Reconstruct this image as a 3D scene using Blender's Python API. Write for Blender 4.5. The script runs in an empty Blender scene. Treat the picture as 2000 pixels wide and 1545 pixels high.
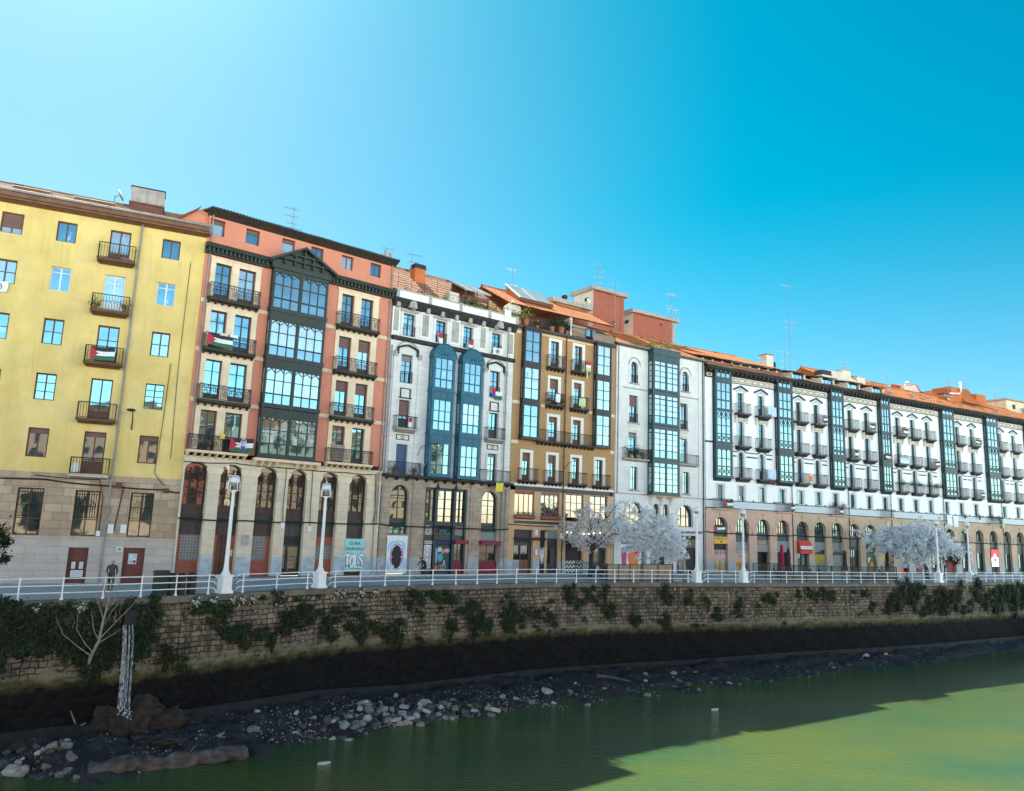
SUN_E = 4.7; SKY_E = 0.12; SKY_D = 0.6; SKY_O = 2.0; EXPO = 1.35
# sky colour balance: deep cyan above the houses, paler towards the sun side and the horizon, an added bright band low behind the viewer to light the fronts
SKY_F = (.0,.51,.49); SKY_S = (.31,.51,.48); SKY_H = (.41,.57,.62); SKY_K = (.34,.68,.78); SKY_Z = (.10,.28,.34); SKY_B = (4.6,4.1,3.55)
import bpy, bmesh, math, random
from math import sin, cos, pi, radians, sqrt, atan2, hypot
from mathutils import Vector, Matrix
import numpy as np
random.seed(7); rng = np.random.default_rng(7)
SC = bpy.context.scene
COL = SC.collection
D = bpy.data
# ------------------------------------------------------------------ camera
F = 1500.0; CH = 4.3
VPX, VPY = 320.0, 8800.0
up = np.array([VPX, VPY, -F]); up /= np.linalg.norm(up)
vw = np.array([0, 0, -1.0]); fwd = vw - up * vw.dot(up); fwd /= np.linalg.norm(fwd)
rgt = np.cross(fwd, up); RM = np.array([rgt, fwd, up])
cam = D.objects.new("camera", D.cameras.new("camera")); COL.objects.link(cam)
cam.data.sensor_width = 36.0; cam.data.lens = 36.0 * F / 2000.0
cam.data.clip_end = 5000; cam.data.clip_start = 0.3
cam.matrix_world = Matrix([[*RM[0], 0], [*RM[1], 0], [*RM[2], CH], [0, 0, 0, 1]])
SC.camera = cam
def ray(px, py): return RM @ np.array([(px - 1000) / F, -(py - 772.5) / F, -1.0])
def gp(px, py, z=0.0):                 # ground point seen at a photo position
    d = ray(px, py); t = (z - CH) / d[2]
    return (float(d[0] * t), float(d[1] * t), float(z))
# ------------------------------------------------------------------ mesh builder
SPLIT = {k: .06 for k in "window_surround pilaster plinth pier_base skylight roof_hatch terrace_wall vent panelled_base roof_room attic_wall ornament arch_tracery awning_box corbel_course cornice wall_plaque roof_box".split()}
SPLIT.update({"zigzag_band": .3, "window_hood": .2})
class MB:
    def __init__(s): s.v = []; s.f = []; s.mi = []; s.mats = []; s.uv = {}
    def m(s, mat):
        if mat not in s.mats: s.mats.append(mat)
        return s.mats.index(mat)
    def face(s, idx, mat, uv=None):
        if uv: s.uv[len(s.f)] = uv
        s.f.append(tuple(idx)); s.mi.append(s.m(mat))
    def poly(s, pts, mat, uv=None):
        b = len(s.v); s.v += [tuple(p) for p in pts]; s.face(range(b, b + len(pts)), mat, uv)
    def box(s, x0, x1, y0, y1, z0, z1, mat, skip=""):
        b = len(s.v)
        s.v += [(x0,y0,z0),(x1,y0,z0),(x1,y1,z0),(x0,y1,z0),(x0,y0,z1),(x1,y0,z1),(x1,y1,z1),(x0,y1,z1)]
        for k, q in (("b",(0,3,2,1)),("t",(4,5,6,7)),("f",(0,1,5,4)),("r",(1,2,6,5)),("k",(2,3,7,6)),("l",(3,0,4,7))):
            if k not in skip: s.face([b+i for i in q], mat)
    def prism(s, pts, y0, y1, mat, cap=True):          # polygon in x,z pushed along y
        n = len(pts); b = len(s.v)
        s.v += [(p[0], y0, p[1]) for p in pts] + [(p[0], y1, p[1]) for p in pts]
        if cap: s.face([b+i for i in range(n)], mat); s.face([b+n+i for i in reversed(range(n))], mat)
        for i in range(n): j = (i+1) % n; s.face((b+j, b+i, b+n+i, b+n+j), mat)
    def prismx(s, pts, x0, x1, mat):                   # polygon in y,z pushed along x
        n = len(pts); b = len(s.v)
        s.v += [(x0, p[0], p[1]) for p in pts] + [(x1, p[0], p[1]) for p in pts]
        s.face([b+i for i in range(n)], mat); s.face([b+n+i for i in reversed(range(n))], mat)
        for i in range(n): j = (i+1) % n; s.face((b+i, b+j, b+n+j, b+n+i), mat)
    def prismz(s, pts, z0, z1, mat):
        n = len(pts); b = len(s.v)
        s.v += [(p[0], p[1], z0) for p in pts] + [(p[0], p[1], z1) for p in pts]
        s.face([b+i for i in reversed(range(n))], mat); s.face([b+n+i for i in range(n)], mat)
        for i in range(n): j = (i+1) % n; s.face((b+i, b+j, b+n+j, b+n+i), mat)
    def tube(s, pts, r, mat, n=6, r1=None, closed=False):
        P = [Vector(p) for p in pts]; L = len(P); b = len(s.v)
        for i, p in enumerate(P):
            if closed: t = P[(i+1) % L] - P[i-1]
            else: t = P[min(i+1, L-1)] - P[max(i-1, 0)]
            t.normalize()
            a = Vector((0,0,1)) if abs(t.z) < .9 else Vector((1,0,0))
            u = t.cross(a).normalized(); w = t.cross(u)
            rr = r if r1 is None else r + (r1 - r) * i / max(L-1, 1)
            for k in range(n):
                c = p + (u * cos(2*pi*k/n) + w * sin(2*pi*k/n)) * rr; s.v.append(tuple(c))
        for i in range(L if closed else L-1):
            j = (i+1) % L
            for k in range(n):
                q = (k+1) % n; s.face((b+i*n+k, b+i*n+q, b+j*n+q, b+j*n+k), mat)
        if not closed:
            s.face([b+k for k in reversed(range(n))], mat); s.face([b+(L-1)*n+k for k in range(n)], mat)
    def lathe(s, prof, mat, n=12, c=(0,0,0)):          # (r,z) profile round the z axis
        b = len(s.v); L = len(prof)
        for r, z in prof:
            for k in range(n): s.v.append((c[0]+r*cos(2*pi*k/n), c[1]+r*sin(2*pi*k/n), c[2]+z))
        for i in range(L-1):
            for k in range(n):
                q = (k+1) % n; s.face((b+i*n+k, b+i*n+q, b+(i+1)*n+q, b+(i+1)*n+k), mat)
        s.face([b+k for k in reversed(range(n))], mat); s.face([b+(L-1)*n+k for k in range(n)], mat)
    def ball(s, c, r, mat, n=10, m=6, sc=(1,1,1)):
        b = len(s.v)
        for i in range(m+1):
            th = pi*i/m
            for k in range(n):
                s.v.append((c[0]+r*sc[0]*sin(th)*cos(2*pi*k/n), c[1]+r*sc[1]*sin(th)*sin(2*pi*k/n), c[2]+r*sc[2]*cos(th)))
        for i in range(m):
            for k in range(n):
                q = (k+1) % n; s.face((b+i*n+k, b+(i+1)*n+k, b+(i+1)*n+q, b+i*n+q), mat)
    def mesh(s, name, smooth=False):
        me = D.meshes.new(name); me.from_pydata(s.v, [], s.f)
        for mt in s.mats: me.materials.append(mt)
        me.polygons.foreach_set("material_index", s.mi)
        if smooth: me.polygons.foreach_set("use_smooth", [True]*len(s.f))
        if s.uv:
            ul = me.uv_layers.new(name="UVMap")
            for fi, uvs in s.uv.items():
                p = me.polygons[fi]
                for k, li in enumerate(p.loop_indices): ul.data[li].uv = uvs[k]
        me.update(); return me
    def pieces(s, tol):
        n = len(s.v); p = list(range(n))
        def fd(a):
            while p[a] != a: p[a] = p[p[a]]; a = p[a]
            return a
        for f in s.f:
            for k in f[1:]: p[fd(f[0])] = fd(k)
        V = np.array(s.v); roots = [fd(i) for i in range(n)]; ids = sorted(set(roots)); ix = {r: i for i, r in enumerate(ids)}; g = np.array([ix[r] for r in roots])
        lo = np.array([V[g == i].min(0) for i in range(len(ids))]); hi = np.array([V[g == i].max(0) for i in range(len(ids))]); q = list(range(len(ids)))
        def fq(a):
            while q[a] != a: q[a] = q[q[a]]; a = q[a]
            return a
        for i in range(len(ids)):
            t = np.all((lo[i]-tol <= hi) & (hi[i]+tol >= lo), axis=1)
            for j in np.nonzero(t)[0]: q[fq(i)] = fq(int(j))
        out = {}
        for fi, f in enumerate(s.f): out.setdefault(fq(int(g[f[0]])), []).append(fi)
        return list(out.values())
    def build(s, name, parent=None, smooth=False, loc=(0,0,0), rz=0):
        if name in SPLIT and parent:
            ps = s.pieces(SPLIT[name])
            if 1 < len(ps) < 90:
                o = None
                for fs in ps:
                    q = MB(); mp = {}
                    for fi in fs:
                        idx = []
                        for k in s.f[fi]:
                            if k not in mp: mp[k] = len(q.v); q.v.append(s.v[k])
                            idx.append(mp[k])
                        q.face(idx, s.mats[s.mi[fi]], s.uv.get(fi))
                    o = link(name, q.mesh(name, smooth), parent, loc, rz)
                return o
        return link(name, s.mesh(name, smooth), parent, loc, rz)
def link(name, data, parent=None, loc=(0,0,0), rz=0):
    o = D.objects.new(name, data); COL.objects.link(o)
    if parent: o.parent = parent
    o.location = loc; o.rotation_euler = (0, 0, rz); return o
def tag(o, label=None, cat=None, group=None, kind=None):
    if label: o["label"] = label
    if cat: o["category"] = cat
    if group: o["group"] = group
    if kind: o["kind"] = kind
    return o
def thing(name, label, cat, loc=(0,0,0), rz=0, group=None):
    o = link(name, None, None, loc, rz); o.empty_display_size = .2
    return tag(o, label, cat, group)
def copy_tree(o, parent=None):
    c = o.copy(); COL.objects.link(c); c.parent = parent
    for ch in list(o.children): copy_tree(ch, c)
    return c
# ------------------------------------------------------------------ materials
def nt(name):
    m = D.materials.new(name); m.use_nodes = True; t = m.node_tree; t.nodes.clear()
    o = t.nodes.new("ShaderNodeOutputMaterial"); b = t.nodes.new("ShaderNodeBsdfPrincipled")
    t.links.new(b.outputs[0], o.inputs[0]); return m, t, b, o
def nd(t, typ, **kw):
    n = t.nodes.new(typ)
    for k, v in kw.items():
        if k in n.inputs: n.inputs[k].default_value = v
        else: setattr(n, k, v)
    return n
def c4(c): return (c[0], c[1], c[2], 1.0)
def coords(t, scale=(1,1,1), kind="Object"):
    tc = nd(t, "ShaderNodeTexCoord"); mp = nd(t, "ShaderNodeMapping"); mp.inputs["Scale"].default_value = scale
    t.links.new(tc.outputs[kind], mp.inputs["Vector"]); return mp.outputs[0]
def noise(t, vec, scale, detail=4, rough=.55):
    n = nd(t, "ShaderNodeTexNoise", Scale=scale, Detail=detail, Roughness=rough); t.links.new(vec, n.inputs["Vector"]); return n.outputs["Fac"]
def ramp(t, fac, a, b, ca=(0,0,0), cb=(1,1,1)):
    r = nd(t, "ShaderNodeValToRGB"); e = r.color_ramp.elements
    e[0].position = a; e[1].position = b; e[0].color = c4(ca); e[1].color = c4(cb)
    t.links.new(fac, r.inputs[0]); return r.outputs[0]
def mixc(t, fac, a, b, mode="MIX"):
    n = nd(t, "ShaderNodeMix", data_type="RGBA", blend_type=mode)
    for s, v in ((n.inputs[0], fac), (n.inputs[6], a), (n.inputs[7], b)):
        if hasattr(v, "is_output") or hasattr(v, "links"): t.links.new(v, s)
        elif isinstance(v, (int, float)): s.default_value = v
        else: s.default_value = c4(v)
    return n.outputs[2]
def bump(t, b, h, strength=.3, dist=.02):
    n = nd(t, "ShaderNodeBump", Strength=strength, Distance=dist); t.links.new(h, n.inputs["Height"]); t.links.new(n.outputs[0], b.inputs["Normal"])
def mat(name, col, rough=.75, var=.14, scale=1.5, streak=0.0, dirt=None, bmp=.15, metal=0, spec=.35):
    m, t, b, o = nt(name); v = coords(t)
    f = noise(t, v, scale, 5)
    c = mixc(t, ramp(t, f, .3, .72), [x*(1-var) for x in col], [min(1, x*(1+var)) for x in col])
    if streak:
        f2 = noise(t, coords(t, (2.2, 2.2, .16)), 1.6, 4)
        dk = dirt or [x*.45 for x in col]
        c = mixc(t, ramp(t, f2, .55, .8, (0,0,0), (streak,)*3), c, dk)
    t.links.new(c, b.inputs["Base Color"])
    b.inputs["Roughness"].default_value = rough; b.inputs["Metallic"].default_value = metal
    b.inputs["Specular IOR Level"].default_value = spec
    if bmp: bump(t, b, noise(t, v, 22, 3), bmp, .01)
    return m
def stone(name, c1, c2, mortar, bw, bh, ms=.012, var=.25, bmp=.5, streak=.0, uv=False, off=.5):
    m, t, b, o = nt(name)
    if uv: v = coords(t, kind="UV")
    else:
        tc = nd(t, "ShaderNodeTexCoord"); sp = nd(t, "ShaderNodeSeparateXYZ"); cb = nd(t, "ShaderNodeCombineXYZ"); ad = nd(t, "ShaderNodeMath", operation="ADD")
        t.links.new(tc.outputs["Object"], sp.inputs[0]); t.links.new(sp.outputs[0], ad.inputs[0]); t.links.new(sp.outputs[1], ad.inputs[1])
        t.links.new(ad.outputs[0], cb.inputs[0]); t.links.new(sp.outputs[2], cb.inputs[1]); v = cb.outputs[0]
    br = nd(t, "ShaderNodeTexBrick", Scale=1.0); br.inputs["Brick Width"].default_value = bw; br.inputs["Row Height"].default_value = bh
    br.inputs["Mortar Size"].default_value = ms; br.inputs["Mortar Smooth"].default_value = .25; br.offset = off
    br.inputs["Color1"].default_value = c4(c1); br.inputs["Color2"].default_value = c4(c2); br.inputs["Mortar"].default_value = c4(mortar)
    t.links.new(v, br.inputs["Vector"])
    f = noise(t, v, 1.1, 6)
    c = mixc(t, 1.0, br.outputs["Color"], ramp(t, f, .25, .75, (1-var,)*3, (1+var*.4,)*3), "MULTIPLY")
    if streak:
        f2 = noise(t, v, .55, 6, .65)
        c = mixc(t, ramp(t, f2, .5, .68, (0,0,0), (streak,)*3), c, [x*.3 for x in c1])
    t.links.new(c, b.inputs["Base Color"]); b.inputs["Roughness"].default_value = .85; b.inputs["Specular IOR Level"].default_value = .25
    ad = nd(t, "ShaderNodeMath", operation="MULTIPLY_ADD"); ad.inputs[1].default_value = -.8
    t.links.new(br.outputs["Fac"], ad.inputs[0]); t.links.new(noise(t, v, 14, 4), ad.inputs[2])
    bump(t, b, ad.outputs[0], bmp, .02)
    return m
def glass(name, dark, curtain, pc, mirror=.5, tint=(.36,.80,.92)):  # opaque pane: dark room and cyan of mirrored sky put into its colours
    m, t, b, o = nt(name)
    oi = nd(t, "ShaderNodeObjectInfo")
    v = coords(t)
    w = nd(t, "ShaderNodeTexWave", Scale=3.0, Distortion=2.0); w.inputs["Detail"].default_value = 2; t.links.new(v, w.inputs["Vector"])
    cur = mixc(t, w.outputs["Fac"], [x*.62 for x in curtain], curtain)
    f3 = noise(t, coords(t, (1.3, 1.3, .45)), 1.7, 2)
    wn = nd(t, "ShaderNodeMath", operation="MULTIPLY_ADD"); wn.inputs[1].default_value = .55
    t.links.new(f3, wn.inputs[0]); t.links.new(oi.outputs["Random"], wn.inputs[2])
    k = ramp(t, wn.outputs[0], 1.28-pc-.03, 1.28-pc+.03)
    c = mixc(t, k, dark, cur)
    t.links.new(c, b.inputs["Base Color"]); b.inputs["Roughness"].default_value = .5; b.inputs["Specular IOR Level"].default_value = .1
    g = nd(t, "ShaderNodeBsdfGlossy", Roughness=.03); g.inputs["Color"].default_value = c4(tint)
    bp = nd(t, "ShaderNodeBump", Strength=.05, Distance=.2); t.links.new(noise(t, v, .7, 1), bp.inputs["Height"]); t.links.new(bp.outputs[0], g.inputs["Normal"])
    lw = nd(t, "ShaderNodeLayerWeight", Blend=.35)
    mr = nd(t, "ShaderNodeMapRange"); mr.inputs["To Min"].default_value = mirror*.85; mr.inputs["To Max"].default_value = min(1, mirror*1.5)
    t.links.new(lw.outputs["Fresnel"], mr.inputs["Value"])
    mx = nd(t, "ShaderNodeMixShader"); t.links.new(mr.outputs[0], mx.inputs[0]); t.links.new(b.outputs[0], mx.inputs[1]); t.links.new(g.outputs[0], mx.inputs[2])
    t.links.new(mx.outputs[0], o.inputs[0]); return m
def tilemat(name, c1, c2, dark, moss=.25):
    m = stone(name, c1, c2, dark, .24, .36, .02, .35, .6, moss, uv=True); return m
def plain(name, col, rough=.7, metal=0, emit=0):
    m, t, b, o = nt(name); b.inputs["Base Color"].default_value = c4(col); b.inputs["Roughness"].default_value = rough; b.inputs["Metallic"].default_value = metal
    f = noise(t, coords(t), 6, 3); t.links.new(mixc(t, ramp(t, f, .3, .7), [x*.88 for x in col], [min(1, x*1.08) for x in col]), b.inputs["Base Color"])
    if emit: b.inputs["Emission Color"].default_value = c4(col); b.inputs["Emission Strength"].default_value = emit
    return m
M = {}
M["yellow"] = mat("yellow_stucco", (.71,.53,.19), .85, .13, .55, .38, (.36,.30,.12))
def patchy(m, col, lo=.5, hi=.7, sc=.35, amt=.6):
    t = m.node_tree; b = next(n for n in t.nodes if n.type == "BSDF_PRINCIPLED"); l = b.inputs["Base Color"].links[0].from_socket
    f = ramp(t, noise(t, coords(t, (1,1,.7)), sc, 7, .68), lo, hi, (0,0,0), (amt,)*3); t.links.new(mixc(t, f, l, col), b.inputs["Base Color"])
patchy(M["yellow"], (.80,.67,.34)); patchy(M["yellow"], (.42,.33,.13), .6, .72, .8, .4)
M["ystone"] = stone("sandstone_blocks", (.56,.44,.31), (.42,.30,.20), (.19,.14,.10), .95, .52, .012, .3, .5, .5)
M["ystone2"] = stone("pale_base_blocks", (.58,.52,.46), (.51,.45,.39), (.28,.24,.21), 1.25, .5, .01, .2, .3, .25)
M["brownwood"] = mat("brown_wood", (.125,.055,.035), .6, .25, 3)
M["darkwood"] = mat("dark_brown_wood", (.062,.036,.027), .6, .3, 3)
M["eavewood"] = mat("eave_wood", (.17,.085,.055), .7, .25, 2, .3)
M["gutter"] = mat("gutter_metal", (.27,.26,.24), .5, .2, 2, .3)
M["pvc"] = mat("white_frame", (.72,.74,.74), .5, .05)
M["red"] = mat("terracotta_stucco", (.60,.235,.155), .85, .09, .5, .16, (.36,.13,.09))
M["cream"] = mat("cream_trim", (.74,.60,.42), .8, .12, 1.2, .3, (.30,.24,.16))
M["creamstone"] = stone("cream_ashlar", (.74,.65,.49), (.67,.58,.44), (.42,.33,.24), .85, .55, .008, .15, .25, .3)
M["blueplinth"] = mat("painted_blue_grey_plinth", (.42,.49,.53), .8, .25, 2.5, .4, (.2,.22,.23))
M["darkgreen"] = mat("dark_green_timber", (.026,.036,.031), .5, .25, 3)
M["iron"] = plain("black_iron", (.018,.018,.019), .55)
M["darkslab"] = mat("dark_balcony_slab", (.05,.047,.042), .8, .35, 3, .5)
M["doorframe"] = plain("dark_frame", (.03,.036,.036), .5)
M["brick"] = stone("red_brick", (.40,.10,.055), (.33,.08,.045), (.30,.20,.16), .25, .075, .008, .15, .2)
M["glassblock"] = stone("glass_block", (.17,.165,.16), (.21,.20,.19), (.35,.33,.31), .2, .2, .018, .1, .3, 0, off=0)
M["white"] = stone("white_ashlar", (.76,.76,.735), (.69,.69,.67), (.45,.45,.44), 1.1, .42, .008, .14, .2, .22)
M["whitesm"] = mat("white_stucco", (.78,.78,.76), .8, .07, 1, .22, (.36,.36,.35))
M["greystone"] = mat("grey_stone", (.36,.35,.33), .85, .2, 2, .5, (.12,.12,.11))
M["blackstone"] = mat("blackened_cornice", (.035,.036,.036), .9, .45, 2)
M["teal"] = mat("teal_painted_timber", (.006,.105,.165), .45, .18, 2, .15)
M["tealdk"] = mat("dark_teal_timber", (.014,.036,.042), .45, .22, 2)
M["tanstone"] = stone("weathered_tan_stone", (.48,.395,.31), (.40,.32,.245), (.2,.155,.12), .8, .42, .01, .3, .4, .5)
M["brown"] = mat("ochre_stucco", (.41,.245,.115), .85, .08, .6, .12)
M["tan"] = mat("tan_pier", (.56,.38,.22), .85, .1, 1.5, .2)
M["whitetrim"] = mat("white_trim", (.74,.72,.66), .7, .05, 2, .1)
M["blackbay"] = mat("black_timber", (.018,.017,.018), .45, .2, 2)
M["plum"] = mat("plum_signband", (.055,.042,.048), .5, .15, 2)
M["redwood"] = mat("reddish_wood", (.24,.085,.05), .55, .2, 4)
M["white2"] = stone("pale_render_blocks", (.74,.75,.73), (.69,.70,.68), (.5,.51,.5), 1.3, .6, .006, .12, .15, .2)
M["bay2"] = mat("blue_green_timber", (.022,.058,.065), .45, .18, 2)
M["whiteA"] = mat("white_render", (.86,.875,.87), .8, .05, .8, .14, (.5,.52,.52))
M["skyband"] = mat("pale_blue_band", (.55,.63,.65), .8, .06, 1)
M["navy"] = mat("navy_paint", (.022,.034,.055), .55, .2, 2)
M["pink"] = stone("pink_sandstone", (.60,.42,.33), (.55,.38,.30), (.38,.26,.2), 1.6, .55, .006, .14, .2, .25)
M["tanA"] = stone("tan_sandstone", (.56,.42,.30), (.51,.38,.265), (.34,.24,.17), 1.6, .55, .006, .16, .2, .28)
M["greybase"] = mat("grey_pier_base", (.38,.40,.41), .8, .2, 2, .3)
M["tileo"] = tilemat("orange_roof_tiles", (.66,.27,.095), (.55,.20,.07), (.22,.065,.03), .3)
M["tileb"] = tilemat("brown_roof_tiles", (.38,.24,.15), (.28,.17,.11), (.09,.05,.035), .5)
M["tilep"] = tilemat("pink_roof_tiles", (.58,.30,.18), (.46,.22,.13), (.16,.07,.045), .45)
M["orange"] = mat("orange_render", (.50,.15,.045), .85, .1, 1, .2)
M["concrete"] = mat("concrete", (.36,.34,.31), .9, .2, 2, .4)
M["lightwall"] = mat("pale_render", (.62,.58,.50), .85, .1, 1, .2)
M["blind"] = mat("brown_roller_blind", (.155,.085,.07), .6, .1, 2)
M["blindg"] = mat("grey_roller_blind", (.20,.20,.19), .6, .1, 2)
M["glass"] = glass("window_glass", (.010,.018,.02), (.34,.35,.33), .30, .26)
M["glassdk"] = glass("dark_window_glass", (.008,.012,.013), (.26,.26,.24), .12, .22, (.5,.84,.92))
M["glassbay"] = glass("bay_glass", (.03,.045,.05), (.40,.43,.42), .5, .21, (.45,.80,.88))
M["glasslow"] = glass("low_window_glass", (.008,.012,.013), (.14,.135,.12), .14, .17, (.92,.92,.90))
M["bluedoor"] = plain("blue_shutter", (.012,.075,.16), .5)
M["burgundy"] = mat("burgundy_panel", (.22,.018,.03), .6, .15, 3)
M["metalpole"] = mat("grey_antenna_metal", (.22,.25,.26), .45, .2, 3, metal=.3)
M["whitepaint"] = mat("white_paint", (.90,.92,.92), .45, .05, 3, .1)
M["wht"] = plain("white_cloth", (.78,.80,.80)); M["blk"] = plain("black_cloth", (.02,.022,.024)); M["grn"] = plain("green_cloth", (.03,.13,.055)); M["rd"] = plain("red_cloth", (.5,.018,.045))
M["leaf"] = mat("leaf_green", (.045,.085,.03), .6, .55, 3, bmp=0)
M["leafd"] = mat("dark_ivy", (.022,.04,.018), .6, .5, 3, bmp=0)
M["leafo"] = mat("olive_brown_leaf", (.075,.07,.03), .7, .5, 3, bmp=0)
M["leafy"] = mat("yellow_green_leaf", (.30,.27,.035), .6, .5, 3, bmp=0)
M["milky"] = plain("milky_lamp_glass", (.34,.35,.35), .25)
M["bark"] = mat("dark_bark", (.045,.036,.03), .9, .4, 4)
M["palebark"] = mat("pale_bark", (.30,.26,.22), .9, .3, 4)
M["petal"] = mat("white_blossom", (.88,.92,.98), .8, .1, 2, bmp=0)
def translucent(m, f):
    t = m.node_tree; o = next(n for n in t.nodes if n.type == "OUTPUT_MATERIAL"); b = next(n for n in t.nodes if n.type == "BSDF_PRINCIPLED"); q = t.nodes.new("ShaderNodeBsdfTranslucent"); x = t.nodes.new("ShaderNodeMixShader"); x.inputs[0].default_value = f
    t.links.new(b.inputs["Base Color"].links[0].from_socket, q.inputs[0]); t.links.new(b.outputs[0], x.inputs[1]); t.links.new(q.outputs[0], x.inputs[2]); t.links.new(x.outputs[0], o.inputs[0])
translucent(M["petal"], .45); [translucent(M[k], .3) for k in ("leaf","leafd","leafo")]
M["pinkpetal"] = mat("pink_blossom", (.62,.30,.45), .8, .2, 2, bmp=0)
M["terracotta"] = plain("terracotta_pot", (.30,.10,.05))
M["canvas"] = mat("beige_canvas", (.33,.25,.20), .8, .15)
M["clothb"] = plain("pale_blue_cloth", (.50,.66,.80)); M["clothr"] = plain("maroon_cloth", (.10,.02,.04)); M["clothy"] = plain("yellow_cloth", (.70,.60,.06)); M["clothg"] = plain("pale_green_cloth", (.5,.62,.34))
M["cyanpaint"] = plain("cyan_paint", (.33,.66,.68)); M["gold"] = plain("yellow_paint", (.70,.42,.05)); M["orangep"] = plain("orange_paint", (.75,.20,.05)); M["pinkp"] = plain("magenta_paint", (.45,.06,.22)); M["lilac"] = plain("lilac_paint", (.5,.35,.6)); M["tealp"] = plain("turquoise_paint", (.03,.42,.46)); M["bluep"] = plain("blue_paint", (.06,.08,.35)); M["olivep"] = plain("olive_yellow_paint", (.38,.36,.05)); M["greenp"] = plain("green_paint", (.08,.13,.05)); M["redp"] = plain("red_sign", (.55,.05,.03)); M["greyp"] = plain("grey_shutter", (.22,.25,.25)); M["blackp"] = plain("black_paint", (.015,.017,.018)); M["skyp"] = plain("sky_blue_paint", (.25,.62,.80))
# ------------------------------------------------------------------ building kit (local x along the front, -y towards the river)
def arc(x0, x1, zs, r, n=10):
    return [((x0+x1)/2 - (x1-x0)/2*cos(pi*i/n), zs + r*sin(pi*i/n)) for i in range(n+1)]
def wall(mb, x0, x1, z0, z1, holes, mt, rev=.26, y=0.0, rmt=None):
    rmt = rmt or mt
    xs = sorted({x0, x1, *[v for h in holes for v in h[:2] if x0 < v < x1]})
    zs = sorted({z0, z1, *[v for h in holes for v in h[2:4] if z0 < v < z1]})
    for i in range(len(xs)-1):
        for j in range(len(zs)-1):
            cx, cz = (xs[i]+xs[i+1])/2, (zs[j]+zs[j+1])/2
            if any(h[0] < cx < h[1] and h[2] < cz < h[3] for h in holes): continue
            mb.poly([(xs[i],y,zs[j]),(xs[i+1],y,zs[j]),(xs[i+1],y,zs[j+1]),(xs[i],y,zs[j+1])], mt)
    for h in holes:
        a, b, c, d = h[:4]; r = h[4] if len(h) > 4 else 0
        top = arc(a, b, d-r, r) if r else [(a, d), (b, d)]
        if r:
            n = len(top); hf = n//2
            for i in range(hf): mb.poly([(a,y,d),(top[i][0],y,top[i][1]),(top[i+1][0],y,top[i+1][1])], mt)
            for i in range(hf, n-1): mb.poly([(b,y,d),(top[i][0],y,top[i][1]),(top[i+1][0],y,top[i+1][1])], mt)
        ring = [(a, c)] + top + [(b, c)]
        for i in range(len(ring)):
            p, q = ring[i], ring[(i+1) % len(ring)]
            mb.poly([(p[0],y,p[1]),(q[0],y,q[1]),(q[0],y+rev,q[1]),(p[0],y+rev,p[1])], rmt)
WC = {}
def window(P, x0, x1, z0, z1, fm="brownwood", y=.2, v=1, h=(), fw=.085, bw=.055, arch=0, blind=0, bm="blind", gm="glass", name="window", panel=0):
    w, ht = round(x1-x0, 2), round(z1-z0, 2)
    key = (w, ht, fm, v, tuple(h), fw, bw, arch, blind, bm, gm, panel)
    if key not in WC:
        mb = MB(); f = M[fm]
        mb.box(0, fw, 0, .07, 0, ht-arch, f); mb.box(w-fw, w, 0, .07, 0, ht-arch, f); mb.box(fw, w-fw, 0, .07, 0, fw, f)
        if arch:
            o = arc(0, w, ht-arch, arch); i_ = arc(fw, w-fw, ht-arch, arch-fw)
            for k in range(len(o)-1): mb.prism([o[k], o[k+1], i_[k+1], i_[k]], 0, .07, f)
            mb.box(fw, w-fw, .004, .066, ht-arch-.04, ht-arch+.04, f)
        else: mb.box(fw, w-fw, 0, .07, ht-fw, ht, f)
        top = ht-fw*.6 if arch else ht-fw
        for k in range(v):
            cx = w*(k+1)/(v+1); mb.box(cx-bw*.8, cx+bw*.8, .01, .06, fw, top, f)
        for hh in h: mb.box(fw, w-fw, .014, .056, ht*hh-bw/2, ht*hh+bw/2, f)
        if panel: mb.box(fw, w-fw, .006, .064, fw, ht*panel, f)
        if blind: mb.box(fw, w-fw, -.012, .066, ht-fw-blind*(ht-2*fw), ht-fw, M[bm])
        g = MB()
        if arch: g.poly([(fw*.5, 0, fw*.5), (w-fw*.5, 0, fw*.5)] + [(p[0], 0, p[1]) for p in reversed(arc(fw*.5, w-fw*.5, ht-arch, arch-fw*.5))], M[gm])
        else: g.poly([(fw*.5,0,fw*.5),(w-fw*.5,0,fw*.5),(w-fw*.5,0,ht-fw*.5),(fw*.5,0,ht-fw*.5)], M[gm])
        WC[key] = (mb.mesh("window"), g.mesh("pane"))
    o = link(name, WC[key][0], P, (x0, y, z0)); o2 = link("pane", WC[key][1], o, (0, .035, 0))
    o2.rotation_euler = (radians(random.uniform(-.5, .5)), 0, radians(random.uniform(-.6, .6)))
    return o
RC = {}
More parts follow.
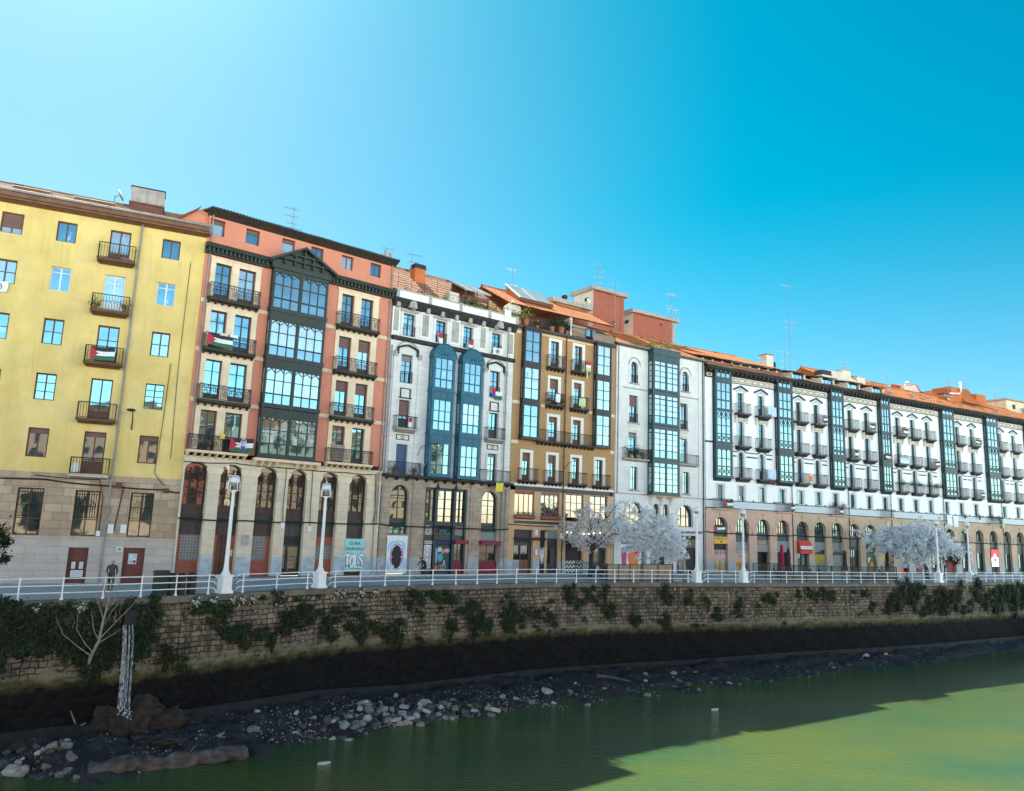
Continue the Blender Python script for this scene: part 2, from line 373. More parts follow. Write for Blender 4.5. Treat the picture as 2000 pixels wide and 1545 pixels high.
def railing(P, x0, x1, dep, z, h=1.0, mt="iron", style="bars", sp=.13, name="railing"):
    key = (round(x1-x0, 2), dep, h, mt, style, sp)
    if key not in RC:
        w = x1-x0; mb = MB(); m = M[mt]
        segs = [((0, 0), (0, -dep)), ((0, -dep), (w, -dep)), ((w, -dep), (w, 0))]
        for (ax, ay), (bx, by) in segs:
            L = hypot(bx-ax, by-ay)
            for zz in ((.06, .018), (h, .03)) + (((h*.82, .014),) if style != "bars" else ()):
                mb.tube([(ax,ay,zz[0]),(bx,by,zz[0])], zz[1], m, 4)
            n = max(2, int(L/sp))
            for i in range(n+1):
                x, yy = ax+(bx-ax)*i/n, ay+(by-ay)*i/n
                mb.tube([(x,yy,.04),(x,yy,h)], .014, m, 4)
        if style == "orn":
            k = max(3, int(w/.62))
            for i in range(k):
                cx = w*(i+.5)/k
                for rr in (.2, .09): mb.tube([(cx+rr*cos(a*pi/6), -dep-.012, h*.45+rr*sin(a*pi/6)) for a in range(12)], .017, m, 4, closed=True)
            for i in range(k*2): 
                cx = w*(i+.5)/(k*2); mb.tube([(cx+.06*cos(a*pi/4), -dep-.012, h*.91+.06*sin(a*pi/4)) for a in range(8)], .012, m, 4, closed=True)
        RC[key] = mb.mesh("railing")
    return link(name, RC[key], P, (x0, 0, z))
BC = {}
def balcony(P, x0, x1, z, dep=.6, th=.12, mt="darkslab", corb=0, cm=None, rail=1.0, style="bars", rm="iron", taper=.0, sp=.13, cd=.25):
    key = (round(x1-x0, 2), dep, th, mt, corb, cm, taper, cd)
    if key not in BC:
        w = x1-x0; mb = MB(); mb.box(0, w, -dep, .02, -th, 0, M[mt]); mb.box(-.03, w+.03, -dep-.03, .02, -.045, .012, M[mt])
        if taper: mb.prismx([(-dep+.06, -th), (0.02, -th), (0.02, -th-taper), (-dep*.35, -th-taper)], .12, w-.12, M[mt])
        for i in range(corb):
            cx = .1+(w-.2)*i/max(corb-1, 1); mb.prismx([(-dep+.08, -th), (.02, -th), (.02, -th-cd), (-dep*.3, -th-cd*.85)], cx-.055, cx+.055, M[cm or mt])
        BC[key] = mb.mesh("balcony")
    o = link("balcony", BC[key], P, (x0, 0, z))
    if rail: railing(o, .03, x1-x0-.03, dep-.04, .012, rail, rm, style, sp)
    return o
def glaze(mb, g, x0, x1, z0, z1, y0, nx, hs, fm, axis="x", bw=.06, gm="glassbay", arch=False, inset=.05):
    """timber lights on one face of a bay; axis x = front at y0, axis y = side at x=y0 running from x0..x1 in y"""
    def bx(a, b, c, d, t=.0):
        if axis == "x": mb.box(a, b, y0-t, y0+.07, c, d, fm)
        else: mb.box(y0-.035-t, y0+.035+t, a, b, c, d, fm)
    w = x1-x0
    for k in range(nx+1):
        cx = x0+w*k/nx; hw = bw*.5 if 0 < k < nx else bw*.7
        bx(max(x0, cx-hw), min(x1, cx+hw), z0, z1)
    for hh in hs: bx(x0, x1, z0+(z1-z0)*hh-bw*.45, z0+(z1-z0)*hh+bw*.45, -.004 if axis == "y" else .004)
    if arch:
        for k in range(nx):
            a, b = x0+w*k/nx, x0+w*(k+1)/nx; r = (b-a)*.5
            pts = arc(a, b, z1-r, r, 8)
            if axis == "x":
                for i in range(4): mb.prism([(a, z1), pts[i], pts[i+1]], y0+.004, y0+.06, fm)
                for i in range(4, 8): mb.prism([(b, z1), pts[i], pts[i+1]], y0+.004, y0+.06, fm)
    for k in range(nx):
        a, b = x0+w*k/nx, x0+w*(k+1)/nx
        if axis == "x": g.poly([(a,y0+inset,z0),(b,y0+inset,z0),(b,y0+inset,z1),(a,y0+inset,z1)], M[gm])
        else: g.poly([(y0,a,z0),(y0,b,z0),(y0,b,z1),(y0,a,z1)], M[gm])
def gallery(P, x0, x1, dep, zones, fm, nx=3, ny=1, gm="glassbay", cap=None, split=None, corner=.12, bw=.06):
    """zones: (z0, z1, kind, bars) with kind s solid, g glass, a arched glass, x crossed panels, d diamond band, c cornice"""
    mb = MB(); f = M[fm]; glz = []
    zt, zb = zones[-1][1], zones[0][0]
    for cx in (x0, x1-corner): mb.box(cx, cx+corner, -dep, -dep+corner, zb, zt, f)
    for cx in (x0, x1-.08): mb.box(cx, cx+.08, -.08, .02, zb, zt, f)
    if split: 
        for s_ in split: mb.box(x0+s_-.09, x0+s_+.09, -dep-.004, -dep+.1, zb, zt, f)
    for z0, z1, kind, bars in zones:
        if kind in "sc":
            e = .07 if kind == "c" else .012
            mb.box(x0-e, x1+e, -dep-e, .02, z0, z1, f)
            if kind == "s" and z1-z0 > .5:
                n = max(2, nx); w = (x1-x0-.2)/n
                for i in range(n): mb.box(x0+.1+w*i+.05, x0+.1+w*(i+1)-.05, -dep-.03, -dep-.005, z0+.1, z1-.1, f)
        else:
            g = MB()
            parts = [(x0+corner, x1-corner, nx)]
            if split:
                s_ = split[0]; parts = [(x0+corner, x0+s_-.09, nx//2), (x0+s_+.09, x1-corner, nx-nx//2)]
            for a, b, n in parts:
                glaze(mb, g, a, b, z0, z1, -dep+.02, n, bars if kind in "ga" else (), f, gm=gm, arch=kind == "a", bw=bw)
                if kind in "xd":
                    w = (b-a)/n
                    for i in range(n):
                        p, q = a+w*i, a+w*(i+1)
                        if kind == "x":
                            mb.tube([(p,-dep+.05,z0),(q,-dep+.05,z1)], .02, f, 4); mb.tube([(p,-dep+.05,z1),(q,-dep+.05,z0)], .02, f, 4)
                            mb.tube([((p+q)/2+w*.22*cos(t*pi/5), -dep+.045, (z0+z1)/2+w*.22*sin(t*pi/5)) for t in range(10)], .02, f, 4, closed=True)
                        else:
                            mb.tube([(p,-dep+.05,z0),((p+q)/2,-dep+.05,z1),(q,-dep+.05,z0)], .022, f, 4)
                            mb.tube([(p,-dep+.05,z1),((p+q)/2,-dep+.05,z0),(q,-dep+.05,z1)], .022, f, 4)
            for sx in (x0+.045, x1-.045):
                glaze(mb, g, -dep+corner, -.08, z0, z1, sx, ny, bars if kind in "ga" else (), f, "y", gm=gm, bw=bw)
            glz.append(g)
    if cap: cap(mb)
    o = mb.build("gallery", P)
    for g in glz: g.build("glazing", o)
    return o
def roof(P, x0, x1, y0, z0, y1, z1, mt, drop=0.0, back=None, step=.24):
    """tiled slope from eave (y0,z0) to ridge (y1,z1): real corrugation, course steps, uv in metres"""
    mb = MB(); m = M[mt]; L = hypot(y1-y0, z1-z0); nx = int((x1-x0)/step)*4; ns = max(4, int(L/.72))
    ny, nz = -(z1-z0)/L, (y1-y0)/L
    rows = []
    for j in range(ns):
        rows += [(j/ns, .035), ((j+1)/ns-.0001, .0)]
    b = len(mb.v)
    for t, hh in rows:
        for i in range(nx+1):
            x = x0+(x1-x0)*i/nx; a = .028*(1-cos(2*pi*i/4))/2*2 + hh + .012*sin(x*1.7+t*9)
            mb.v.append((x, y0+(y1-y0)*t+ny*a, z0+(z1-z0)*t+nz*a))
    W = nx+1
    for r in range(len(rows)-1):
        for i in range(nx):
            q = (b+r*W+i, b+r*W+i+1, b+(r+1)*W+i+1, b+(r+1)*W+i)
            uv = [((x0+(x1-x0)*ii/nx), rows[rr][0]*L) for rr, ii in ((r,i),(r,i+1),(r+1,i+1),(r+1,i))]
            mb.face(q, m, uv)
    mb.poly([(x0,y0,z0-.06),(x1,y0,z0-.06),(x1,y1,z1-.06),(x0,y1,z1-.06)], M["eavewood"])
    mb.poly([(x0,y0,z0-.06),(x0,y1,z1-.06),(x0,y1,z1+.03),(x0,y0,z0+.03)], m); mb.poly([(x1,y0,z0-.06),(x1,y1,z1-.06),(x1,y1,z1+.03),(x1,y0,z0+.03)], m)
    if back: mb.poly([(x0,y1,z1),(x1,y1,z1),(x1,back[0],back[1]),(x0,back[0],back[1])], m, [(x0,0),(x1,0),(x1,5),(x0,5)])
    mb.tube([(x0,y1,z1+.06),(x1,y1,z1+.06)], .13, m, 6)
    return mb.build("roof", P)
def body(mb, x0, x1, z0, z1, dep, mt, top=True):
    mb.poly([(x0,0,z0),(x0,dep,z0),(x0,dep,z1),(x0,0,z1)], mt); mb.poly([(x1,0,z0),(x1,dep,z0),(x1,dep,z1),(x1,0,z1)], mt)
    mb.poly([(x0,dep,z0),(x1,dep,z0),(x1,dep,z1),(x0,dep,z1)], mt)
    if top: mb.poly([(x0,0,z1),(x1,0,z1),(x1,dep,z1),(x0,dep,z1)], mt)
def chimney(P, x0, x1, y0, y1, z0, z1, mt="lightwall", cap="concrete", caph=.25, black=False, name="chimney"):
    mb = MB(); mb.box(x0, x1, y0, y1, z0, z1, M[mt]); mb.box(x0-.07, x1+.07, y0-.07, y1+.07, z1+.001, z1+.12, M[cap])
    if black: mb.box(x0-.02, x1+.02, y0-.02, y1+.02, z1+.12, z1+.12+caph, M["blackp"])
    return mb.build(name, P)
def scribble(mb, x0, x1, z0, z1, y, mt, n=14, r=.02):
    for i in range(n):
        a = x0+(x1-x0)*(i+.5)/n; h = (z1-z0); p = []
        for k in range(4): p.append((a+random.uniform(-.5, .5)*(x1-x0)/n*1.3, y, z0+h*random.random()))
        mb.tube(p, r, M[mt], 4)
def words(mb, x0, x1, z, h, y, mt, n):
    """illegible small lettering: short upright strokes grouped like letters"""
    w = (x1-x0)/n
    for i in range(n):
        if i and random.random() < .12: continue
        a = x0+w*i
        mb.box(a, a+w*.2, y-.006, y, z, z+h, M[mt])
        k = random.random()
        if k < .6: mb.box(a+w*.2, a+w*.66, y-.0055, y, z+h*.78, z+h, M[mt])
        if k > .3: mb.box(a+w*.2, a+w*.66, y-.0055, y, z+h*.4, z+h*.58, M[mt])
        if .2 < k < .8: mb.box(a+w*.5, a+w*.7, y-.005, y, z, z+h*.5, M[mt])
def text(P, s, x, z, size, y, mt, off=0.0, name="lettering", ext=.004, sx=1.0):
    cu = D.curves.new(name, "FONT"); cu.body = s; cu.size = size; cu.extrude = ext; cu.offset = off; cu.align_x = "CENTER"; cu.resolution_u = 3
    cu.materials.append(M[mt]); q = D.objects.new(name, cu); COL.objects.link(q); bpy.context.view_layer.update()
    me = D.meshes.new_from_object(q.evaluated_get(bpy.context.evaluated_depsgraph_get())); D.objects.remove(q); me.name = name; o = D.objects.new(name, me); COL.objects.link(o); o.parent = P
    o.location = (x, y, z); o.rotation_euler = (pi/2, 0, 0); o.scale = (sx, 1, 1); return o
def cloth(name, label, cat, group, bld, x0, x1, z0, z1, y, mt=None, flag=None, sag=.05, tilt=0.0, nx=20, nz=14, drape=0):
    """a hung cloth in a building's frame; flag = red triangle side (l/r), black white green bands"""
    mb = MB(); b = 0; ph = random.random()*6
    for j in range(nz+1):
        for i in range(nx+1):
            u, v = i/nx, j/nz
            x = x0+(x1-x0)*u; z = z1-(z1-z0)*v - sag*sin(pi*u)*(1-.3*v) + tilt*(u-.5)
            yy = y-.03-.035*sin(u*11+ph+v*1.5)*(.4+v)-.02*sin(u*23+ph)
            mb.v.append((x+.03*sin(v*3+ph), yy, z))
    for j in range(nz):
        for i in range(nx):
            u, v = (i+.5)/nx, (j+.5)/nz
            if flag:
                uu = u if flag[0] == "l" else 1-u
                vv = 1-v if "i" in flag else v
                if uu < .36*(1-abs(2*vv-1)): m = M["rd"]
                else: m = M["blk"] if vv < .333 else (M["wht"] if vv < .667 else M["grn"])
            else: m = M[mt[int(v*len(mt)) if isinstance(mt, (list, tuple)) else 0]] if isinstance(mt, (list, tuple)) else M[mt]
            W = nx+1; a = j*W+i; mb.face((a, a+1, a+W+1, a+W), m)
    me = mb.mesh(name, True); o = link(name, me); o.matrix_world = bld.matrix_world @ Matrix.Identity(4)
    return tag(o, label, cat, group)
def bld(name, label, P, az, cat="house", group="row of houses along the quay"):
    o = thing(name, label, cat, (P[0], P[1], 0), radians(az), group)
    o.matrix_world = Matrix.Translation((P[0], P[1], 0)) @ Matrix.Rotation(radians(az), 4, "Z"); return o
def atb(B, x, y, z): return B.matrix_world @ Vector((x, y, z))
def cable(P, pts, r=.035, mt="iron", name="cable"):
    mb = MB(); q = []
    for a, b in zip(pts, pts[1:]):
        n = 6
        for i in range(n): 
            t = i/n; q.append((a[0]+(b[0]-a[0])*t, a[1]+(b[1]-a[1])*t, a[2]+(b[2]-a[2])*t-.06*sin(pi*t)))
    q.append(pts[-1]); mb.tube(q, r, M[mt], 5); return mb.build(name, P)
def pipe(P, x, z0, z1, y=-.08, r=.055, mt="gutter", name="downspout"):
    mb = MB(); mb.tube([(x, y, z0), (x, y, z1)], r, M[mt], 8)
    for k in range(int((z1-z0)/2.5)): mb.box(x-r-.02, x+r+.02, y-r-.012, .0, z0+1+k*2.5, z0+1.06+k*2.5, M[mt])
    return mb.build(name, P)
# ================================================================== YELLOW HOUSE
Y = bld("yellow_house", "yellow rendered apartment house with brown wooden windows over a sandstone ground floor", (-32.62, 48.28), 25)
XL = -9.0
fl = [(22.05,23.46),(18.66,20.27),(15.0,16.72),(11.3,13.06),(7.6,9.48)]
fd = [(21.3,23.47),(17.7,20.25),(14.15,16.7),(10.35,13.05),(6.72,9.48)]
cols = [(-4.6,-3.4),(-1.28,-.02),(1.9,3.07),(8.36,9.53)]
hol = [(a,b,c,d) for a,b in cols for c,d in fl] + [(5.07,6.36,c,d) for c,d in fd]
mb = MB(); wall(mb, XL, 11.2, 6.65, 24.1, hol, M["yellow"]); body(mb, XL, 11.2, 6.65, 24.1, 11, M["yellow"], False); mb.build("wall", Y)
gh = [(-4.7,-3.25,2.7,5.63),(-1.45,.0,2.7,5.63),(1.8,3.26,2.68,5.63),(5.0,6.46,2.7,5.62),(8.24,9.66,2.72,5.64)]
mb = MB(); wall(mb, XL, 11.24, 2.6, 6.65, gh, M["ystone"], .3, -.06); body(mb, XL, 11.24, -.9, 6.65, 11, M["ystone"], False); mb.build("stone_ground_floor", Y)
dh = [(5.02,6.17,-.45,1.96),(8.2,9.47,-.32,2.0)]
mb = MB(); wall(mb, XL, 11.26, -.9, 2.6, dh, M["ystone2"], .3, -.1)
mb.box(XL, 11.27, -.16, -.04, 2.5, 2.63, M["ystone2"]); mb.box(XL, 11.28, -.13, -.1, -.9, -.28, M["greystone"])
mb.box(7.75, 8.12, -.13, -.09, 1.75, 2.05, M["pvc"]); mb.box(7.82, 8.05, -.132, -.1, 1.81, 1.99, M["greystone"]); mb.build("stone_base", Y)
for ci, (a, b) in enumerate(cols):
    for fi, (c, d) in enumerate(fl):
        k = (ci, fi)
        if k in ((2,1),(3,1)): window(Y, a, b, c, d, "pvc", .18, 1, (.78,), fw=.06)
        elif k == (1,0): window(Y, a, b, c, d, blind=.72)
        elif fi == 4: window(Y, a, b, c, d, blind=.16, gm="glasslow")
        elif fi == 0: window(Y, a, b, c, d)
        elif k == (3,3): window(Y, a, b, c, d, "doorframe", .18, 1, (.27,.5,.74), fw=.06)
        else: window(Y, a, b, c, d, v=1, h=(.5,) if fi != 3 else (.33,.66))
for fi, (c, d) in enumerate(fd):
    if fi == 1: window(Y, 5.07, 6.36, c, d, "pvc", .18, 1, (.8,.28), panel=.24)
    elif fi == 4: window(Y, 5.07, 6.36, c, d, blind=.1, gm="glasslow", panel=.3)
    else: window(Y, 5.07, 6.36, c, d, h=(.4,.62) if fi == 2 else (), panel=.28 if fi == 0 else .2)
    balcony(Y, 4.5, 6.78, c-.08, .75, .16, "brownwood" if fi < 4 else "ystone2", 0, rail=1.05, taper=.12 if fi < 4 else .1, sp=.17)
for a, b, c, d in gh:
    w_ = window(Y, a, b, c, d, "brownwood", .16, 1, (.36,), gm="glasslow")
    mb = MB()
    for k in range(10): x = a+.1+(b-a-.2)*k/9; mb.tube([(x, -.01, c+1.15), (x, -.01, d-.02)], .014, M["iron"], 4)
    for zz in (c+1.17, c+1.9, d-.25): mb.tube([(a, -.01, zz), (b, -.01, zz)], .018, M["iron"], 4)
    for k in range(4): mb.tube([((a+b)/2+(.16+.1*k)*cos(t*pi/8), -.012, c+1.95+(.16+.1*k)*sin(t*pi/8)) for t in range(16)], .012, M["iron"], 4, closed=True)
    mb.build("window_grille", Y)
def plank_door(P, a, b, c, d, mt, y=.12, n=6, name="door"):
    mb = MB(); w = (b-a)/n
    for i in range(n): mb.box(a+w*i+.008, a+w*(i+1)-.008, y, y+.06, c, d, M[mt])
    mb.box(a, b, y+.02, y+.05, c, d, M["brownwood"]); return mb.build(name, P)
M["rustdoor"] = mat("red_brown_door", (.16,.055,.04), .65, .2, 3, .3)
dr = plank_door(Y, 5.02, 6.17, -.45, 1.96, "rustdoor")
mb = MB()
for a, b, c, d in ((5.28,5.5,.62,1.05),(5.72,5.95,.62,1.05),(5.28,5.98,.1,.52)):
    mb.box(a, b, .06, .115, c, d, M["pvc"])
    for k in range(5): zz = c+.06+(d-c-.1)*k/5; mb.box(a+.06, b-.06, .055, .06, zz, zz+.02, M["greystone"])
mb.build("vent_frame", dr); mb = MB(); mb.box(4.98, 5.95, -.3, .1, -.45, -.3, M["pvc"]); mb.build("door_step", Y)
dr = plank_door(Y, 8.2, 9.47, -.32, 2.0, "rustdoor", n=2)
mb = MB(); mb.box(8.52, 9.02, .1, .118, .95, 1.62, M["wht"]); mb.box(8.55,8.99,.096,.1,1.3,1.58,M["cyanpaint"]); mb.box(8.6,8.8,.092,.096,1.36,1.5,M["wht"]); mb.box(8.82,8.98,.096,.1,1.0,1.2,M["redwood"]); words(mb, 8.56, 8.8, 1.0, .2, .098, "greyp", 4); mb.build("poster", dr)
mb = MB(); mb.prismx([(-.75, 24.35), (0, 24.07), (.02, 24.7), (-.75, 24.62)], XL-.3, 11.35, M["eavewood"]); mb.box(XL-.3, 11.3, -.62, .0, 24.2, 24.36, M["eavewood"]); mb.build("eave", Y)
mb = MB(); mb.tube([(XL-.3, -.82, 24.72), (11.4, -.82, 24.72)], .09, M["gutter"], 8); mb.build("gutter", Y)
R0 = roof(Y, XL-.3, 11.3, -.8, 24.72, 7.5, 28.05, "tileb", back=(15, 25))
mb = MB()
for a, b, yy in ((-1.1, 1.0, 1.2), (2.5, 4.9, 1.6)):
    zz = 24.72+(yy+.8)*3.33/8.3; mb.box(a, b, yy, yy+1.1, zz-.2, zz+.2, M["eavewood"]); mb.prismx([(yy-.1,zz+.201),(yy+1.2,zz+.6),(yy+1.2,zz+.66),(yy-.1,zz+.26)], a-.08, b+.08, M["cream"])
mb.build("roof_hatch", R0)
chimney(R0, 5.85, 8.1, 2.9, 4.2, 26.2, 26.75, "rustdoor", "rustdoor", .02)
mb = MB(); mb.box(5.85, 8.1, 2.9, 4.2, 26.9, 28.0, M["concrete"]); mb.box(5.8, 8.15, 2.85, 4.25, 28.001, 28.08, M["blackp"])
for x in (6.9,): mb.box(x-.06, x+.06, 2.88, 2.9, 26.9, 27.95, M["gutter"])
mb.build("chimney", R0)
pipe(Y, 6.97, -.2, 24.6, -.12, .07)
mb = MB(); mb.tube([(6.97,-.12,24.5),(6.97,-.8,24.7)], .07, M["gutter"], 8); mb.build("downspout", Y)
cable(Y, [(XL, -.1, 6.05), (3.2, -.1, 6.2), (6.8, -.12, 5.98), (10.3, -.1, 5.9), (11.2, -.1, 5.75)], .05)
cable(Y, [(2.6, -.09, 6.45), (6.3, -.1, 6.35), (6.6, -.1, 5.3), (6.6, -.1, 2.9)], .03)
cable(Y, [(7.75, -.1, 6.0), (7.6, -.1, 4.4), (7.45, -.1, 3.0)], .04); cable(Y, [(9.75, -.05, 14.6), (9.65, -.05, 10), (9.5, -.07, 7), (10.2, -.1, 6.2)], .022); cable(Y, [(10.3, -.04, 22), (10.25, -.04, 14), (10.4,-.04,8)], .018)
for a, b, c, d in ((7.1,7.45,2.9,3.5),(7.85,8.2,2.95,3.5),(6.45,6.7,2.72,3.05)):
    mb = MB(); mb.box(a, b, -.2, -.06, c, d, M["pvc"]); mb.build("meter_box", Y)
for a, b, c, d in ((7.25,7.62,5.85,6.25),(10.15,10.5,5.68,6.0)):
    mb = MB(); mb.box(a, b, -.24, -.06, c, d, M["brownwood"]); mb.build("junction_box", Y)
L_ = thing("wall_lamp", "dark street lamp arm on the yellow wall right of the downspout", "wall lamp", (0,0,0)); L_.matrix_world = Y.matrix_world.copy()
mb = MB(); mb.tube([(7.8,-.02,9.8),(7.8,-.25,10.5),(7.76,-.5,11.0)], .045, M["iron"], 6); mb.build("bracket", L_)
mb = MB(); mb.ball((7.65,-.62,11.06), .3, M["iron"], 10, 6, (1,.8,.35)); mb.build("lamp_head", L_)
# ================================================================== RED HOUSE
RD = bld("terracotta_house", "terracotta red house with a dark glazed gallery under a gable and a cream stone arcade", (-22.06, 53.21), 40)
X0, X1 = -.45, 15.15
op = [(-.3,1.32),(2.18,3.76),(4.88,6.42),(7.25,8.78),(9.85,11.42),(12.35,13.96)]
tops = 7.92
mb = MB(); wall(mb, X0, X1+.05, .0, 8.25, [(a, b, .0, tops, .5) for a, b in op], M["creamstone"], .45, -.05); body(mb, X0, X1, -.3, 8.7, 11, M["creamstone"], False)
mb.build("stone_arcade", RD)
mb = MB(); ed = [X0] + [v for p in op for v in p] + [X1+.05]
for i in range(0, len(ed), 2):
    a, b = ed[i], ed[i+1]; mb.box(a+.004, b-.004, -.1, -.052, .0, 1.5, M["blueplinth"])
    if b-a > .3:
        for k in (a, b):
            s_ = 1 if k == a and i else -1
        mb.box(a-.16 if i else a, b+.16 if i < 12 else b, -.09, -.052, 7.38, 7.62, M["cream"]); mb.box(a-.08 if i else a, b+.08 if i < 12 else b, -.075, -.05, 7.2, 7.379, M["cream"])
mb.build("plinth", RD)
for i, (a, b) in enumerate(op):
    mb = MB(); w = b-a; y = .38
    mb.box(a, b, y-.05, y+.05, 4.42, 4.97, M["darkwood"])                         # apron under the tracery
    mb.box(a, b, y-.09, y+.05, 3.78, 4.419, M["darkgreen"]); mb.box(a, b, y-.14, y+.04, 4.15, 4.3, M["darkgreen"])
    for k in range(9): mb.box(a+w*(k+.25)/9, a+w*(k+.7)/9, y-.16, y-.1, 4.02, 4.12, M["darkgreen"])
    mb.box(a, b, y-.03, y+.05, 2.95, 3.779, M["doorframe"] if i != 3 else M["darkgreen"])
    for k in range(3): mb.box(a+w*(k+.12)/3, a+w*(k+.88)/3, y-.045, y-.03, 3.05, 3.7, M["darkwood"] if i != 3 else M["doorframe"])
    for x in (a+.04, a+w*.33, a+w*.67, b-.04): mb.box(x-.04, x+.04, y-.06, y+.02, 4.97, 7.55, M["darkwood"])
    for zz in (5.0, 5.55, 6.15, 7.3): mb.box(a, b, y-.055, y+.015, zz-.03, zz+.03, M["darkwood"])
    for cx in (a+w*.27, a+w*.73):
        for rr in (.3, .2):
            mb.tube([(cx+rr*cos(t*pi/7), y-.07, 6.95+rr*sin(t*pi/7)) for t in range(14)], .02, M["darkwood"], 4, closed=True)
        for t in range(4): mb.tube([(cx-.3*cos(t*pi/4), y-.07, 6.95-.3*sin(t*pi/4)), (cx+.3*cos(t*pi/4), y-.07, 6.95+.3*sin(t*pi/4))], .012, M["darkwood"], 4)
        for zz in (5.8, 6.4): mb.tube([(cx+.16*cos(t*pi/5), y-.065, zz+.16*sin(t*pi/5)) for t in range(10)], .014, M["darkwood"], 4, closed=True)
    for k in range(14): x = a+w*(k+.5)/14; mb.tube([(x, y-.06, 5.0), (x, y-.06, 7.6)], .009, M["darkwood"], 4)
    fr = mb.build("arch_window", RD)
    g = MB(); g.poly([(a, y+.02, 4.97), (b, y+.02, 4.97), (b, y+.02, 7.45)] + [(p[0], y+.02, p[1]) for p in reversed(arc(a, b, 7.42, .5))], M["glasslow"]); g.build("pane", fr)
    mb = MB()
    if i in (0, 2, 4):
        mb.box(a, b, y-.02, y+.1, .0, 2.95, M["brick"])
        z0, z1 = (1.22, 2.94) if i != 4 else (1.3, 2.35)
        ga, gb = (a+.3, b-.02) if i == 0 else ((a+.02, b-.35) if i == 2 else (a+.02, b-.02))
        mb.box(ga, gb, y-.05, y-.021, z0, z1, M["glassblock"]); mb.box(a, b, y-.06, y-.022, .2, .55, M["brick"]); mb.build("brick_infill", RD)
    elif i == 1:
        mb.box(a, a+.3, y-.02, y+.1, .0, 2.95, M["brick"]); mb.box(b-.38, b, y-.02, y+.1, .0, 2.95, M["brick"]); mb.box(b-.33, b-.1, y-.05, y-.021, 1.5, 1.95, M["cream"]); mb.build("brick_infill", RD)
        mb = MB(); mb.box(a+.3, b-.38, y+.25, y+.3, .0, 2.95, M["brownwood"]); mb.box((a+b)/2-.06, (a+b)/2+.0, y+.2, y+.25, .0, 2.95, M["doorframe"]); mb.build("door", RD)
    elif i == 3:
        mb.box(a, b, y-.02, y+.04, 2.35, 2.95, M["blackp"]); mb.box(a, b, y-.05, y-.021, 2.2, 2.36, M["darkgreen"]); mb.box(a, a+.08, y-.06, y+.04, .15, 2.35, M["darkgreen"]); mb.box(b-.1, b, y-.06, y+.04, .15, 2.35, M["darkgreen"])
        mb.box(a+.4, a+.52, y-.07, y+.03, .15, 2.2, M["darkgreen"]); mb.box(a+.08, b-.1, y-.06, y+.03, .12, .42, M["darkgreen"]); mb.tube([(a+.62, y-.12, .5), (a+.62, y-.12, 1.9)], .03, M["canvas"], 6); dd = mb.build("door", RD)
        g = MB(); g.poly([(a+.08,y,.42),(b-.1,y,.42),(b-.1,y,2.2),(a+.08,y,2.2)], M["glasslow"]); g.build("pane", dd)
    else:
        mb.box(a-.08, b+.08, -.1, .2, .42, 2.9, M["cyanpaint"])
        for k in range(24): zz = .45+2.42*k/24; mb.box(a-.075, b+.075, -.106, -.1, zz, zz+.02, M["cyanpaint"])
        sh = mb.build("shutter", RD); cx = (a+b)/2
        text(sh, "GORA", cx, 2.42, .34, -.113, "blackp"); text(sh, "OKUPAZIOA", cx, 2.02, .3, -.113, "blackp", sx=.98)
        # bubble letters drawn as swelling outlines
        mb = MB()
        LT = {"T":[[(0,.95),(.42,.95)],[(.21,.95),(.18,.5),(.21,0)]],"O":[[(.2+.17*cos(k*pi/8),.48+.44*sin(k*pi/8)) for k in range(17)]],"L":[[(.05,.98),(.08,.4),(.06,.03),(.36,.05)]],"S":[[(.38,.9),(.15,.98),(.05,.72),(.3,.5),(.38,.22),(.2,0),(.02,.1)]]}
        for k, ch in enumerate("TOLS"):
            for P in LT[ch]:
                Q2 = [(a+.06+k*.39+x*.92, z*1.02+.68) for x, z in P]
                for r_, yy, m_ in ((.155,-.112,"blackp"),(.115,-.19,"wht")): mb.tube([(x,yy+.08,z) for x, z in Q2], r_, M[m_], 8)
        mb.v = [(x, -.107+(yy+.107)*.08, z) for x, yy, z in mb.v]
        scribble(mb, a+.1, a+.45, .75, 1.0, -.121, "blackp", 4, .012); scribble(mb, b-.42, b-.06, .78, .98, -.121, "blackp", 5, .012); mb.build("graffiti", sh)
mb = MB(); mb.box(4.08, 4.6, -.12, -.05, 2.3, 3.0, M["greystone"]); mb.build("wall_plaque", RD)
for a, z in ((7.02, 3.55), (9.15, 3.35)):
    mb = MB(); mb.box(a-.14, a+.16, -.2, -.05, z, z+.45, M["pvc"]); mb.build("meter_box", RD)
cable(RD, [(X0,-.14,7.9),(3,-.14,8.05),(7.0,-.14,8.0),(12,-.14,8.02),(14.6,-.14,8.05),(14.75,-.14,5),(14.6,-.14,4.15)], .03); cable(RD, [(7.0,-.13,8.0),(6.95,-.13,5),(7.05,-.13,4.0)], .028); cable(RD, [(9.1,-.13,8.0),(9.15,-.13,5),(9.2,-.13,3.8)], .028)
cable(RD, [(X0,-.16,4.05),(4.2,-.16,4.02),(9,-.16,4.05),(15.1,-.16,4.12)], .05)
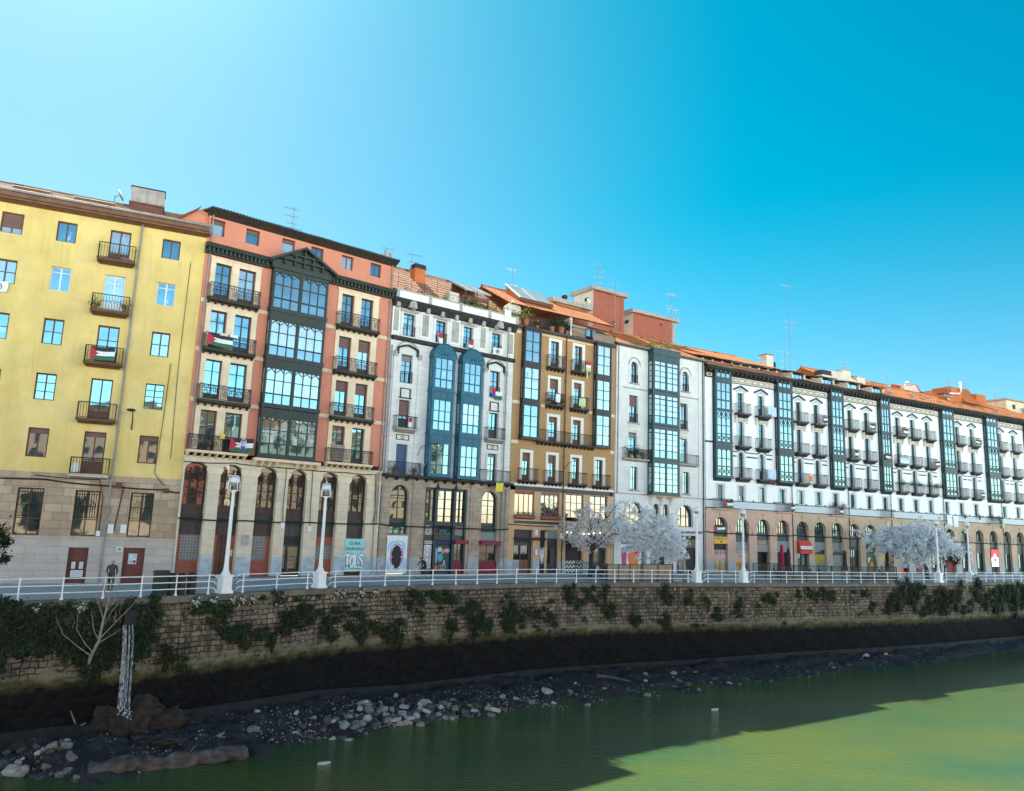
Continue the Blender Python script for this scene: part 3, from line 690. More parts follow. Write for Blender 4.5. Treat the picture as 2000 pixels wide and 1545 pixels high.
# upper wall
pr = [(.35,1.5),(2.08,3.33),(10.5,11.6),(12.25,13.36)]
lev = [(19.75,22.38),(16.08,18.86),(12.38,15.25),(8.78,11.62)]
hol = [(a,b,c,d) for a,b in pr for c,d in lev]
att = [(-.33,.72,24.42,25.6),(2.3,3.35,24.44,25.6),(5.13,6.18,24.5,25.62),(7.53,8.6,24.45,25.6),(10.22,11.27,24.46,25.6),(12.87,13.9,24.48,25.62)]
mb = MB(); wall(mb, X0, X1, 8.7, 26.1, hol+att, M["red"], .28); body(mb, X0, X1, 8.7, 26.1, 11, M["red"], False)
for zz in (19.33, 15.75, 12.15): mb.box(X0, X1, -.035, .01, zz, zz+.28, M["cream"])
mb.build("wall", RD)
mb = MB()
for a, b in ((-.02,3.72),(10.15,13.9)):
    for k, (c, d) in enumerate(lev):
        hs = [h for h in hol if a < h[0] < b and h[2] == c]
        wall(mb, a, b, c-.1, d+.42, hs, M["cream"], .1, -.06); mb.box(a-.05, b+.05, -.1, -.058, d+.3, d+.44, M["cream"]); mb.box(a-.02,b+.02,-.061,.0,d+.41,d+.42,M["cream"])
mb.build("window_surround", RD)
for ci, (a, b) in enumerate(pr):
    for fi, (c, d) in enumerate(lev):
        bl = {(2,1):.3,(3,1):.33,(2,2):.28,(3,2):.3}.get((ci, fi), 0)
        if (ci, fi) == (2,3):
            window(RD, a, b, c, d, "doorframe", .2, 1, (.55,.8), gm="glassdk"); mb = MB(); mb.box(a-.02, b+.05, -.12, -.07, c+.1, c+1.35, M["canvas"]); mb.build("board", RD)
        else: window(RD, a, b, c, d, "doorframe", .2, 1, (.36,.72), gm="glassdk" if (ci, fi) == (2,0) else "glass", blind=bl, panel=.16)
for i, (a, b, c, d) in enumerate(att): window(RD, a, b, c, d, "brownwood", .2, 0 if i < 3 else 1, blind=.24 if i < 3 else 0, name="attic_window")
for k, zz in enumerate((19.68, 16.0, 12.3)):
    balcony(RD, -.05, 3.65, zz, .62, .18, "darkslab", 8, rail=1.05, style="orn", taper=.06); balcony(RD, 10.1, 13.85, zz, .62, .18, "darkslab", 8, rail=1.05, style="orn", taper=.06)
for a, b in ((-.4,3.75),(10.0,14.0)): balcony(RD, a, b, 8.72, .62, .16, "cream", 9, "cream", 1.05, "orn", cd=.32)
mb = MB(); mb.box(4.3, 9.5, -.62, .0, 8.35, 8.56, M["cream"])
for k in range(10):
    if k in (4, 5): continue
    x = 4.45+4.9*k/9; mb.prismx([(-.55,8.35),(0,8.35),(0,7.95),(-.2,7.98)], x-.09, x+.09, M["cream"])
mb.box(X0, X1+.04, -.1, .02, 8.25, 8.36, M["cream"]); mb.build("corbel_course", RD)
def gab(mb):
    f = M["darkgreen"]; mb.prism([(4.3,23.2),(9.2,23.2),(9.2,23.5),(6.75,24.85),(4.3,23.5)], -.55, .02, f)
    for s_ in (1, -1):
        xa = 6.75-s_*2.75; mb.prism([(xa,23.35),(6.75,24.86),(6.75,25.06),(xa,23.56)] if s_ > 0 else [(6.75,24.86),(xa,23.35),(xa,23.56),(6.75,25.06)], -.95, .3, f)
    for x in (5.2, 6.0, 6.75, 7.5, 8.3): mb.box(x-.05, x+.05, -.8, -.55, 23.4, 23.9+.9*(1-abs(x-6.75)/2.4), f)
    mb.box(4.5, 9.0, -.82, -.75, 23.75, 23.85, f); mb.box(5.5, 8.0, -.82, -.75, 24.2, 24.3, f); mb.box(4.3, 9.2, -.66, .0, 22.95, 23.2, f)
zones = []
for z0, ar in ((8.6,0),(12.3,0),(15.95,0),(19.6,0)):
    zones += [(z0, z0+.32, "c" if z0 > 9 else "s", ()), (z0+.32, z0+1.02, "g", ()), (z0+1.02, z0+1.1, "s", ()), (z0+1.1, z0+2.95 if z0 < 19 else z0+3.05, "g", (.52,)), (z0+2.95 if z0 < 19 else z0+3.05, z0+3.35, "s", ())]
    if z0 < 19: zones += [(z0+3.35, z0+3.65, "s", ())]
    else: zones += [(z0+3.35, z0+3.4, "c", ())]
gal = gallery(RD, 4.5, 9.0, .55, zones, "darkgreen", 6, 1, cap=gab, split=[2.25])
mb = MB()
for z0 in (8.6, 12.3, 15.95, 19.6):
    for k in range(6):
        a = 4.62+(4.26/6)*k+.05; w = .62; zt = z0+2.95+(.1 if z0 > 19 else 0)
        for s_ in (0, 1): mb.tube([(a+w*s_, -.52, zt-.3), (a+w/2, -.52, zt-.02)], .028, M["darkgreen"], 4)
mb.build("arch_tracery", gal)
mb = MB(); D2 = M["darkgreen"]
for a, b in ((X0-.1, 4.25), (9.25, X1+.12)):
    mb.prismx([(-.62, 23.62), (.02, 23.72), (.02, 23.2), (-.5, 23.35)], a, b, D2); mb.box(a, b, -.3, .0, 22.92, 23.2, D2)
    n = int((b-a)/.32)
    for k in range(n): x = a+.12+(b-a-.2)*k/n; mb.box(x, x+.15, -.48, -.3, 23.02, 23.3, D2)
mb.build("cornice", RD)
mb = MB(); mb.prismx([(-.72, 26.12), (.05, 25.75), (.05, 26.12)], X0-.1, X1+.1, M["darkslab"]); mb.box(X0-.15, X1+.1, -.78, .1, 26.12, 26.2, M["darkgreen"]); mb.build("eave", RD)
RR = roof(RD, X0-.1, X1+.1, -.7, 26.2, 6.5, 27.6, "tileb", back=(12, 26))
mb = MB(); mb.prism([(-2.7,24.6),(-.45,24.6),(-.45,26.0),(-1.1,26.1),(-2.6,24.95)], .25, 6, M["red"]); mb.build("side_gable", RD)
mb = MB(); mb.prism([(-2.8,24.85),(-1.4,26.0),(-1.05,26.35),(-1.2,26.05),(-2.6,24.75)], .0, 6, M["tileo"]); mb.build("side_gable_roof", RD)
pipe(RD, -.2, 8.9, 26, -.09); pipe(RD, 14.95, 4, 26, -.09)
pipe(RD, 14.75, .2, 8.2, -.12, .035)
# ================================================================== WHITE HOUSE WITH TWO TEAL BAYS
W = bld("white_house", "white stone house with two round topped teal glazed bays and a blackened cornice", (-9.97, 63.35), 37.3)
X0, X1 = -.5, 12.56
T = [(.58,1.7),(3.85,4.92),(6.78,7.8),(9.92,11.0)]
s4 = [(.62,1.72,15.95,18.4),(9.95,11.05,15.95,18.4)]; s3 = [(.62,1.72,12.1,14.5),(9.95,11.05,12.1,14.5)]; s2 = [(.62,1.72,8.25,10.75),(10.05,11.05,8.25,10.75)]
mb = MB(); wall(mb, X0, X1, 8.0, 22.6, [(a,b,20.02,22.0) for a,b in T]+s4+s3+s2, M["white"], .3); body(mb, X0, X1, 8.0, 22.6, 12, M["whitesm"], True); mb.build("wall", W)
gh = [(.38,2.1,3.35,7.36,.86),(3.68,7.98,.1,7.34),(9.58,11.34,2.95,7.36,.86),(.28,2.16,.1,3.3),(9.5,11.56,.1,2.9)]
mb = MB(); wall(mb, X0, X1, .0, 7.95, gh, M["tanstone"], .4, -.05); body(mb, X0, X1, -.4, 8.0, 12, M["tanstone"], False); mb.build("stone_ground_floor", W)
mb = MB()
for a, b in ((X0,.12),(2.45,3.4),(8.3,9.3),(11.75,12.5)):
    mb.box(a, b, -.14, -.05, 1.45, 7.9, M["tanstone"]); mb.box(a-.04, b+.04, -.17, -.05, .0, 1.449, M["greybase"]); mb.box(a-.05, b+.05, -.2, -.05, 7.45, 7.9, M["tanstone"])
    for k in range(9): zz = 2.0+k*.52; mb.box(a+(b-a)*.25, a+(b-a)*.75, -.17, -.14, zz, zz+.34, M["tanstone"])
mb.build("pilaster", W)
for i, (a, b) in enumerate(T): window(W, a, b, 20.02, 22.0, "tealdk", .22, 1, (.55,.8), gm="glass"); railing(W, a-.02, b+.02, .12, 20.05, .8, name="window_railing")
for q, (a,b,c,d) in enumerate(s4): window(W, a, b, c, d, "tealdk", .24, 1, (.62,), gm="glassdk", blind=.2 if q == 0 else 0, bm="blindg"); railing(W, a, b, .08, c, .95, name="window_railing")
for q, (a,b,c,d) in enumerate(s3):
    window(W, a, b, c, d, "tealdk", .24, 1, (.4,), panel=.35, blind=.58 if q == 0 else 0, gm="glass"); balcony(W, a-.42, b+.5, c-.05, .6, .14, "greystone", 0, taper=.2, rail=1.0)
window(W, *s2[1], "tealdk", .24, 1, (.6,), gm="glassdk", blind=.1, bm="blindg")
mb = MB(); a,b,c,d = s2[0]; 
for k in range(5): mb.box(a+(b-a)*k/5+.005, a+(b-a)*(k+1)/5-.005, .16, .22, c, d, M["bluedoor"])
mb.box(a, b, .18, .21, c, d, M["bluedoor"]); mb.build("shutter", W)
mb = MB()
for a, b in ((.62,1.72),(9.95,11.05)):       # framed niche with toothed black hood, panels between storeys
    m_ = (a+b)/2; K = M["blackstone"]
    for k in range(8):
        for s_ in (-1, 1):
            x = m_+s_*(.06+k*.115); z = 19.28-.035*k-(0 if k < 6 else .05); mb.box(x-.055, x+.055, -.2, .0, z-.1-.05*(k%2), z, K)
    for s_ in (-1, 1): x = m_+s_*.95; mb.box(x-.07, x+.07, -.16, .0, 18.35, 18.98, K)
    o = arc(m_-1.25, m_+1.25, 18.3, 1.3, 18); n_ = arc(m_-1.13, m_+1.13, 18.3, 1.17, 18)
    for k in range(18): mb.prism([o[k],o[k+1],n_[k+1],n_[k]], -.07, .0, M["greystone"])
    for x in (m_-1.3, m_+1.1): mb.box(x, x+.22, -.12, .0, 8.3, 18.3, M["white"]); mb.box(x-.06, x+.28, -.17, .0, 18.1, 18.55, M["greystone"])
    for z0, z1 in ((14.62,15.5),):
        for p in ((m_-.5,m_+.5,z1-.06,z1),(m_-.5,m_-.42,z0+.1,z1-.061),(m_+.42,m_+.5,z0+.1,z1-.061),(m_-.62,m_+.62,z0,z0+.09)): mb.box(p[0],p[1],-.09,.0,p[2],p[3],K)
    for p in ((m_-.62,m_+.62,11.5,11.56),(m_-.62,m_+.62,11.1,11.16),(m_-.62,m_-.56,11.161,11.499),(m_+.56,m_+.62,11.161,11.499)): mb.box(p[0],p[1],-.05,.0,p[2],p[3],K)
    mb.tube([(m_+.15*cos(t*pi/6),-.03,11.33+.13*sin(t*pi/6)) for t in range(12)], .025, K, 4, closed=True)
    for z in (8.25,12.1): 
        for x in (a-.14, b): mb.box(x, x+.14, -.06, .0, z, z+2.6, M["white"])
mb.build("ornament", W)
mb = MB()
for a, b in ((X0,.2),(2.3,3.2),(5.35,6.35),(8.5,9.3),(11.6,12.5)): mb.box(a, b, -.06, .0, 20.1, 22.4, M["whitesm"]); mb.box(a+.12, b-.12, -.085, -.06, 20.3, 22.2, M["greystone"])
for a, b in T:
    for x in (a-.24, b+.04): mb.box(x, x+.2, -.09, .0, 20.0, 22.1, M["white"])
    mb.box(a-.3, b+.3, -.14, .0, 22.1, 22.3, M["greystone"])
mb.build("pilaster", W)
mb = MB(); K = M["blackstone"]; mb.prismx([(-.3,19.55),(.0,19.5),(.0,19.84),(-.32,19.84)], X0, X1, K); mb.build("string_course", W)
mb = MB(); mb.prismx([(-.2,22.45),(.0,22.4),(.0,23.1),(-.6,23.1),(-.55,22.9)], X0-.05, X1+.05, K)
for k in range(9):
    x = X0+.35+k*1.48; mb.box(x-.16, x+.16, -.42, -.19, 22.3, 22.85, M["greystone"]); 
for x in (1.15, 10.45): mb.prism([(x-.35,22.4),(x+.35,22.4),(x+.3,22.9),(x,23.06),(x-.3,22.9)], -.66, -.3, M["greystone"])
mb.build("cornice", W)
mb = MB(); mb.box(X0, X1, -.5, -.2, 23.101, 23.75, M["whitesm"]); mb.box(X0-.03, X1+.03, -.55, -.15, 23.751, 23.86, M["greystone"])
for k in range(5): x = X0+k*3.2; mb.box(x, x+.3, -.56, -.14, 23.101, 23.9, M["greystone"])
mb.build("parapet", W)
mb = MB(); mb.box(X0-.02, X1+.1, -.62, .0, 7.98, 8.2, K)
for k in range(14): x = X0+.3+k*.95; mb.prismx([(-.5,7.979),(-.04,7.979),(-.04,7.7),(-.2,7.75)], x-.1, x+.1, K)
mb.build("ledge", W)
for a, b in ((-.1,2.9),(9.0,12.3)): railing(W, a, b, .55, 8.21, 1.0)
for x in (2.95,): 
    mb = MB(); mb.lathe([(.12,0),(.2,.1),(.09,.3),(.12,.7),(.24,.95),(.2,1.05)], M["greystone"], 10, (x,-.45,8.2)); mb.build("stone_urn", W)
def dome(x0, x1, dep):
    def f(mb):
        m_ = M["teal"]; c = (x0+x1)/2; r = (x1-x0)/2+.06; pts = arc(c-r, c+r, 18.62, 1.18, 16)
        mb.prism([(p[0],p[1]) for p in pts], -dep-.02, .02, m_)
        for k in range(1, 8):
            t = pi*k/8; mb.tube([(c+.25*cos(t),-dep-.03,18.62+.22*sin(t)),(c+.93*r*cos(t),-dep-.03,18.62+1.08*sin(t))], .025, m_, 4)
        mb.tube([(p[0],-dep-.03,p[1]) for p in pts], .05, m_, 5); mb.tube([(c+.25*cos(pi*k/8),-dep-.03,18.62+.22*sin(pi*k/8)) for k in range(9)], .03, m_, 4)
        mb.box(x0-.06, x1+.06, -dep-.06, .02, 18.5, 18.64, m_)
    return f
for a, b in ((3.38,5.62),(6.38,8.62)):
    z = []
    for z0, nb in ((8.2,3),(11.95,3),(15.62,3)):
        z += [(z0,z0+.3,"s",()),(z0+.3,z0+.98,"g",()),(z0+.98,z0+1.06,"s",()),(z0+1.06,z0+2.85,"g",(.48,))]
        if z0 < 15: z += [(z0+2.85,z0+3.58,"s",()),(z0+3.58,z0+3.75,"c",())]
    z += [(18.47,18.5,"s",())]
    gallery(W, a, b, .75, z, "teal", 3, 1, cap=dome(a, b, .75), corner=.22)
# shop fronts
window(W, .38, 2.1, 4.2, 7.36, "tealdk", .28, 1, (.42,.66), arch=.86, gm="glasslow", panel=.14)
window(W, 9.58, 11.34, 4.2, 7.36, "tealdk", .28, 1, (.34,.58), arch=.86, gm="glasslow", panel=.1)
mb = MB(); T2 = M["tealdk"]; y = .2
for x in (3.72,4.88,6.75,7.94): mb.box(x-.13, x+.13, y-.2, y+.1, .1, 7.3, T2)
for x in (4.88, 6.75): mb.lathe([(.16,7.2),(.2,7.3),(.1,7.6),(.02,8.05)], T2, 8, (x, y-.22, 0))
mb.box(3.7, 7.96, y-.12, y+.1, 4.15, 4.5, T2); mb.box(3.7, 7.96, y-.08, y+.1, 7.1, 7.34, T2); mb.box(3.7,7.96,y-.05,y+.1,2.95,3.35,T2)
for a, b in ((3.85,4.75),(5.01,6.62),(6.88,7.81)):
    mb.box((a+b)/2-.05,(a+b)/2+.05,y-.04,y+.08,4.5,7.1,T2)
    for zz in (4.95,5.6,6.4): mb.box(a,b,y-.03,y+.07,zz-.03,zz+.03,T2)
sf = mb.build("shop_front", W)
g = MB(); g.poly([(3.7,y+.05,4.5),(7.96,y+.05,4.5),(7.96,y+.05,7.1),(3.7,y+.05,7.1)], M["glasslow"]); g.build("pane", sf)
g = MB(); g.box(3.85,4.75,y+.04,y+.06,3.36,4.14,M["lightwall"])
for cx in (4.07,4.52): 
    g.tube([(cx+.2*cos(t*pi/7),y+.03,3.75+.33*sin(t*pi/7)) for t in range(14)],.02,T2,4,closed=True); g.tube([(cx-.16,y+.03,3.5),(cx+.16,y+.03,4.0)],.015,T2,4); g.tube([(cx+.16,y+.03,3.5),(cx-.16,y+.03,4.0)],.015,T2,4)
g.build("fanlight", sf)
mb = MB(); mb.box(3.85,4.75,y,y+.05,.1,2.94,T2); mb.box(3.92,4.68,y-.02,y-.001,.55,2.5,M["wht"]); mb.box(3.88,4.72,y-.05,y-.001,2.58,2.85,M["lightwall"]); words(mb,3.95,4.65,2.64,.14,y-.052,"blackp",9)
for k in range(4): mb.tube([(4.3+.13*cos(t*pi/6),y-.03,.85+k*.42+.2*sin(t*pi/6)) for t in range(12)],.018,T2,4,closed=True)
for x in (4.08,4.52): mb.tube([(x,y-.03,.55),(x,y-.03,2.5)],.016,T2,4)
for zz in (.9,1.5,2.1): mb.tube([(3.92,y-.03,zz),(4.17,y-.03,zz)],.016,T2,4); mb.tube([(4.43,y-.03,zz),(4.68,y-.03,zz)],.016,T2,4)
mb.build("door", W)
mb = MB(); a, b = 5.02, 6.62; mb.box(a,b,y,y+.05,.1,2.94,M["tealdk"]); mb.box(a,b,y-.03,y-.001,2.5,2.94,M["blackp"]); words(mb,a+.2,b-.05,2.62,.2,y-.035,"bluep",9)
mb.box(a+.05,b-.05,y-.02,y-.001,.3,2.4,M["tealdk"])
for p, m_ in (((a+.06,a+.3,.9,2.35),"lilac"),((a+.3,a+.7,1.9,2.38),"cyanpaint"),((a+.35,a+.85,1.1,1.85),"tealp"),((a+.7,a+1.0,1.75,2.2),"orangep"),((a+1.0,b-.1,1.85,2.25),"lilac"),((a+.9,a+1.1,.8,1.3),"lilac"),((a+.06,a+.28,.35,.9),"orangep")):
    c = ((p[0]+p[1])/2,(p[2]+p[3])/2); mb.prism([(c[0]+(p[1]-p[0])/2*cos(t),c[1]+(p[3]-p[2])/2*sin(t)*(1+.15*cos(2*t))) for t in [k*pi/8 for k in range(16)]], y-.03+random.random()*.004, y-.02, M[m_])
mb.tube([(a+.8+.4*cos(t*pi/8),y-.035,.65+.2*sin(t*pi/8)) for t in range(16)],.018,M["wht"],4,closed=True); mb.tube([(a+.8+.14*cos(t*pi/6),y-.035,.65+.12*sin(t*pi/6)) for t in range(12)],.018,M["wht"],4,closed=True)
mb.build("painted_door", W)
for a, b in ((5.02,6.62),(6.88,7.81)): pass
mb = MB(); mb.box(5.02,6.62,y-.02,y+.03,3.36,4.14,M["blackp"]); words(mb,5.45,6.15,3.62,.17,y-.025,"tealp",5); words(mb,5.75,6.5,3.4,.15,y-.025,"tealp",6); words(mb,5.12,5.6,3.4,.15,y-.025,"orangep",4); mb.build("shop_sign", W)
mb = MB(); mb.box(6.88,7.81,y-.02,y+.03,3.36,4.14,M["greyp"]); mb.ball((7.33,y-.03,3.9),.1,M["redp"],8,4,(1,.3,1)); mb.box(7.315,7.345,y-.035,y-.02,3.55,3.85,M["redp"]); mb.build("shop_sign", W)
mb = MB(); mb.box(6.8,8.1,-.35,.1,2.65,2.96,M["plumx"] if "plumx" in M else M["burgundy"]); mb.box(8.1,9.45,-.12,-.04,2.86,2.96,M["burgundy"]); mb.box(9.45,11.6,-.4,.0,2.6,2.94,M["burgundy"]); words(mb,10.1,11.1,2.63,.18,-.405,"bluep",9); mb.build("awning_box", W)
window(W, 6.88, 7.81, 1.15, 2.7, "blackp" if False else "doorframe", .2, 1, (.4,.78), gm="glasslow"); window(W, 9.55, 11.45, 1.15, 2.88, "doorframe", .25, 1, (.42,.8), gm="glasslow")
mb = MB(); mb.box(6.82,8.05,.12,.3,.1,1.14,M["burgundy"]); mb.box(9.5,11.56,.15,.33,.1,1.14,M["burgundy"]); mb.build("panelled_base", W)
mb = MB(); mb.box(9.58,11.34,.2,.3,2.95,4.15,T2); mb.box(9.6,11.3,.17,.2,3.0,3.7,M["greyp"]); words(mb,10.3,11.0,3.35,.17,.165,"tealp",5); words(mb,10.55,11.2,3.1,.15,.165,"tealp",6); words(mb,9.95,10.4,3.1,.15,.165,"orangep",4); mb.build("shop_sign", W)
window(W, .38, 2.1, 3.32, 4.12, "tealdk", .22, 2, (.5,), gm="glassbay"); mb = MB(); mb.box(.28,2.16,-.12,.1,.2,3.24,M["wht"])
ol = [(1.22+.86*cos(t)*(1 if abs(cos(t))>.3 else .95), 1.62+1.2*sin(t)) for t in [k*pi/16 for k in range(32)]]
def ell(cx, cz, rx, rz, n=28, wob=0, e=.75): return [(cx+rx*(abs(cos(t))**e*(1 if cos(t)>0 else -1))*(1+wob*sin(5*t)), cz+rz*(abs(sin(t))**e*(1 if sin(t)>0 else -1))) for t in [k*2*pi/n for k in range(n)]]
for p, yy, m_ in ((ell(1.2,2.2,.82,.62,wob=.03),-.123,"skyp"),(ell(1.2,1.55,.74,1.12),-.126,"wht"),(ell(1.22,1.55,.66,1.06),-.129,"lilac"),(ell(1.2,1.52,.46,.9,e=.35,wob=.04),-.132,"blackp"),(ell(.55,.95,.2,.5),-.1235,"skyp"),(ell(1.95,.95,.16,.5),-.1235,"skyp")): mb.prism(p, yy, -.12, M[m_])
for k in range(30):
    t = 2*pi*k/30; x, z = 1.2+.47*abs(cos(t))**.35*(1 if cos(t)>0 else -1), 1.52+.9*abs(sin(t))**.35*(1 if sin(t)>0 else -1); q = .14 if k not in (20,22) else .3
    mb.prism([(x-.045*sin(t),z+.045*cos(t)),(x+.045*sin(t),z-.045*cos(t)),(x-q*cos(t),z-q*sin(t))], -.137, -.13, M["wht"])
for x, z in ((.95,2.55),(1.55,2.6),(.85,2.35)): mb.prism(ell(x,z,.07,.07,10), -.127, -.12, M["wht"])
mb.build("painted_panel", W)
cable(W, [(X0,-.22,4.1),(2.4,-.2,4.0),(5.5,-.2,4.1),(8.8,-.22,3.98),(12.5,-.22,4.05)], .055); pipe(W, -.4, .2, 19, -.12, .06); pipe(W, 11.7, 1, 22.3, -.2, .05); pipe(W, 12.1, .2, 7.6, -.2, .05)
L_ = thing("wall_lamp", "thin black lamp arm on the white house left of its teal bays", "wall lamp"); L_.matrix_world = W.matrix_world.copy()
mb = MB(); mb.tube([(2.6,-.2,9.9),(2.7,-.5,10.6),(3.0,-1.1,10.85),(3.4,-1.6,10.9)], .03, M["iron"], 6); mb.build("bracket", L_); mb = MB(); mb.ball((3.45,-1.75,10.88), .22, M["iron"], 8, 5, (1.3,1,.3)); mb.build("lamp_head", L_)
M["solarglass"] = mat("grey_green_panel", (.30,.34,.31), .35, .1, 1)
WR = roof(W, X0, X1, .6, 24.15, 6.5, 28.2, "tilep", back=(13, 24.5))
chimney(WR, 3.6, 4.7, 3.8, 4.7, 26.0, 27.75, "orange", "blackp", .3, True); chimney(WR, 12.0, 13.1, 6.2, 7.0, 27.0, 28.0, "orange", "blackp", .15, True)
mb = MB(); mb.prismx([(.9,25.75),(3.6,27.15),(3.6,27.27),(.9,25.87)], 7.3, 10.2, M["solarglass"]); [mb.prismx([(.86,25.72),(3.64,27.16),(3.64,27.32),(.86,25.9)], x, x+.09, M["gutter"]) for x in (7.22,8.74,10.2)]; mb.box(7.4,10.1,3.3,3.45,25.6,26.95,M["brownwood"]); [mb.box(x,x+.1,.95,1.05,24.2,25.75,M["brownwood"]) for x in (7.4,8.7,10.0)]; mb.prismx([(.95,25.0),(1.05,25.0),(1.05,25.3),(.95,25.3)],7.4,10.1,M["brownwood"]); mb.build("skylight", WR)
mb = MB(); mb.box(5.0, 6.1, .0, .5, 23.7, 24.9, M["lightwall"]); mb.prism([(11.4,23.6),(13.3,23.6),(13.3,25.1),(12.4,25.6),(11.4,24.8)], .1, .4, M["lightwall"]); mb.build("terrace_wall", W)
mb = MB()
for k in range(10):
    x = X0+.2+k*1.3; mb.tube([(x,-.3,23.8),(x,-.3,25.0 if k%3 else 25.4)], .02, M["iron"], 4)
mb.tube([(X0,-.3,24.5),(X1-1,-.3,24.5)], .015, M["iron"], 4); mb.build("terrace_railing", W)
mb = MB(); mb.box(X0, X1, .8, 1.0, 22.6, 24.1, M["tilep"]); mb.build("attic_wall", W)
# ================================================================== OCHRE HOUSE
B = bld("ochre_house", "ochre house with white window frames between two tall black glazed bays", (.21, 71.11), 34.5)
X0, X1 = -.2, 12.62
wl = [(4.14,5.16,19.8,22.4),(7.14,8.14,19.8,22.4),(4.14,5.16,16.05,18.64),(7.14,8.14,16.05,18.64),(4.14,5.16,12.5,14.9),(7.14,8.14,12.5,14.9)]
w3 = [(1.15,2.05),(4.18,5.12),(7.15,8.05),(10.18,11.1)]; w3 = [(a,b,8.62,11.18) for a,b in w3]
mb = MB(); wall(mb, X0, X1, 8.05, 23.05, wl+w3, M["brown"], .3); body(mb, X0, X1, 4.6, 23.05, 12, M["brown"], True)
for zz in (11.95, 15.7): mb.box(X0, .6, -.05, .0, zz, zz+.3, M["cream"]); mb.box(12.1, X1, -.05, .0, zz, zz+.3, M["cream"])
mb.box(X0,.55,-.05,.0,22.5,22.8,M["cream"]); mb.box(3.0,9.6,-.05,.0,22.75,23.0,M["cream"]); mb.box(X0,X1,-.07,.0,8.06,8.3,M["whitetrim"])
for a in (3.1,): mb.box(a, 3.6, -.05, .0, 15.7, 16.0, M["cream"]); mb.box(9.15, 9.6, -.05, .0, 15.7, 16.0, M["cream"])
mb.build("wall", B)
mb = MB()
for a, b, c, d in wl+w3:
    mb.box(a-.26, a-.001, -.05, .02, c-.1, d+.28, M["whitetrim"]); mb.box(b+.001, b+.36, -.05, .02, c-.1, d+.28, M["whitetrim"]); mb.box(a-.001, b+.001, -.05, .02, d+.001, d+.28, M["whitetrim"])
mb.build("window_surround", B)
for k, (a,b,c,d) in enumerate(wl+w3):
    bl = {2:.36,3:.2,4:.2,5:.16,6:.3,7:.26,8:.04}.get(k, 0); window(B, a, b, c, d, "doorframe" if k in (0,1,9) else "brownwood", .2, 1, (.38,.7), gm="glassdk" if k in (0,1,9) else "glass", blind=bl, panel=.2)
for k, (a,b) in enumerate(((3.66,5.68),(6.7,8.75))):
    for zz in (19.72, 16.0): balcony(B, a, b, zz, .58, .14, "darkslab", 5, rail=1.15, style="orn", sp=.12)
balcony(B, 2.72, 9.72, 12.42, .55, .16, "darkslab", 15, rail=1.05, sp=.11)
for a, b in ((.7,2.75),(3.7,5.7),(6.68,8.7),(9.75,11.8)): balcony(B, a, b, 8.56, .58, .12, "darkslab", 5, rail=1.1, sp=.11)
for a, b in ((.66,2.66),(9.68,11.72)):
    z = [(12.36,12.5,"c",())]
    for z0 in (12.5, 16.1, 19.7):
        z += [(z0,z0+.16,"s",()),(z0+.16,z0+3.1,"g",(.33,.66)),(z0+3.1,z0+3.6 if z0 < 19 else z0+3.5,"s",())]
    gallery(B, a, b, .5, z, "blackbay", 2, 1, corner=.16)
mb = MB(); mb.box(.4, 12.0, -.12, .0, 7.64, 8.04, M["plum"]); mb.build("sign_band", B)
gh = [(.43,2.7,5.0,7.58),(3.46,5.7,5.0,7.58),(6.46,8.7,5.0,7.58),(9.52,11.82,5.0,7.58),(.5,2.68,.0,4.05),(3.5,5.72,.0,4.05),(6.55,8.75,.0,4.05),(9.5,11.8,.0,4.05)]
mb = MB(); wall(mb, X0, X1, .0, 7.64, gh, M["tan"], .3, -.04); body(mb, X0, X1, -.6, 4.6, 12, M["tan"], False); mb.box(X0,X1,-.08,.0,4.4,4.55,M["tan"])
mb.box(.43,5.7,-.06,-.035,4.6,4.85,M["doorframe"])
for a, b in ((X0,.44),(2.72,3.46),(5.74,6.5),(8.78,9.46)): mb.box(a, b, -.09, -.04, .0, 1.25, M["blueplinth"])
mb.build("ground_floor", B)
for q, (a,b,c,d) in enumerate(gh[:4]):
    if q < 2:
        window(B, a, b, 5.35, d, "redwood", .1, 3, (.88,), fw=.09, blind=.06 if q else .1, bm="redwood", gm="glasslow"); mb = MB(); mb.box(a, b, -.3, -.06, 5.08, 5.36, M["redwood"]); mb.build("flower_box", B)
        tb = thing("window_plant", "small dry plants in the wooden flower box of the "+("first" if q == 0 else "second")+" red wood window", "plant"); tb.matrix_world = B.matrix_world.copy()
        mb = MB()
        for k in range(90):
            x = random.uniform(a+.1, b-.1); z = 5.38+random.random()*.22; y = random.uniform(-.3,-.1); s_ = .05; mb.poly([(x-s_,y,z),(x+s_,y-.02,z+.02),(x+.02,y+.03,z+s_*1.8)], M[random.choice(["leaf","leafd","pinkpetal"])])
        mb.build("leaves", tb)
    else: window(B, a, b, 5.3, d, "doorframe", .12, 2, (.3,.64), fw=.08, gm="glasslow")
mb = MB(); mb.box(.5,2.68,.3,.36,2.9,4.05,M["plum"]); mb.box(.5,3.9,-.45,.25,3.15,3.35,M["blackp"]); mb.box(.5,1.4,.2,.4,.0,1.3,M["greybase"]); mb.box(1.4,2.4,.25,.3,.0,1.3,M["redwood"]); mb.box(1.88,1.92,.23,.25,.0,1.3,M["brownwood"]); mb.box(1.36,1.46,.2,.3,.0,3.0,M["doorframe"]); mb.box(2.35,2.68,.2,.3,.0,3.1,M["doorframe"]); mb.box(.5,2.68,.2,.3,2.6,2.9,M["doorframe"])
s_ = mb.build("shop_front", B); g = MB(); g.poly([(.5,.32,1.3),(2.68,.32,1.3),(2.68,.32,2.6),(.5,.32,2.6)], M["glasslow"]); g.build("pane", s_)
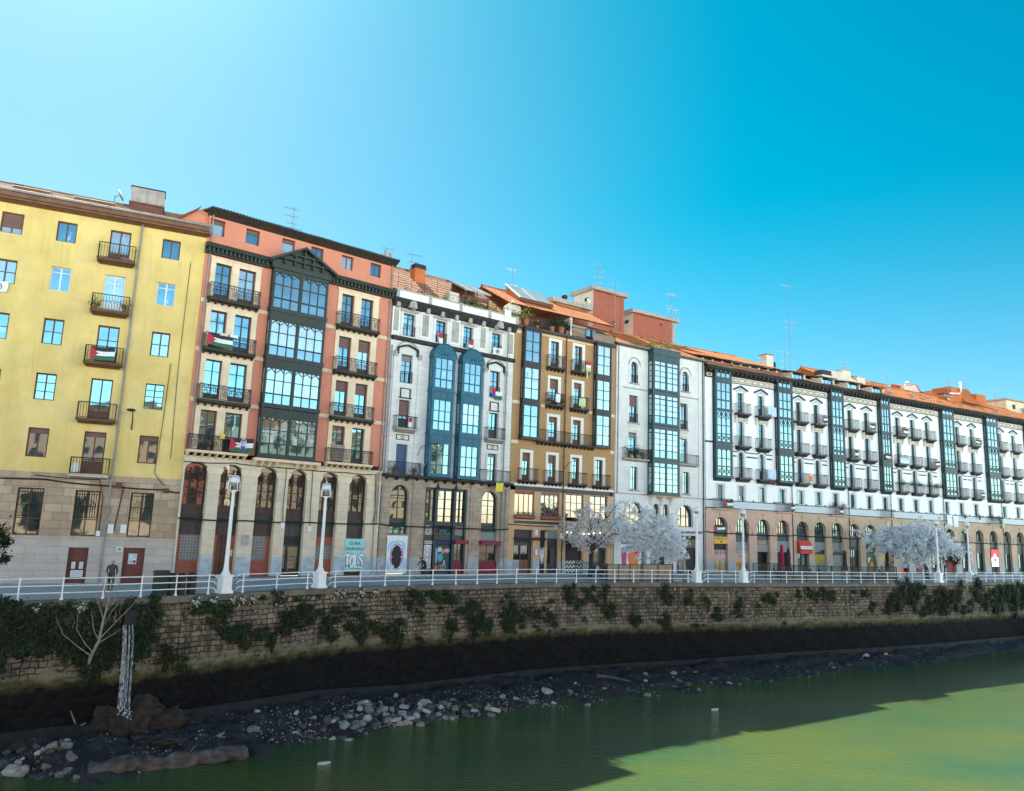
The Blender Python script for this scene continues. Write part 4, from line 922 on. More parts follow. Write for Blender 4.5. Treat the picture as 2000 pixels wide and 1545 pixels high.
mb = MB(); mb.box(3.5,4.15,.1,.3,.0,4.05,M["blackp"]); scribble(mb,3.55,4.1,.9,2.5,.09,"wht",16,.018); mb.box(4.15,4.4,.05,.3,.0,3.9,M["tan"]); mb.box(4.4,5.72,.2,.3,.0,4.05,M["doorframe"]); mb.box(4.5,5.6,.16,.2,.0,.95,M["tealdk"]); mb.box(4.4,5.72,.17,.2,3.3,4.04,M["greyp"])
s_ = mb.build("shop_front", B); g = MB(); g.poly([(4.45,.19,.96),(4.95,.19,.96),(4.95,.19,2.7),(4.45,.19,2.7)], M["glasslow"]); g.build("pane", s_)
mb = MB(); mb.box(6.55,8.75,.25,.35,1.3,4.05,M["blackp"]); mb.box(6.55,8.75,.0,.2,.0,1.25,M["tealdk"]); mb.box(6.5,8.8,-.1,.2,1.25,1.32,M["redwood"])
for r_ in range(3):
    for k in range(5):
        x = 6.6+k*.43; zz = .12+r_*.4; mb.prism([(x,zz),(x+.2,zz+.25),(x+.4,zz),(x+.4,zz+.13),(x+.2,zz+.38),(x,zz+.13)], -.012, -.002, M["wht"])
mb.build("shop_front", B)
for q in range(2):
    a = 6.6+q*3.0; mb = MB(); mb.prismx([(-.9,2.75),(-.06,3.4),(-.06,3.46),(-.95,2.8)], a, a+2.2, M["canvas"]); mb.box(a, a+2.2, -.95, -.92, 2.55, 2.8, M["canvas"]); mb.build("awning", B)
mb = MB(); mb.box(9.5,11.8,.25,.35,.0,4.05,M["blackp"]); mb.box(9.9,9.98,.2,.26,.0,2.7,M["doorframe"]); mb.box(10.9,10.98,.2,.26,.0,2.7,M["doorframe"]); s_ = mb.build("shop_front", B); g = MB(); g.poly([(10.0,.22,.9),(10.88,.22,.9),(10.88,.22,2.6),(10.0,.22,2.6)], M["glasslow"]); g.build("pane", s_)
for a, z in ((3.0,3.55),(6.0,3.3)):
    mb = MB(); mb.box(a-.16, a+.14, -.18, -.05, z, z+.55, M["pvc"]); mb.build("meter_box", B)
mb = MB(); mb.box(2.9,3.28,-.07,-.04,1.7,2.35,M["bluep"]); mb.box(2.94,3.24,-.075,-.07,1.75,2.3,M["wht"]); mb.build("notice_board", B)
pipe(B, 6.05, .1, 23.0, -.12, .05, "iron"); cable(B, [(X0,-.1,4.5),(6,-.1,4.45),(12.6,-.1,4.55)], .04)
L_ = thing("wall_lamp", "black lamp arm beside the drainpipe of the ochre house", "wall lamp"); L_.matrix_world = B.matrix_world.copy()
mb = MB(); mb.tube([(6.1,-.1,9.9),(6.2,-.6,10.5),(6.4,-1.3,10.7)], .028, M["iron"], 6); mb.build("bracket", L_); mb = MB(); mb.ball((6.45,-1.45,10.7), .2, M["iron"], 8, 5, (1.3,1,.3)); mb.build("lamp_head", L_)
mb = MB(); mb.box(X0, X1, -.25, .3, 23.051, 23.3, M["plum"]); mb.box(.6, 12.1, -.6, -.2, 22.99, 23.05, M["blackbay"]); mb.build("cornice", B)
mb = MB(); mb.box(X0, X1, 1.7, 1.9, 23.05, 25.3, M["brownwood"]); mb.box(X0,.4,-.1,1.7,23.3,24.2,M["brown"]); mb.box(6.45,6.7,-.1,1.7,23.3,25.2,M["lightwall"]); mb.box(7.2,9.6,.9,1.0,23.3,24.9,M["canvas"]); mb.box(9.6,X1,.0,.1,23.3,24.2,M["canvas"]); mb.build("attic_wall", B)
for a, b in ((6.75,7.25),(9.3,10.0),(10.1,10.8)): window(B, a, b, 23.4, 24.8, "doorframe", .85 if a < 7 or a > 9 else .85, 0, gm="glass", name="attic_window")
railing(B, X0+.1, 6.4, .1, 23.31, .95, sp=.2); railing(B, 6.7, X1-.1, .1, 23.31, .95, "whitetrim" if False else "iron", sp=.2)
BR = roof(B, X0-.6, X1-.3, -.1, 25.25, 5.5, 28.3, "tileo", back=(12, 25))
mb = MB(); mb.prismx([(1.6,26.5),(4.2,28.45),(4.2,28.6),(1.5,26.62)], 1.3, 5.4, M["solarglass"]); mb.prismx([(1.7,26.0),(1.7,26.5),(4.1,28.35),(4.1,26.0)], 1.35, 5.35, M["orange"])
mb.prismx([(1.55,26.6),(4.25,28.6),(4.25,28.68),(1.5,26.68)], 1.26, 1.5, M["wht"]); mb.box(1.3,5.4,1.45,1.6,26.3,26.65,M["tilep"]); mb.prismx([(1.55,26.605),(4.2,28.6),(4.2,28.64),(1.5,26.65)], 3.3, 3.38, M["wht"]); mb.build("skylight", BR)
mb = MB(); mb.box(8.6, 13.6, 5.6, 9.0, 26.5, 28.5, M["brick"]); mb.prismx([(5.2,28.5),(9.2,28.5),(9.2,29.2),(5.2,29.0)], 8.2, 13.9, M["concrete"]); mb.build("roof_box", BR)
mb = MB(); mb.lathe([(.28,28.9),(.28,29.5),(.34,29.5),(.34,29.75),(.1,29.9)], M["blackp"], 10, (10.6,6.2,0)); mb.build("flue", BR)
# ================================================================== PALE HOUSE WITH BLUE-GREEN BAY
V = bld("pale_house", "pale grey white house with one blue green glazed bay above a round arched ground floor", (10.74, 78.34), 33)
X0, X1 = .0, 13.0
w5 = [(2.05,3.02,19.72,22.0,.4),(9.6,10.6,19.75,22.0,.4)]; w4 = [(1.85,3.05,15.48,18.36),(9.3,10.4,15.48,18.36)]; w3 = [(1.8,2.95,11.75,14.4),(9.3,10.35,11.85,14.45)]; w2 = [(2.14,3.1,8.5,10.85),(9.7,10.66,8.45,10.82)]
mb = MB(); wall(mb, X0, X1, 8.0, 23.5, w5+w4+w3+w2, M["white2"], .3); body(mb, X0, X1, 8.0, 23.5, 12, M["whitesm"], True)
for zz in (19.08, 11.62, 8.02): mb.box(X0, X1, -.06, .0, zz-.05, zz+.07, M["greystone"])
for a in (X0, X1-.9): mb.box(a, a+.9, -.07, .0, 8.1, 23.4, M["white2"])
mb.build("wall", V)
mb = MB()
for (a,b,c,d,*r) in w5+w4+w3+w2:
    for x in (a-.3, b+.02): mb.box(x, x+.28, -.05, .0, c, d-.3, M["white2"])
    mb.box(a-.2, b+.2, -.12, .0, c-.16, c-.02, M["greystone"])
for (a,b,c,d,r) in w5:
    o = arc(a-.38,b+.38,d-.45,.95,12); i_ = arc(a-.28,b+.28,d-.45,.83,12)
    for k in range(12): mb.prism([o[k],o[k+1],i_[k+1],i_[k]], -.07, .0, M["greystone"])
for a, b in ((1.8,3.05),(9.3,10.4)):
    for z in (15.1, 14.6): 
        mb.box(a, b, -.03, .0, z-.16, z+.16, M["lightwall"]); [mb.tube([(a+.2+k*.28,-.04,z-.06),(a+.28+k*.28,-.04,z+.06)], .02, M["wht"], 4) for k in range(4)]
mb.build("ornament", V)
for (a,b,c,d,r) in w5: window(V, a, b, c, d, "tealdk", .22, 1, (.35,.65), arch=r, gm="glassdk"); railing(V, a+.03, b-.03, .05, c, .8, name="window_railing")
for q, (a,b,c,d) in enumerate(w4): window(V, a, b, c, d, "tealdk", .22, 1, (), gm="glassdk", blind=.4 if q == 0 else .1, panel=.22, bm="blind" if q == 0 else "doorframe"); railing(V, a+.03, b-.03, .06, c, .95, name="window_railing")
for q, (a,b,c,d) in enumerate(w3): window(V, a, b, c, d, "tealdk", .22, 1, (.5,.72), blind=.2 if q == 0 else 0, bm="blindg"); 
balcony(V, .85, 4.3, 11.66, .55, .14, "greystone", 0, taper=.1); balcony(V, 8.65, 11.7, 11.66, .55, .14, "greystone", 0, taper=.1)
for (a,b,c,d) in w2: window(V, a, b, c, d, "tealdk", .22, 1, (.5,), gm="glassdk")
def cap2(mb): mb.box(4.45, 8.45, -.9, .02, 23.05, 23.75, M["bay2"]); mb.box(4.4, 8.5, -.97, .02, 23.751, 23.85, M["gutter"])
z = [(8.05,8.2,"c",())]
for z0 in (8.2, 11.78, 15.45, 19.1): z += [(z0,z0+.22,"s",()),(z0+.22,z0+.95,"g",()),(z0+.95,z0+1.02,"s",()),(z0+1.02,z0+2.75,"g",(.33,.67)),(z0+2.75,z0+2.85,"s",()),(z0+2.85,z0+3.2,"g",()),(z0+3.2,z0+3.6,"s",())]
z[-1] = (22.3, 23.05, "s", ())
gallery(V, 4.5, 8.4, .82, z, "bay2", 4, 1, cap=cap2, split=[1.95], corner=.22)
gh = [(1.5,3.82,4.9,7.28,1.16),(8.9,11.2,4.9,7.25,1.15),(5.28,6.22,5.2,7.2,.47),(6.65,7.6,5.2,7.2,.47),(.9,4.4,.0,4.0),(4.9,8.1,.0,4.0),(8.7,11.9,.0,4.0)]
mb = MB(); wall(mb, X0, X1, .0, 8.0, gh, M["white2"], .4, -.05); body(mb, X0, X1, -.6, 8.0, 12, M["white2"], False)
for a, b, r in ((1.5,3.82,1.16),(8.9,11.2,1.15)):
    o = arc(a-.3,b+.3,6.1,r+.34,14); i_ = arc(a-.02,b+.02,6.1,r+.02,14)
    for k in range(14): mb.prism([o[k],o[k+1],i_[k+1],i_[k]], -.12, -.05, M["white2"])
    mb.prism([((a+b)/2-.12,7.2),((a+b)/2+.12,7.2),((a+b)/2+.18,7.75),((a+b)/2-.18,7.75)], -.17, -.05, M["white2"])
mb.box(X0,X1,-.14,-.05,4.2,4.5,M["greystone"]); mb.box(4.5,8.4,-.7,.0,7.9,8.05,M["tan"])
for x in (5.0,6.4,7.8): mb.prismx([(-.6,7.9),(-.05,7.9),(-.05,7.0),(-.2,7.1)], x-.16, x+.16, M["white2"])
mb.build("ground_floor", V)
for (a,b,c,d,r) in gh[:4]: window(V, a, b, c, d, "doorframe", .26, 1 if b-a < 1.5 else 2, (.45,), arch=r, gm="glasslow")
mb = MB(); mb.box(.9,4.4,.3,.4,.0,4.0,M["greyp"]); mb.box(1.1,3.9,.27,.3,.2,2.9,M["wht"])
for cx, cz, rx, rz, m_ in ((1.6,1.7,.35,1.0,"pinkp"),(2.9,1.5,.8,.75,"orangep"),(2.2,2.5,.5,.35,"lilac"),(1.8,.6,.4,.4,"pinkp"),(3.4,2.3,.4,.4,"pinkp"),(2.5,.6,.6,.25,"lilac")):
    mb.prism(ell(cx,cz,rx,rz,14,.12), .25+random.random()*.01, .27, M[m_])
mb.build("painted_shutter", V)
mb = MB(); mb.box(4.9,8.1,.3,.4,.0,4.0,M["blackp"]); mb.box(4.9,5.7,.2,.3,.0,2.8,M["greyp"]); mb.box(7.2,8.1,.2,.3,.0,2.8,M["lightwall"]); mb.build("shop_front", V)
mb = MB(); mb.box(8.7,11.9,.3,.4,.0,4.0,M["blackp"]); mb.box(8.7,11.9,.1,.3,2.7,3.6,M["doorframe"]); words(mb,9.2,11.6,2.95,.5,.09,"gold",5); mb.box(8.8,9.2,.15,.25,.0,2.6,M["burgundy"]); mb.box(9.2,10.1,.2,.3,.2,2.5,M["tealp"]); mb.box(9.3,10.0,.17,.2,.4,1.6,M["canvas"]); mb.build("shop_front", V)
mb = MB(); mb.box(X0-.1, X1+.05, -.35, .0, 23.45, 23.6, M["tealdk"]); mb.tube([(X0,-.4,23.62),(4.4,-.4,23.62)], .07, M["gutter"], 6); mb.tube([(8.5,-.4,23.62),(X1,-.4,23.62)], .07, M["gutter"], 6); mb.build("eave", V)
roof(V, X0-.1, X1+.1, -.4, 23.62, 6.5, 26.9, "tileo", back=(12, 24.5)); pipe(V, .25, 8, 23.4, -.12); pipe(V, 12.75, .2, 23.4, -.14, .06, "tealdk"); cable(V, [(X0,-.14,4.55),(6.5,-.14,4.3),(13,-.14,4.45)], .04)
# ================================================================== THE WHITE ARCADED HOUSES
def arcaded(name, label, P, az, X0, X1, cols, gals, arches, st, slab_gaps=(), skip2=(), doors2=()):
    H = bld(name, label, P, az); nv = M["navy"]; wc = [c for c in cols if not any(a-.2 < c < b+.2 for a, b in gals)]
    hol = [(c-.45,c+.45,18.15,20.6) for c in wc]+[(c-.45,c+.45,14.36,17.2) for c in wc]+[(c-.43,c+.43,10.72,13.68,.43) for c in wc]+[(c-.42,c+.42,8.15,9.76) if c not in doors2 else (c-.42,c+.42,7.15,9.76) for c in cols]
    mb = MB(); wall(mb, X0, X1, 7.1, 22.5, hol, M["whiteA"], .3); body(mb, X0, X1, 7.1, 23.0, 12, M["whiteA"], True); mb.build("wall", H)
    mb = MB(); wall(mb, X0, X1, .0, 7.1, [(c-1.04,c+1.04,.0,6.14,1.04) for c in arches], M[st], .45, -.05); body(mb, X0, X1, -.6, 7.1, 12, M[st], False)
    for c in arches:
        o = arc(c-1.28,c+1.28,5.1,1.3,14); i_ = arc(c-1.05,c+1.05,5.1,1.05,14)
        for k in range(14): mb.prism([o[k],o[k+1],i_[k+1],i_[k]], -.085, -.05, M[st])
        mb.prism([(c-.1,6.14),(c+.1,6.14),(c+.16,6.75),(c-.16,6.75)], -.13, -.05, M[st])
    mb.box(X0, X1, -.16, -.05, 6.9, 7.1, M[st]); mb.build("stone_arcade", H)
    ed = [X0]+[v for c in arches for v in (c-1.04, c+1.04)]+[X1]
    mb = MB()
    for i in range(0, len(ed), 2):
        if ed[i+1]-ed[i] > .2:
            mb.box(ed[i]+.003, ed[i+1]-.003, -.09, -.05, .0, 1.25, M["greybase"])
            cx = (ed[i]+ed[i+1])/2
            if 0 < i < len(ed)-2: mb.prism([(cx-.2,5.1),(cx+.2,5.1),(cx+.1,4.5),(cx-.1,4.5)], -.12, -.05, M[st]); mb.ball((cx,-.1,4.4), .12, M[st], 8, 5)
    mb.build("pier_base", H)
    mb = MB()                                                             # painted bands
    mb.box(X0,X1,-.06,.0,7.101,7.22,nv); mb.box(X0,X1,-.04,.0,7.221,7.98,M["skyband"]); mb.box(X0,X1,-.07,.0,7.981,8.08,nv)
    for k in range(int((X1-X0)/1.66)):
        x = X0+.7+k*1.66; mb.ball((x,-.05,8.14), .09, nv, 6, 4)
    mb.build("band", H)
    mb = MB(); hd = MB(); prev = X0
    xs = sorted(wc)
    for gi in range(len(xs)):                                             # zigzag string course over the arched windows
        c = xs[gi]; l = max(prev, c-1.65); r = c+1.65
        for g in gals:
            if l < g[1] and g[1] < c: l = g[1]
            if r > g[0] and g[0] > c: r = g[0]
        if gi+1 < len(xs) and xs[gi+1]-c < 3.4: r = min(r, (c+xs[gi+1])/2)
        r = min(r, X1); prev = r
        
        for (xa,za),(xb,zb) in (((l,13.66),(c-.75,13.66)),((c-.75,13.66),(c,14.1)),((c,14.1),(c+.75,13.66)),((c+.75,13.66),(r,13.66))):
            if xb-xa > .05: mb.prism([(xa,za-.07),(xb,zb-.07),(xb,zb+.05),(xa,za+.05)], -.05, .0, nv)
        for xa, xb in ((l, c-.75), (c+.75, r)):
            if xb-xa > .15: mb.box(xa+.06, xb-.02, -.04, .0, 13.08, 13.24, nv)
        for s_ in (-1, 1): hd.prism([(c,21.5),(c+s_*1.12,21.02),(c+s_*1.12,20.82),(c,21.28)] if s_ > 0 else [(c,21.28),(c-1.12,20.82),(c-1.12,21.02),(c,21.5)], -.14, .0, nv)
        hd.ball((c,-.02,20.98), .07, nv, 6, 4); [hd.ball((c+s_*.22*k,-.02,20.92-.06*k), .04, nv, 6, 4) for k in (1,2,3) for s_ in (-1,1)]
    mb.build("zigzag_band", H); hd.build("window_hood", H)
    mb = MB()
    for c in wc:                                                          # pale surrounds and lintels
        for z0, z1 in ((18.15,20.72),(14.36,17.2)):
            mb.box(c-.66,c-.452,-.03,.0,z0,z1,M["skyband"]); mb.box(c+.452,c+.66,-.03,.0,z0,z1,M["skyband"])
        mb.prism([(c-.95,20.72),(c+.95,20.72),(c+.95,20.9),(c,21.26),(c-.95,20.9)], -.02, .0, M["skyband"])
        o = arc(c-.66,c+.66,13.25,.66,10); i_ = arc(c-.44,c+.44,13.25,.44,10)
        for k in range(10): mb.prism([o[k],o[k+1],i_[k+1],i_[k]], -.03, .0, M["skyband"])
        mb.box(c-.66,c-.44,-.03,.0,10.72,13.25,M["skyband"]); mb.box(c+.44,c+.66,-.03,.0,10.72,13.25,M["skyband"])
        mb.box(c-.8,c+.8,-.1,.0,17.25,17.8,M["lightwall"])
        for p in ((c-.55,c+.55,17.62,17.67),(c-.55,c+.55,17.36,17.41),(c-.55,c-.5,17.411,17.619),(c+.5,c+.55,17.411,17.619)): mb.box(p[0],p[1],-.11,-.09,p[2],p[3],M["blackp"])
        for s_ in (-1, 1): mb.prismx([(-.4,17.9),(-.05,17.9),(-.05,17.0),(-.12,17.1),(-.25,17.55)], c+s_*.9-.1, c+s_*.9+.1, M["lightwall"])
    for c in cols: mb.prism([(c-.44,8.09),(c-.44,9.78),(c+.44,9.78),(c+.44,8.09),(c+.66,8.09),(c+.74,9.95),(c-.74,9.95),(c-.66,8.09)], -.03, .0, M["skyband"])
    mb.build("window_surround", H)
    mb = MB(); mb.box(X0,X1,-.05,.0,21.6,21.7,nv); mb.box(X0,X1,-.03,.0,21.72,22.32,M["lightwall"])
    x = X0+.2
    while x < X1-1.0:
        if not any(a-1.0 < x < b for a, b in gals):
            for p in ((x,x+.85,22.18,22.23),(x,x+.85,21.82,21.87),(x,x+.05,21.871,22.179),(x+.8,x+.85,21.871,22.179)): mb.box(p[0],p[1],-.05,-.028,p[2],p[3],M["blackp"])
        x += 1.04
    mb.build("frieze", H)
    mb = MB(); mb.prismx([(-.85,23.0),(-.8,22.86),(-.1,22.45),(.02,22.34),(.02,23.1),(-.85,23.08)], X0, X1, M["blackstone"])
    for k in range(int((X1-X0)/.7)): x = X0+.2+k*.7; mb.box(x, x+.14, -.78, -.12, 22.5, 22.72, M["blackbay"])
    mb.build("eave", H)
    for c in wc:
        window(H, c-.45,c+.45,18.15,20.6,"tealdk",.24,1,(.35,.72),gm="glassdk",panel=.22); window(H,c-.45,c+.45,14.36,17.2,"tealdk",.24,1,(.35,.72),gm="glassdk",panel=.22)
        window(H,c-.43,c+.43,10.72,13.68,"tealdk",.24,1,(.4,.68),arch=.43,gm="glassdk",panel=.2)
        for zz in (18.1, 14.3, 10.66): balcony(H, c-1.02, c+1.02, zz, .72, .14, "blackbay", 0, rail=1.15, style="bars", taper=.28, sp=.12)
    for i, c in enumerate(cols):
        if c in doors2: window(H,c-.42,c+.42,7.15,9.76,"doorframe",.2,1,(.6,),gm="glassdk")
        else: window(H,c-.42,c+.42,8.15,9.76,"doorframe",.2,1,(.5,) if i%3 == 1 else (),gm="glass" if i%4 == 3 else "glassdk",blind=[.96,.7,0,.2,0,0,.1,0][i%8] if X0 < 1 and name == "arcaded_house" and i < 2 else 0,bm="blindg")
    for a, b in gals:
        f = "bay2" if a < 3 else "tealdk"
        z = [(10.5,10.78,"c",()),(10.78,11.72,"x",()),(11.72,11.85,"s",()),(11.85,13.7,"a",(.45,)),(13.7,14.5,"s",()),(14.5,14.6,"c",()),(14.6,15.42,"x",()),(15.42,15.52,"s",()),(15.52,17.3,"a",(.5,)),(17.3,18.1,"d",()),(18.1,18.35,"c",()),(18.35,19.25,"g",()),(19.25,19.4,"s",()),(19.4,21.3,"g",(.5,)),(21.3,22.0,"s",()),(22.0,22.45,"g",()),(22.45,23.02,"s",())]
        def cp(mb, a=a, b=b, f=f): mb.prismx([(-.5,10.5),(.0,10.5),(.0,10.15),(-.2,10.2)], a+.05, b-.05, M[f]); mb.box(a-.1,b+.1,-.95,.0,23.02,23.1,M[f])
        gallery(H, a, b, .58, z, f, 3, 1, cap=cp, corner=.2, bw=.1, gm="glassdk")
    cable(H, [(X0,-.16,4.5),((X0*2+X1)/3,-.16,4.4),((X0+2*X1)/3,-.16,4.35),(X1,-.16,4.42)], .06)
    for i, c in enumerate(arches):                                        # glazed arch tops
        y = .3; mb = MB(); f = M["tealdk"]
        mb.box(c-1.04,c+1.04,y-.08,y+.08,3.75,4.5,f); mb.box(c-1.04,c+1.04,y-.05,y+.05,4.5,4.62,f)
        for k in (-.4,0,.4): mb.box(c+k-.035,c+k+.035,y-.03,y+.03,4.62,6.1-abs(k)*.35,f)
        mb.box(c-.98,c+.98,y-.025,y+.025,5.25,5.32,f)
        fr = mb.build("arch_window", H); g = MB(); g.poly([(c-1.04,y+.04,4.5),(c+1.04,y+.04,4.5)]+[(p[0],y+.04,p[1]) for p in reversed(arc(c-1.04,c+1.04,5.1,1.04))], M["glassdk" if i%3 else "glasslow"]); g.build("pane", fr)
    return H
def shop(H, c, kind, y=.3):
    mb = MB(); a, b = c-1.04, c+1.04; nm = "shop_front"; pane = None
    if kind == "yellow":
        mb.box(a,b,y-.02,y+.06,.0,3.74,M["blackp"]); mb.box(a,b,-.12,-.06,3.25,4.0,M["gold"]); words(mb,a+.1,b-.1,3.72,.16,-.125,"blackp",14); mb.prism(ell(c,3.45,.16,.09,8),-.125,-.12,M["blackp"])
        mb.box(a,b,y-.1,y-.021,.1,2.55,M["pink"]); scribble(mb,a+.05,b-.05,1.9,2.5,y-.105,"lilac",10,.025); scribble(mb,a+.05,b-.05,2.1,2.5,y-.107,"blackp",6,.02)
        for k in range(5): x = a+.1+k*.42; mb.prism([(x,.3),(x+.36,.3),(x+.3,1.3+.3*(k%2)),(x+.08,1.6-.3*(k%2))], y-.112, y-.1, M["gold" if k%2 else "greyp"]); scribble(mb,x,x+.35,.3,1.2,y-.114,"blackp",2,.02)
    elif kind == "graf":
        mb.box(a,b,y-.02,y+.06,.0,3.74,M["tealdk"]); mb.box(a,b,y-.06,y-.021,2.6,3.5,M["greyp"]); mb.box(a,b,y-.1,y-.021,.1,2.55,M["pink"]); scribble(mb,a+.2,b-.2,2.2,2.5,y-.105,"blackp",8,.02); scribble(mb,a+.5,b-.5,1.75,2.05,y-.105,"blackp",7,.02)
        mb.prism(ell(c-.3,.95,.7,.5,12,.15),y-.112,y-.1,M["gold"]); mb.prism(ell(c+.5,.75,.5,.5,12,.1),y-.116,y-.1,M["greyp"]); scribble(mb,a+.1,b-.1,.3,1.4,y-.118,"blackp",14,.02)
    elif kind in ("dark", "dark2"):
        mb.box(a,b,y+.5,y+.55,.0,2.5,M["blackp"]); mb.box(a,b,y-.06,y+.05,2.45,3.74,M["greyp"])
        if kind == "dark": mb.box(c-.45,c+.5,y-.08,y-.06,3.2,3.5,M["orangep"]); scribble(mb,a+.1,b-.1,3.15,3.55,y-.07,"blackp",6,.03)
        mb.box(b-.3,b-.2,y-.02,y+.06,.0,2.45,M["tealdk"])
    elif kind == "redsign":
        mb.box(a,b,y,y+.08,.0,.9,M["tealdk"]); mb.box(a,a+.1,y-.03,y,.0,2.4,M["tealdk"]); mb.box(c-.1,c+.1,y-.03,y,.0,2.4,M["tealdk"]); mb.box(b-.3,b,y-.03,y,.0,2.4,M["tealdk"]); pane = (a,b,.9,2.4)
        mb.prismx([(-.6,2.35),(.2,2.35),(.2,3.9),(-.25,3.9),(-.5,3.2)], a+.02, b-.02, M["redp"]); mb.prismx([(-.5775,2.9),(-.595,2.9),(-.545,3.25),(-.51,3.25)], a+.06, b-.06, M["wht"]); words(mb,a+.2,b-.15,3.0,.16,-.6,"greyp",8)
    elif kind == "field":
        mb.box(a,b,y-.02,y+.06,.0,3.74,M["greyp"]); mb.box(a,b,y-.05,y-.021,1.3,2.3,M["olivep"]); mb.prism([(a,2.3),(b,2.3),(b,2.9),(c+.5,2.8),(c,2.6),(a+.4,2.45)],y-.045,y-.021,M["tealdk"]); scribble(mb,a+.1,b-.1,1.3,2.25,y-.055,"gold",16,.015)
    elif kind == "field2":
        mb.box(a,b,y-.02,y+.06,.0,3.74,M["greyp"]); mb.prism([(a,2.4),(c,2.75),(b,2.5),(b,2.3),(a,2.2)],y-.045,y-.021,M["tealdk"]); [mb.tube([(a+.2+k*.3,y-.05,2.2),(a+.5+k*.32,y-.05,1.2)],.04,M["skyband"],4) for k in range(5)]
    elif kind == "glassy":
        mb.box(a,b,y-.05,y+.06,2.9,3.74,M["bay2"]); mb.box(c-.6,c+.5,y-.1,y-.05,3.1,3.3,M["blackp"]); pane = (a,b,.3,2.9); [mb.box(x,x+.06,y-.05,y+.03,.0,2.9,M["brownwood"]) for x in (a,c-.4,c,c+.4,b-.06)]
    elif kind == "green":
        mb.box(a,b,y,y+.06,.0,3.74,M["blackp"]); mb.box(a,b,y-.06,y-.001,.3,2.6,M["greenp"]); mb.prism(ell(c-.05,1.75,.3,.3),y-.066,y-.06,M["wht"]); mb.prism(ell(c+.1,1.65,.2,.22),y-.072,y-.06,M["greenp"]); mb.prism([(c+.1,.9),(c+.7,.9),(c+.7,1.3),(c+.4,1.6),(c+.1,1.3)],y-.068,y-.06,M["orangep"])
    elif kind == "mural":
        mb.box(a,b,y,y+.06,.0,3.74,M["greyp"]); mb.prism([(a,2.4),(b,2.6),(b,1.2),(c,1.9),(a,1.0)],y-.02,y-.001,M["gold"]); mb.box(a,b,y-.03,y-.001,.1,.8,M["orangep"])
    elif kind == "burg":
        mb.box(a,b,y,y+.06,.0,3.74,M["tealdk"]); mb.box(a,b,y-.05,y-.001,.3,1.9,M["burgundy"])
    elif kind == "screen":
        mb.box(a,b,y,y+.06,.0,3.74,M["navy"]); mb.box(a+.02,b-.3,-.06,.02,1.1,3.55,M["blackp"])
    else:
        mb.box(a,b,y-.05,y+.06,2.9,3.74,M["tealdk"]); mb.box(a,b,y-.02,y+.04,.0,.5,M["tealdk"]); [mb.box(x,x+.07,y-.05,y+.03,.5,2.9,M["tealdk"]) for x in (a,c-.35,c+.35,b-.07)]; pane = (a,b,.5,2.9)
    o = mb.build(nm, H)
    if pane: g = MB(); g.poly([(pane[0],y+.02,pane[2]),(pane[1],y+.02,pane[2]),(pane[1],y+.02,pane[3]),(pane[0],y+.02,pane[3])], M["glassdk"]); g.build("pane", o)
    return o
aA = [2.16,5.48,8.79,12.02]
A = arcaded("arcaded_house", "white house over pink sandstone arches, between the pale house and the tan arcade", (21.81,85.53), 28.8, -.05, 13.72, [2.25,5.5,8.8,12.1], [(1.08,3.6),(11.05,13.6)], aA, "pink")
mb = MB(); mb.box(-.05,1.0,-.2,.0,21.85,22.5,M["blackstone"]); mb.box(.1,.9,-.22,-.2,22.0,22.35,M["lightwall"]); mb.box(.25,.75,-.235,-.22,22.1,22.26,M["blackp"]); mb.box(-.05,1.0,-.12,.0,8.1,21.84,M["whiteA"]); mb.box(-.06,1.03,-.14,.0,14.4,14.6,M["navy"]); mb.build("pilaster", A)
for c, k in zip(aA, ("yellow","graf","dark","dark2")): shop(A, c, k)
AR = roof(A, -.1, 13.72, -.85, 23.12, .9, 23.95, "tilep")
mb = MB(); mb.box(-.1,13.7,.9,1.1,23.4,24.45,M["blackstone"]); [mb.box(.4+k*1.5,.7+k*1.5,.84,.9,24.0,24.3,M["lightwall"]) for k in range(9)]; mb.build("attic_wall", A)
AR2 = roof(A, -1.2, 12.6, .3, 24.35, 7.5, 27.2, "tileo", back=(14,24.5))
chimney(AR2, 13.4, 14.6, 3.2, 4.4, 24.0, 26.9, "lightwall", "brick", .02); 
mb = MB(); mb.lathe([(.38,24.0),(.38,25.4),(.45,25.41),(.45,26.3),(.1,26.35)], M["blackp"], 10, (15.6,4.3,0)); mb.build("flue", AR2)
aB = [1.58,4.65,7.8,10.9,14.05,17.2]
BB = arcaded("tan_arcade_house", "white house over tan sandstone arches with brown roof and row of dormers", (33.85,92.15), 28.8, .0, 18.4, [1.5,4.65,7.75,10.95,14.2,17.35], [(6.78,9.15),(16.4,18.38)], aB, "tanA")
for c, k in zip(aB, ("redsign","field","field2","glassy","green","mural")): shop(BB, c, k)
BRf = roof(BB, .0, 18.4, -.85, 23.1, 6.5, 26.0, "tileb", back=(13,24.5))
for a in (1.0,6.4,11.4,16.2):
    mb = MB(); mb.box(a-.15,a+.02,.35,4.6,23.2,24.35,M["lightwall"]); mb.box(a+2.1,a+2.28,.35,4.6,23.2,24.35,M["lightwall"]); mb.box(a+.02,a+2.1,.6,.75,23.3,24.35,M["tealdk"]); mb.prismx([(.0,24.3),(.0,24.42),(4.8,25.5),(4.8,25.35)],a-.35,a+2.5,M["tilep"])
    mb.box(a+.02,a+2.1,.3,.6,23.32,23.42,M["gutter"]); d_ = mb.build("dormer", BRf); g = MB()
    for k in range(3): g.poly([(a+.12+k*.66,.58,23.45),(a+.66+k*.66,.58,23.45),(a+.66+k*.66,.58,24.22),(a+.12+k*.66,.58,24.22)],M["glass"])
    g.build("dormer_window", d_)
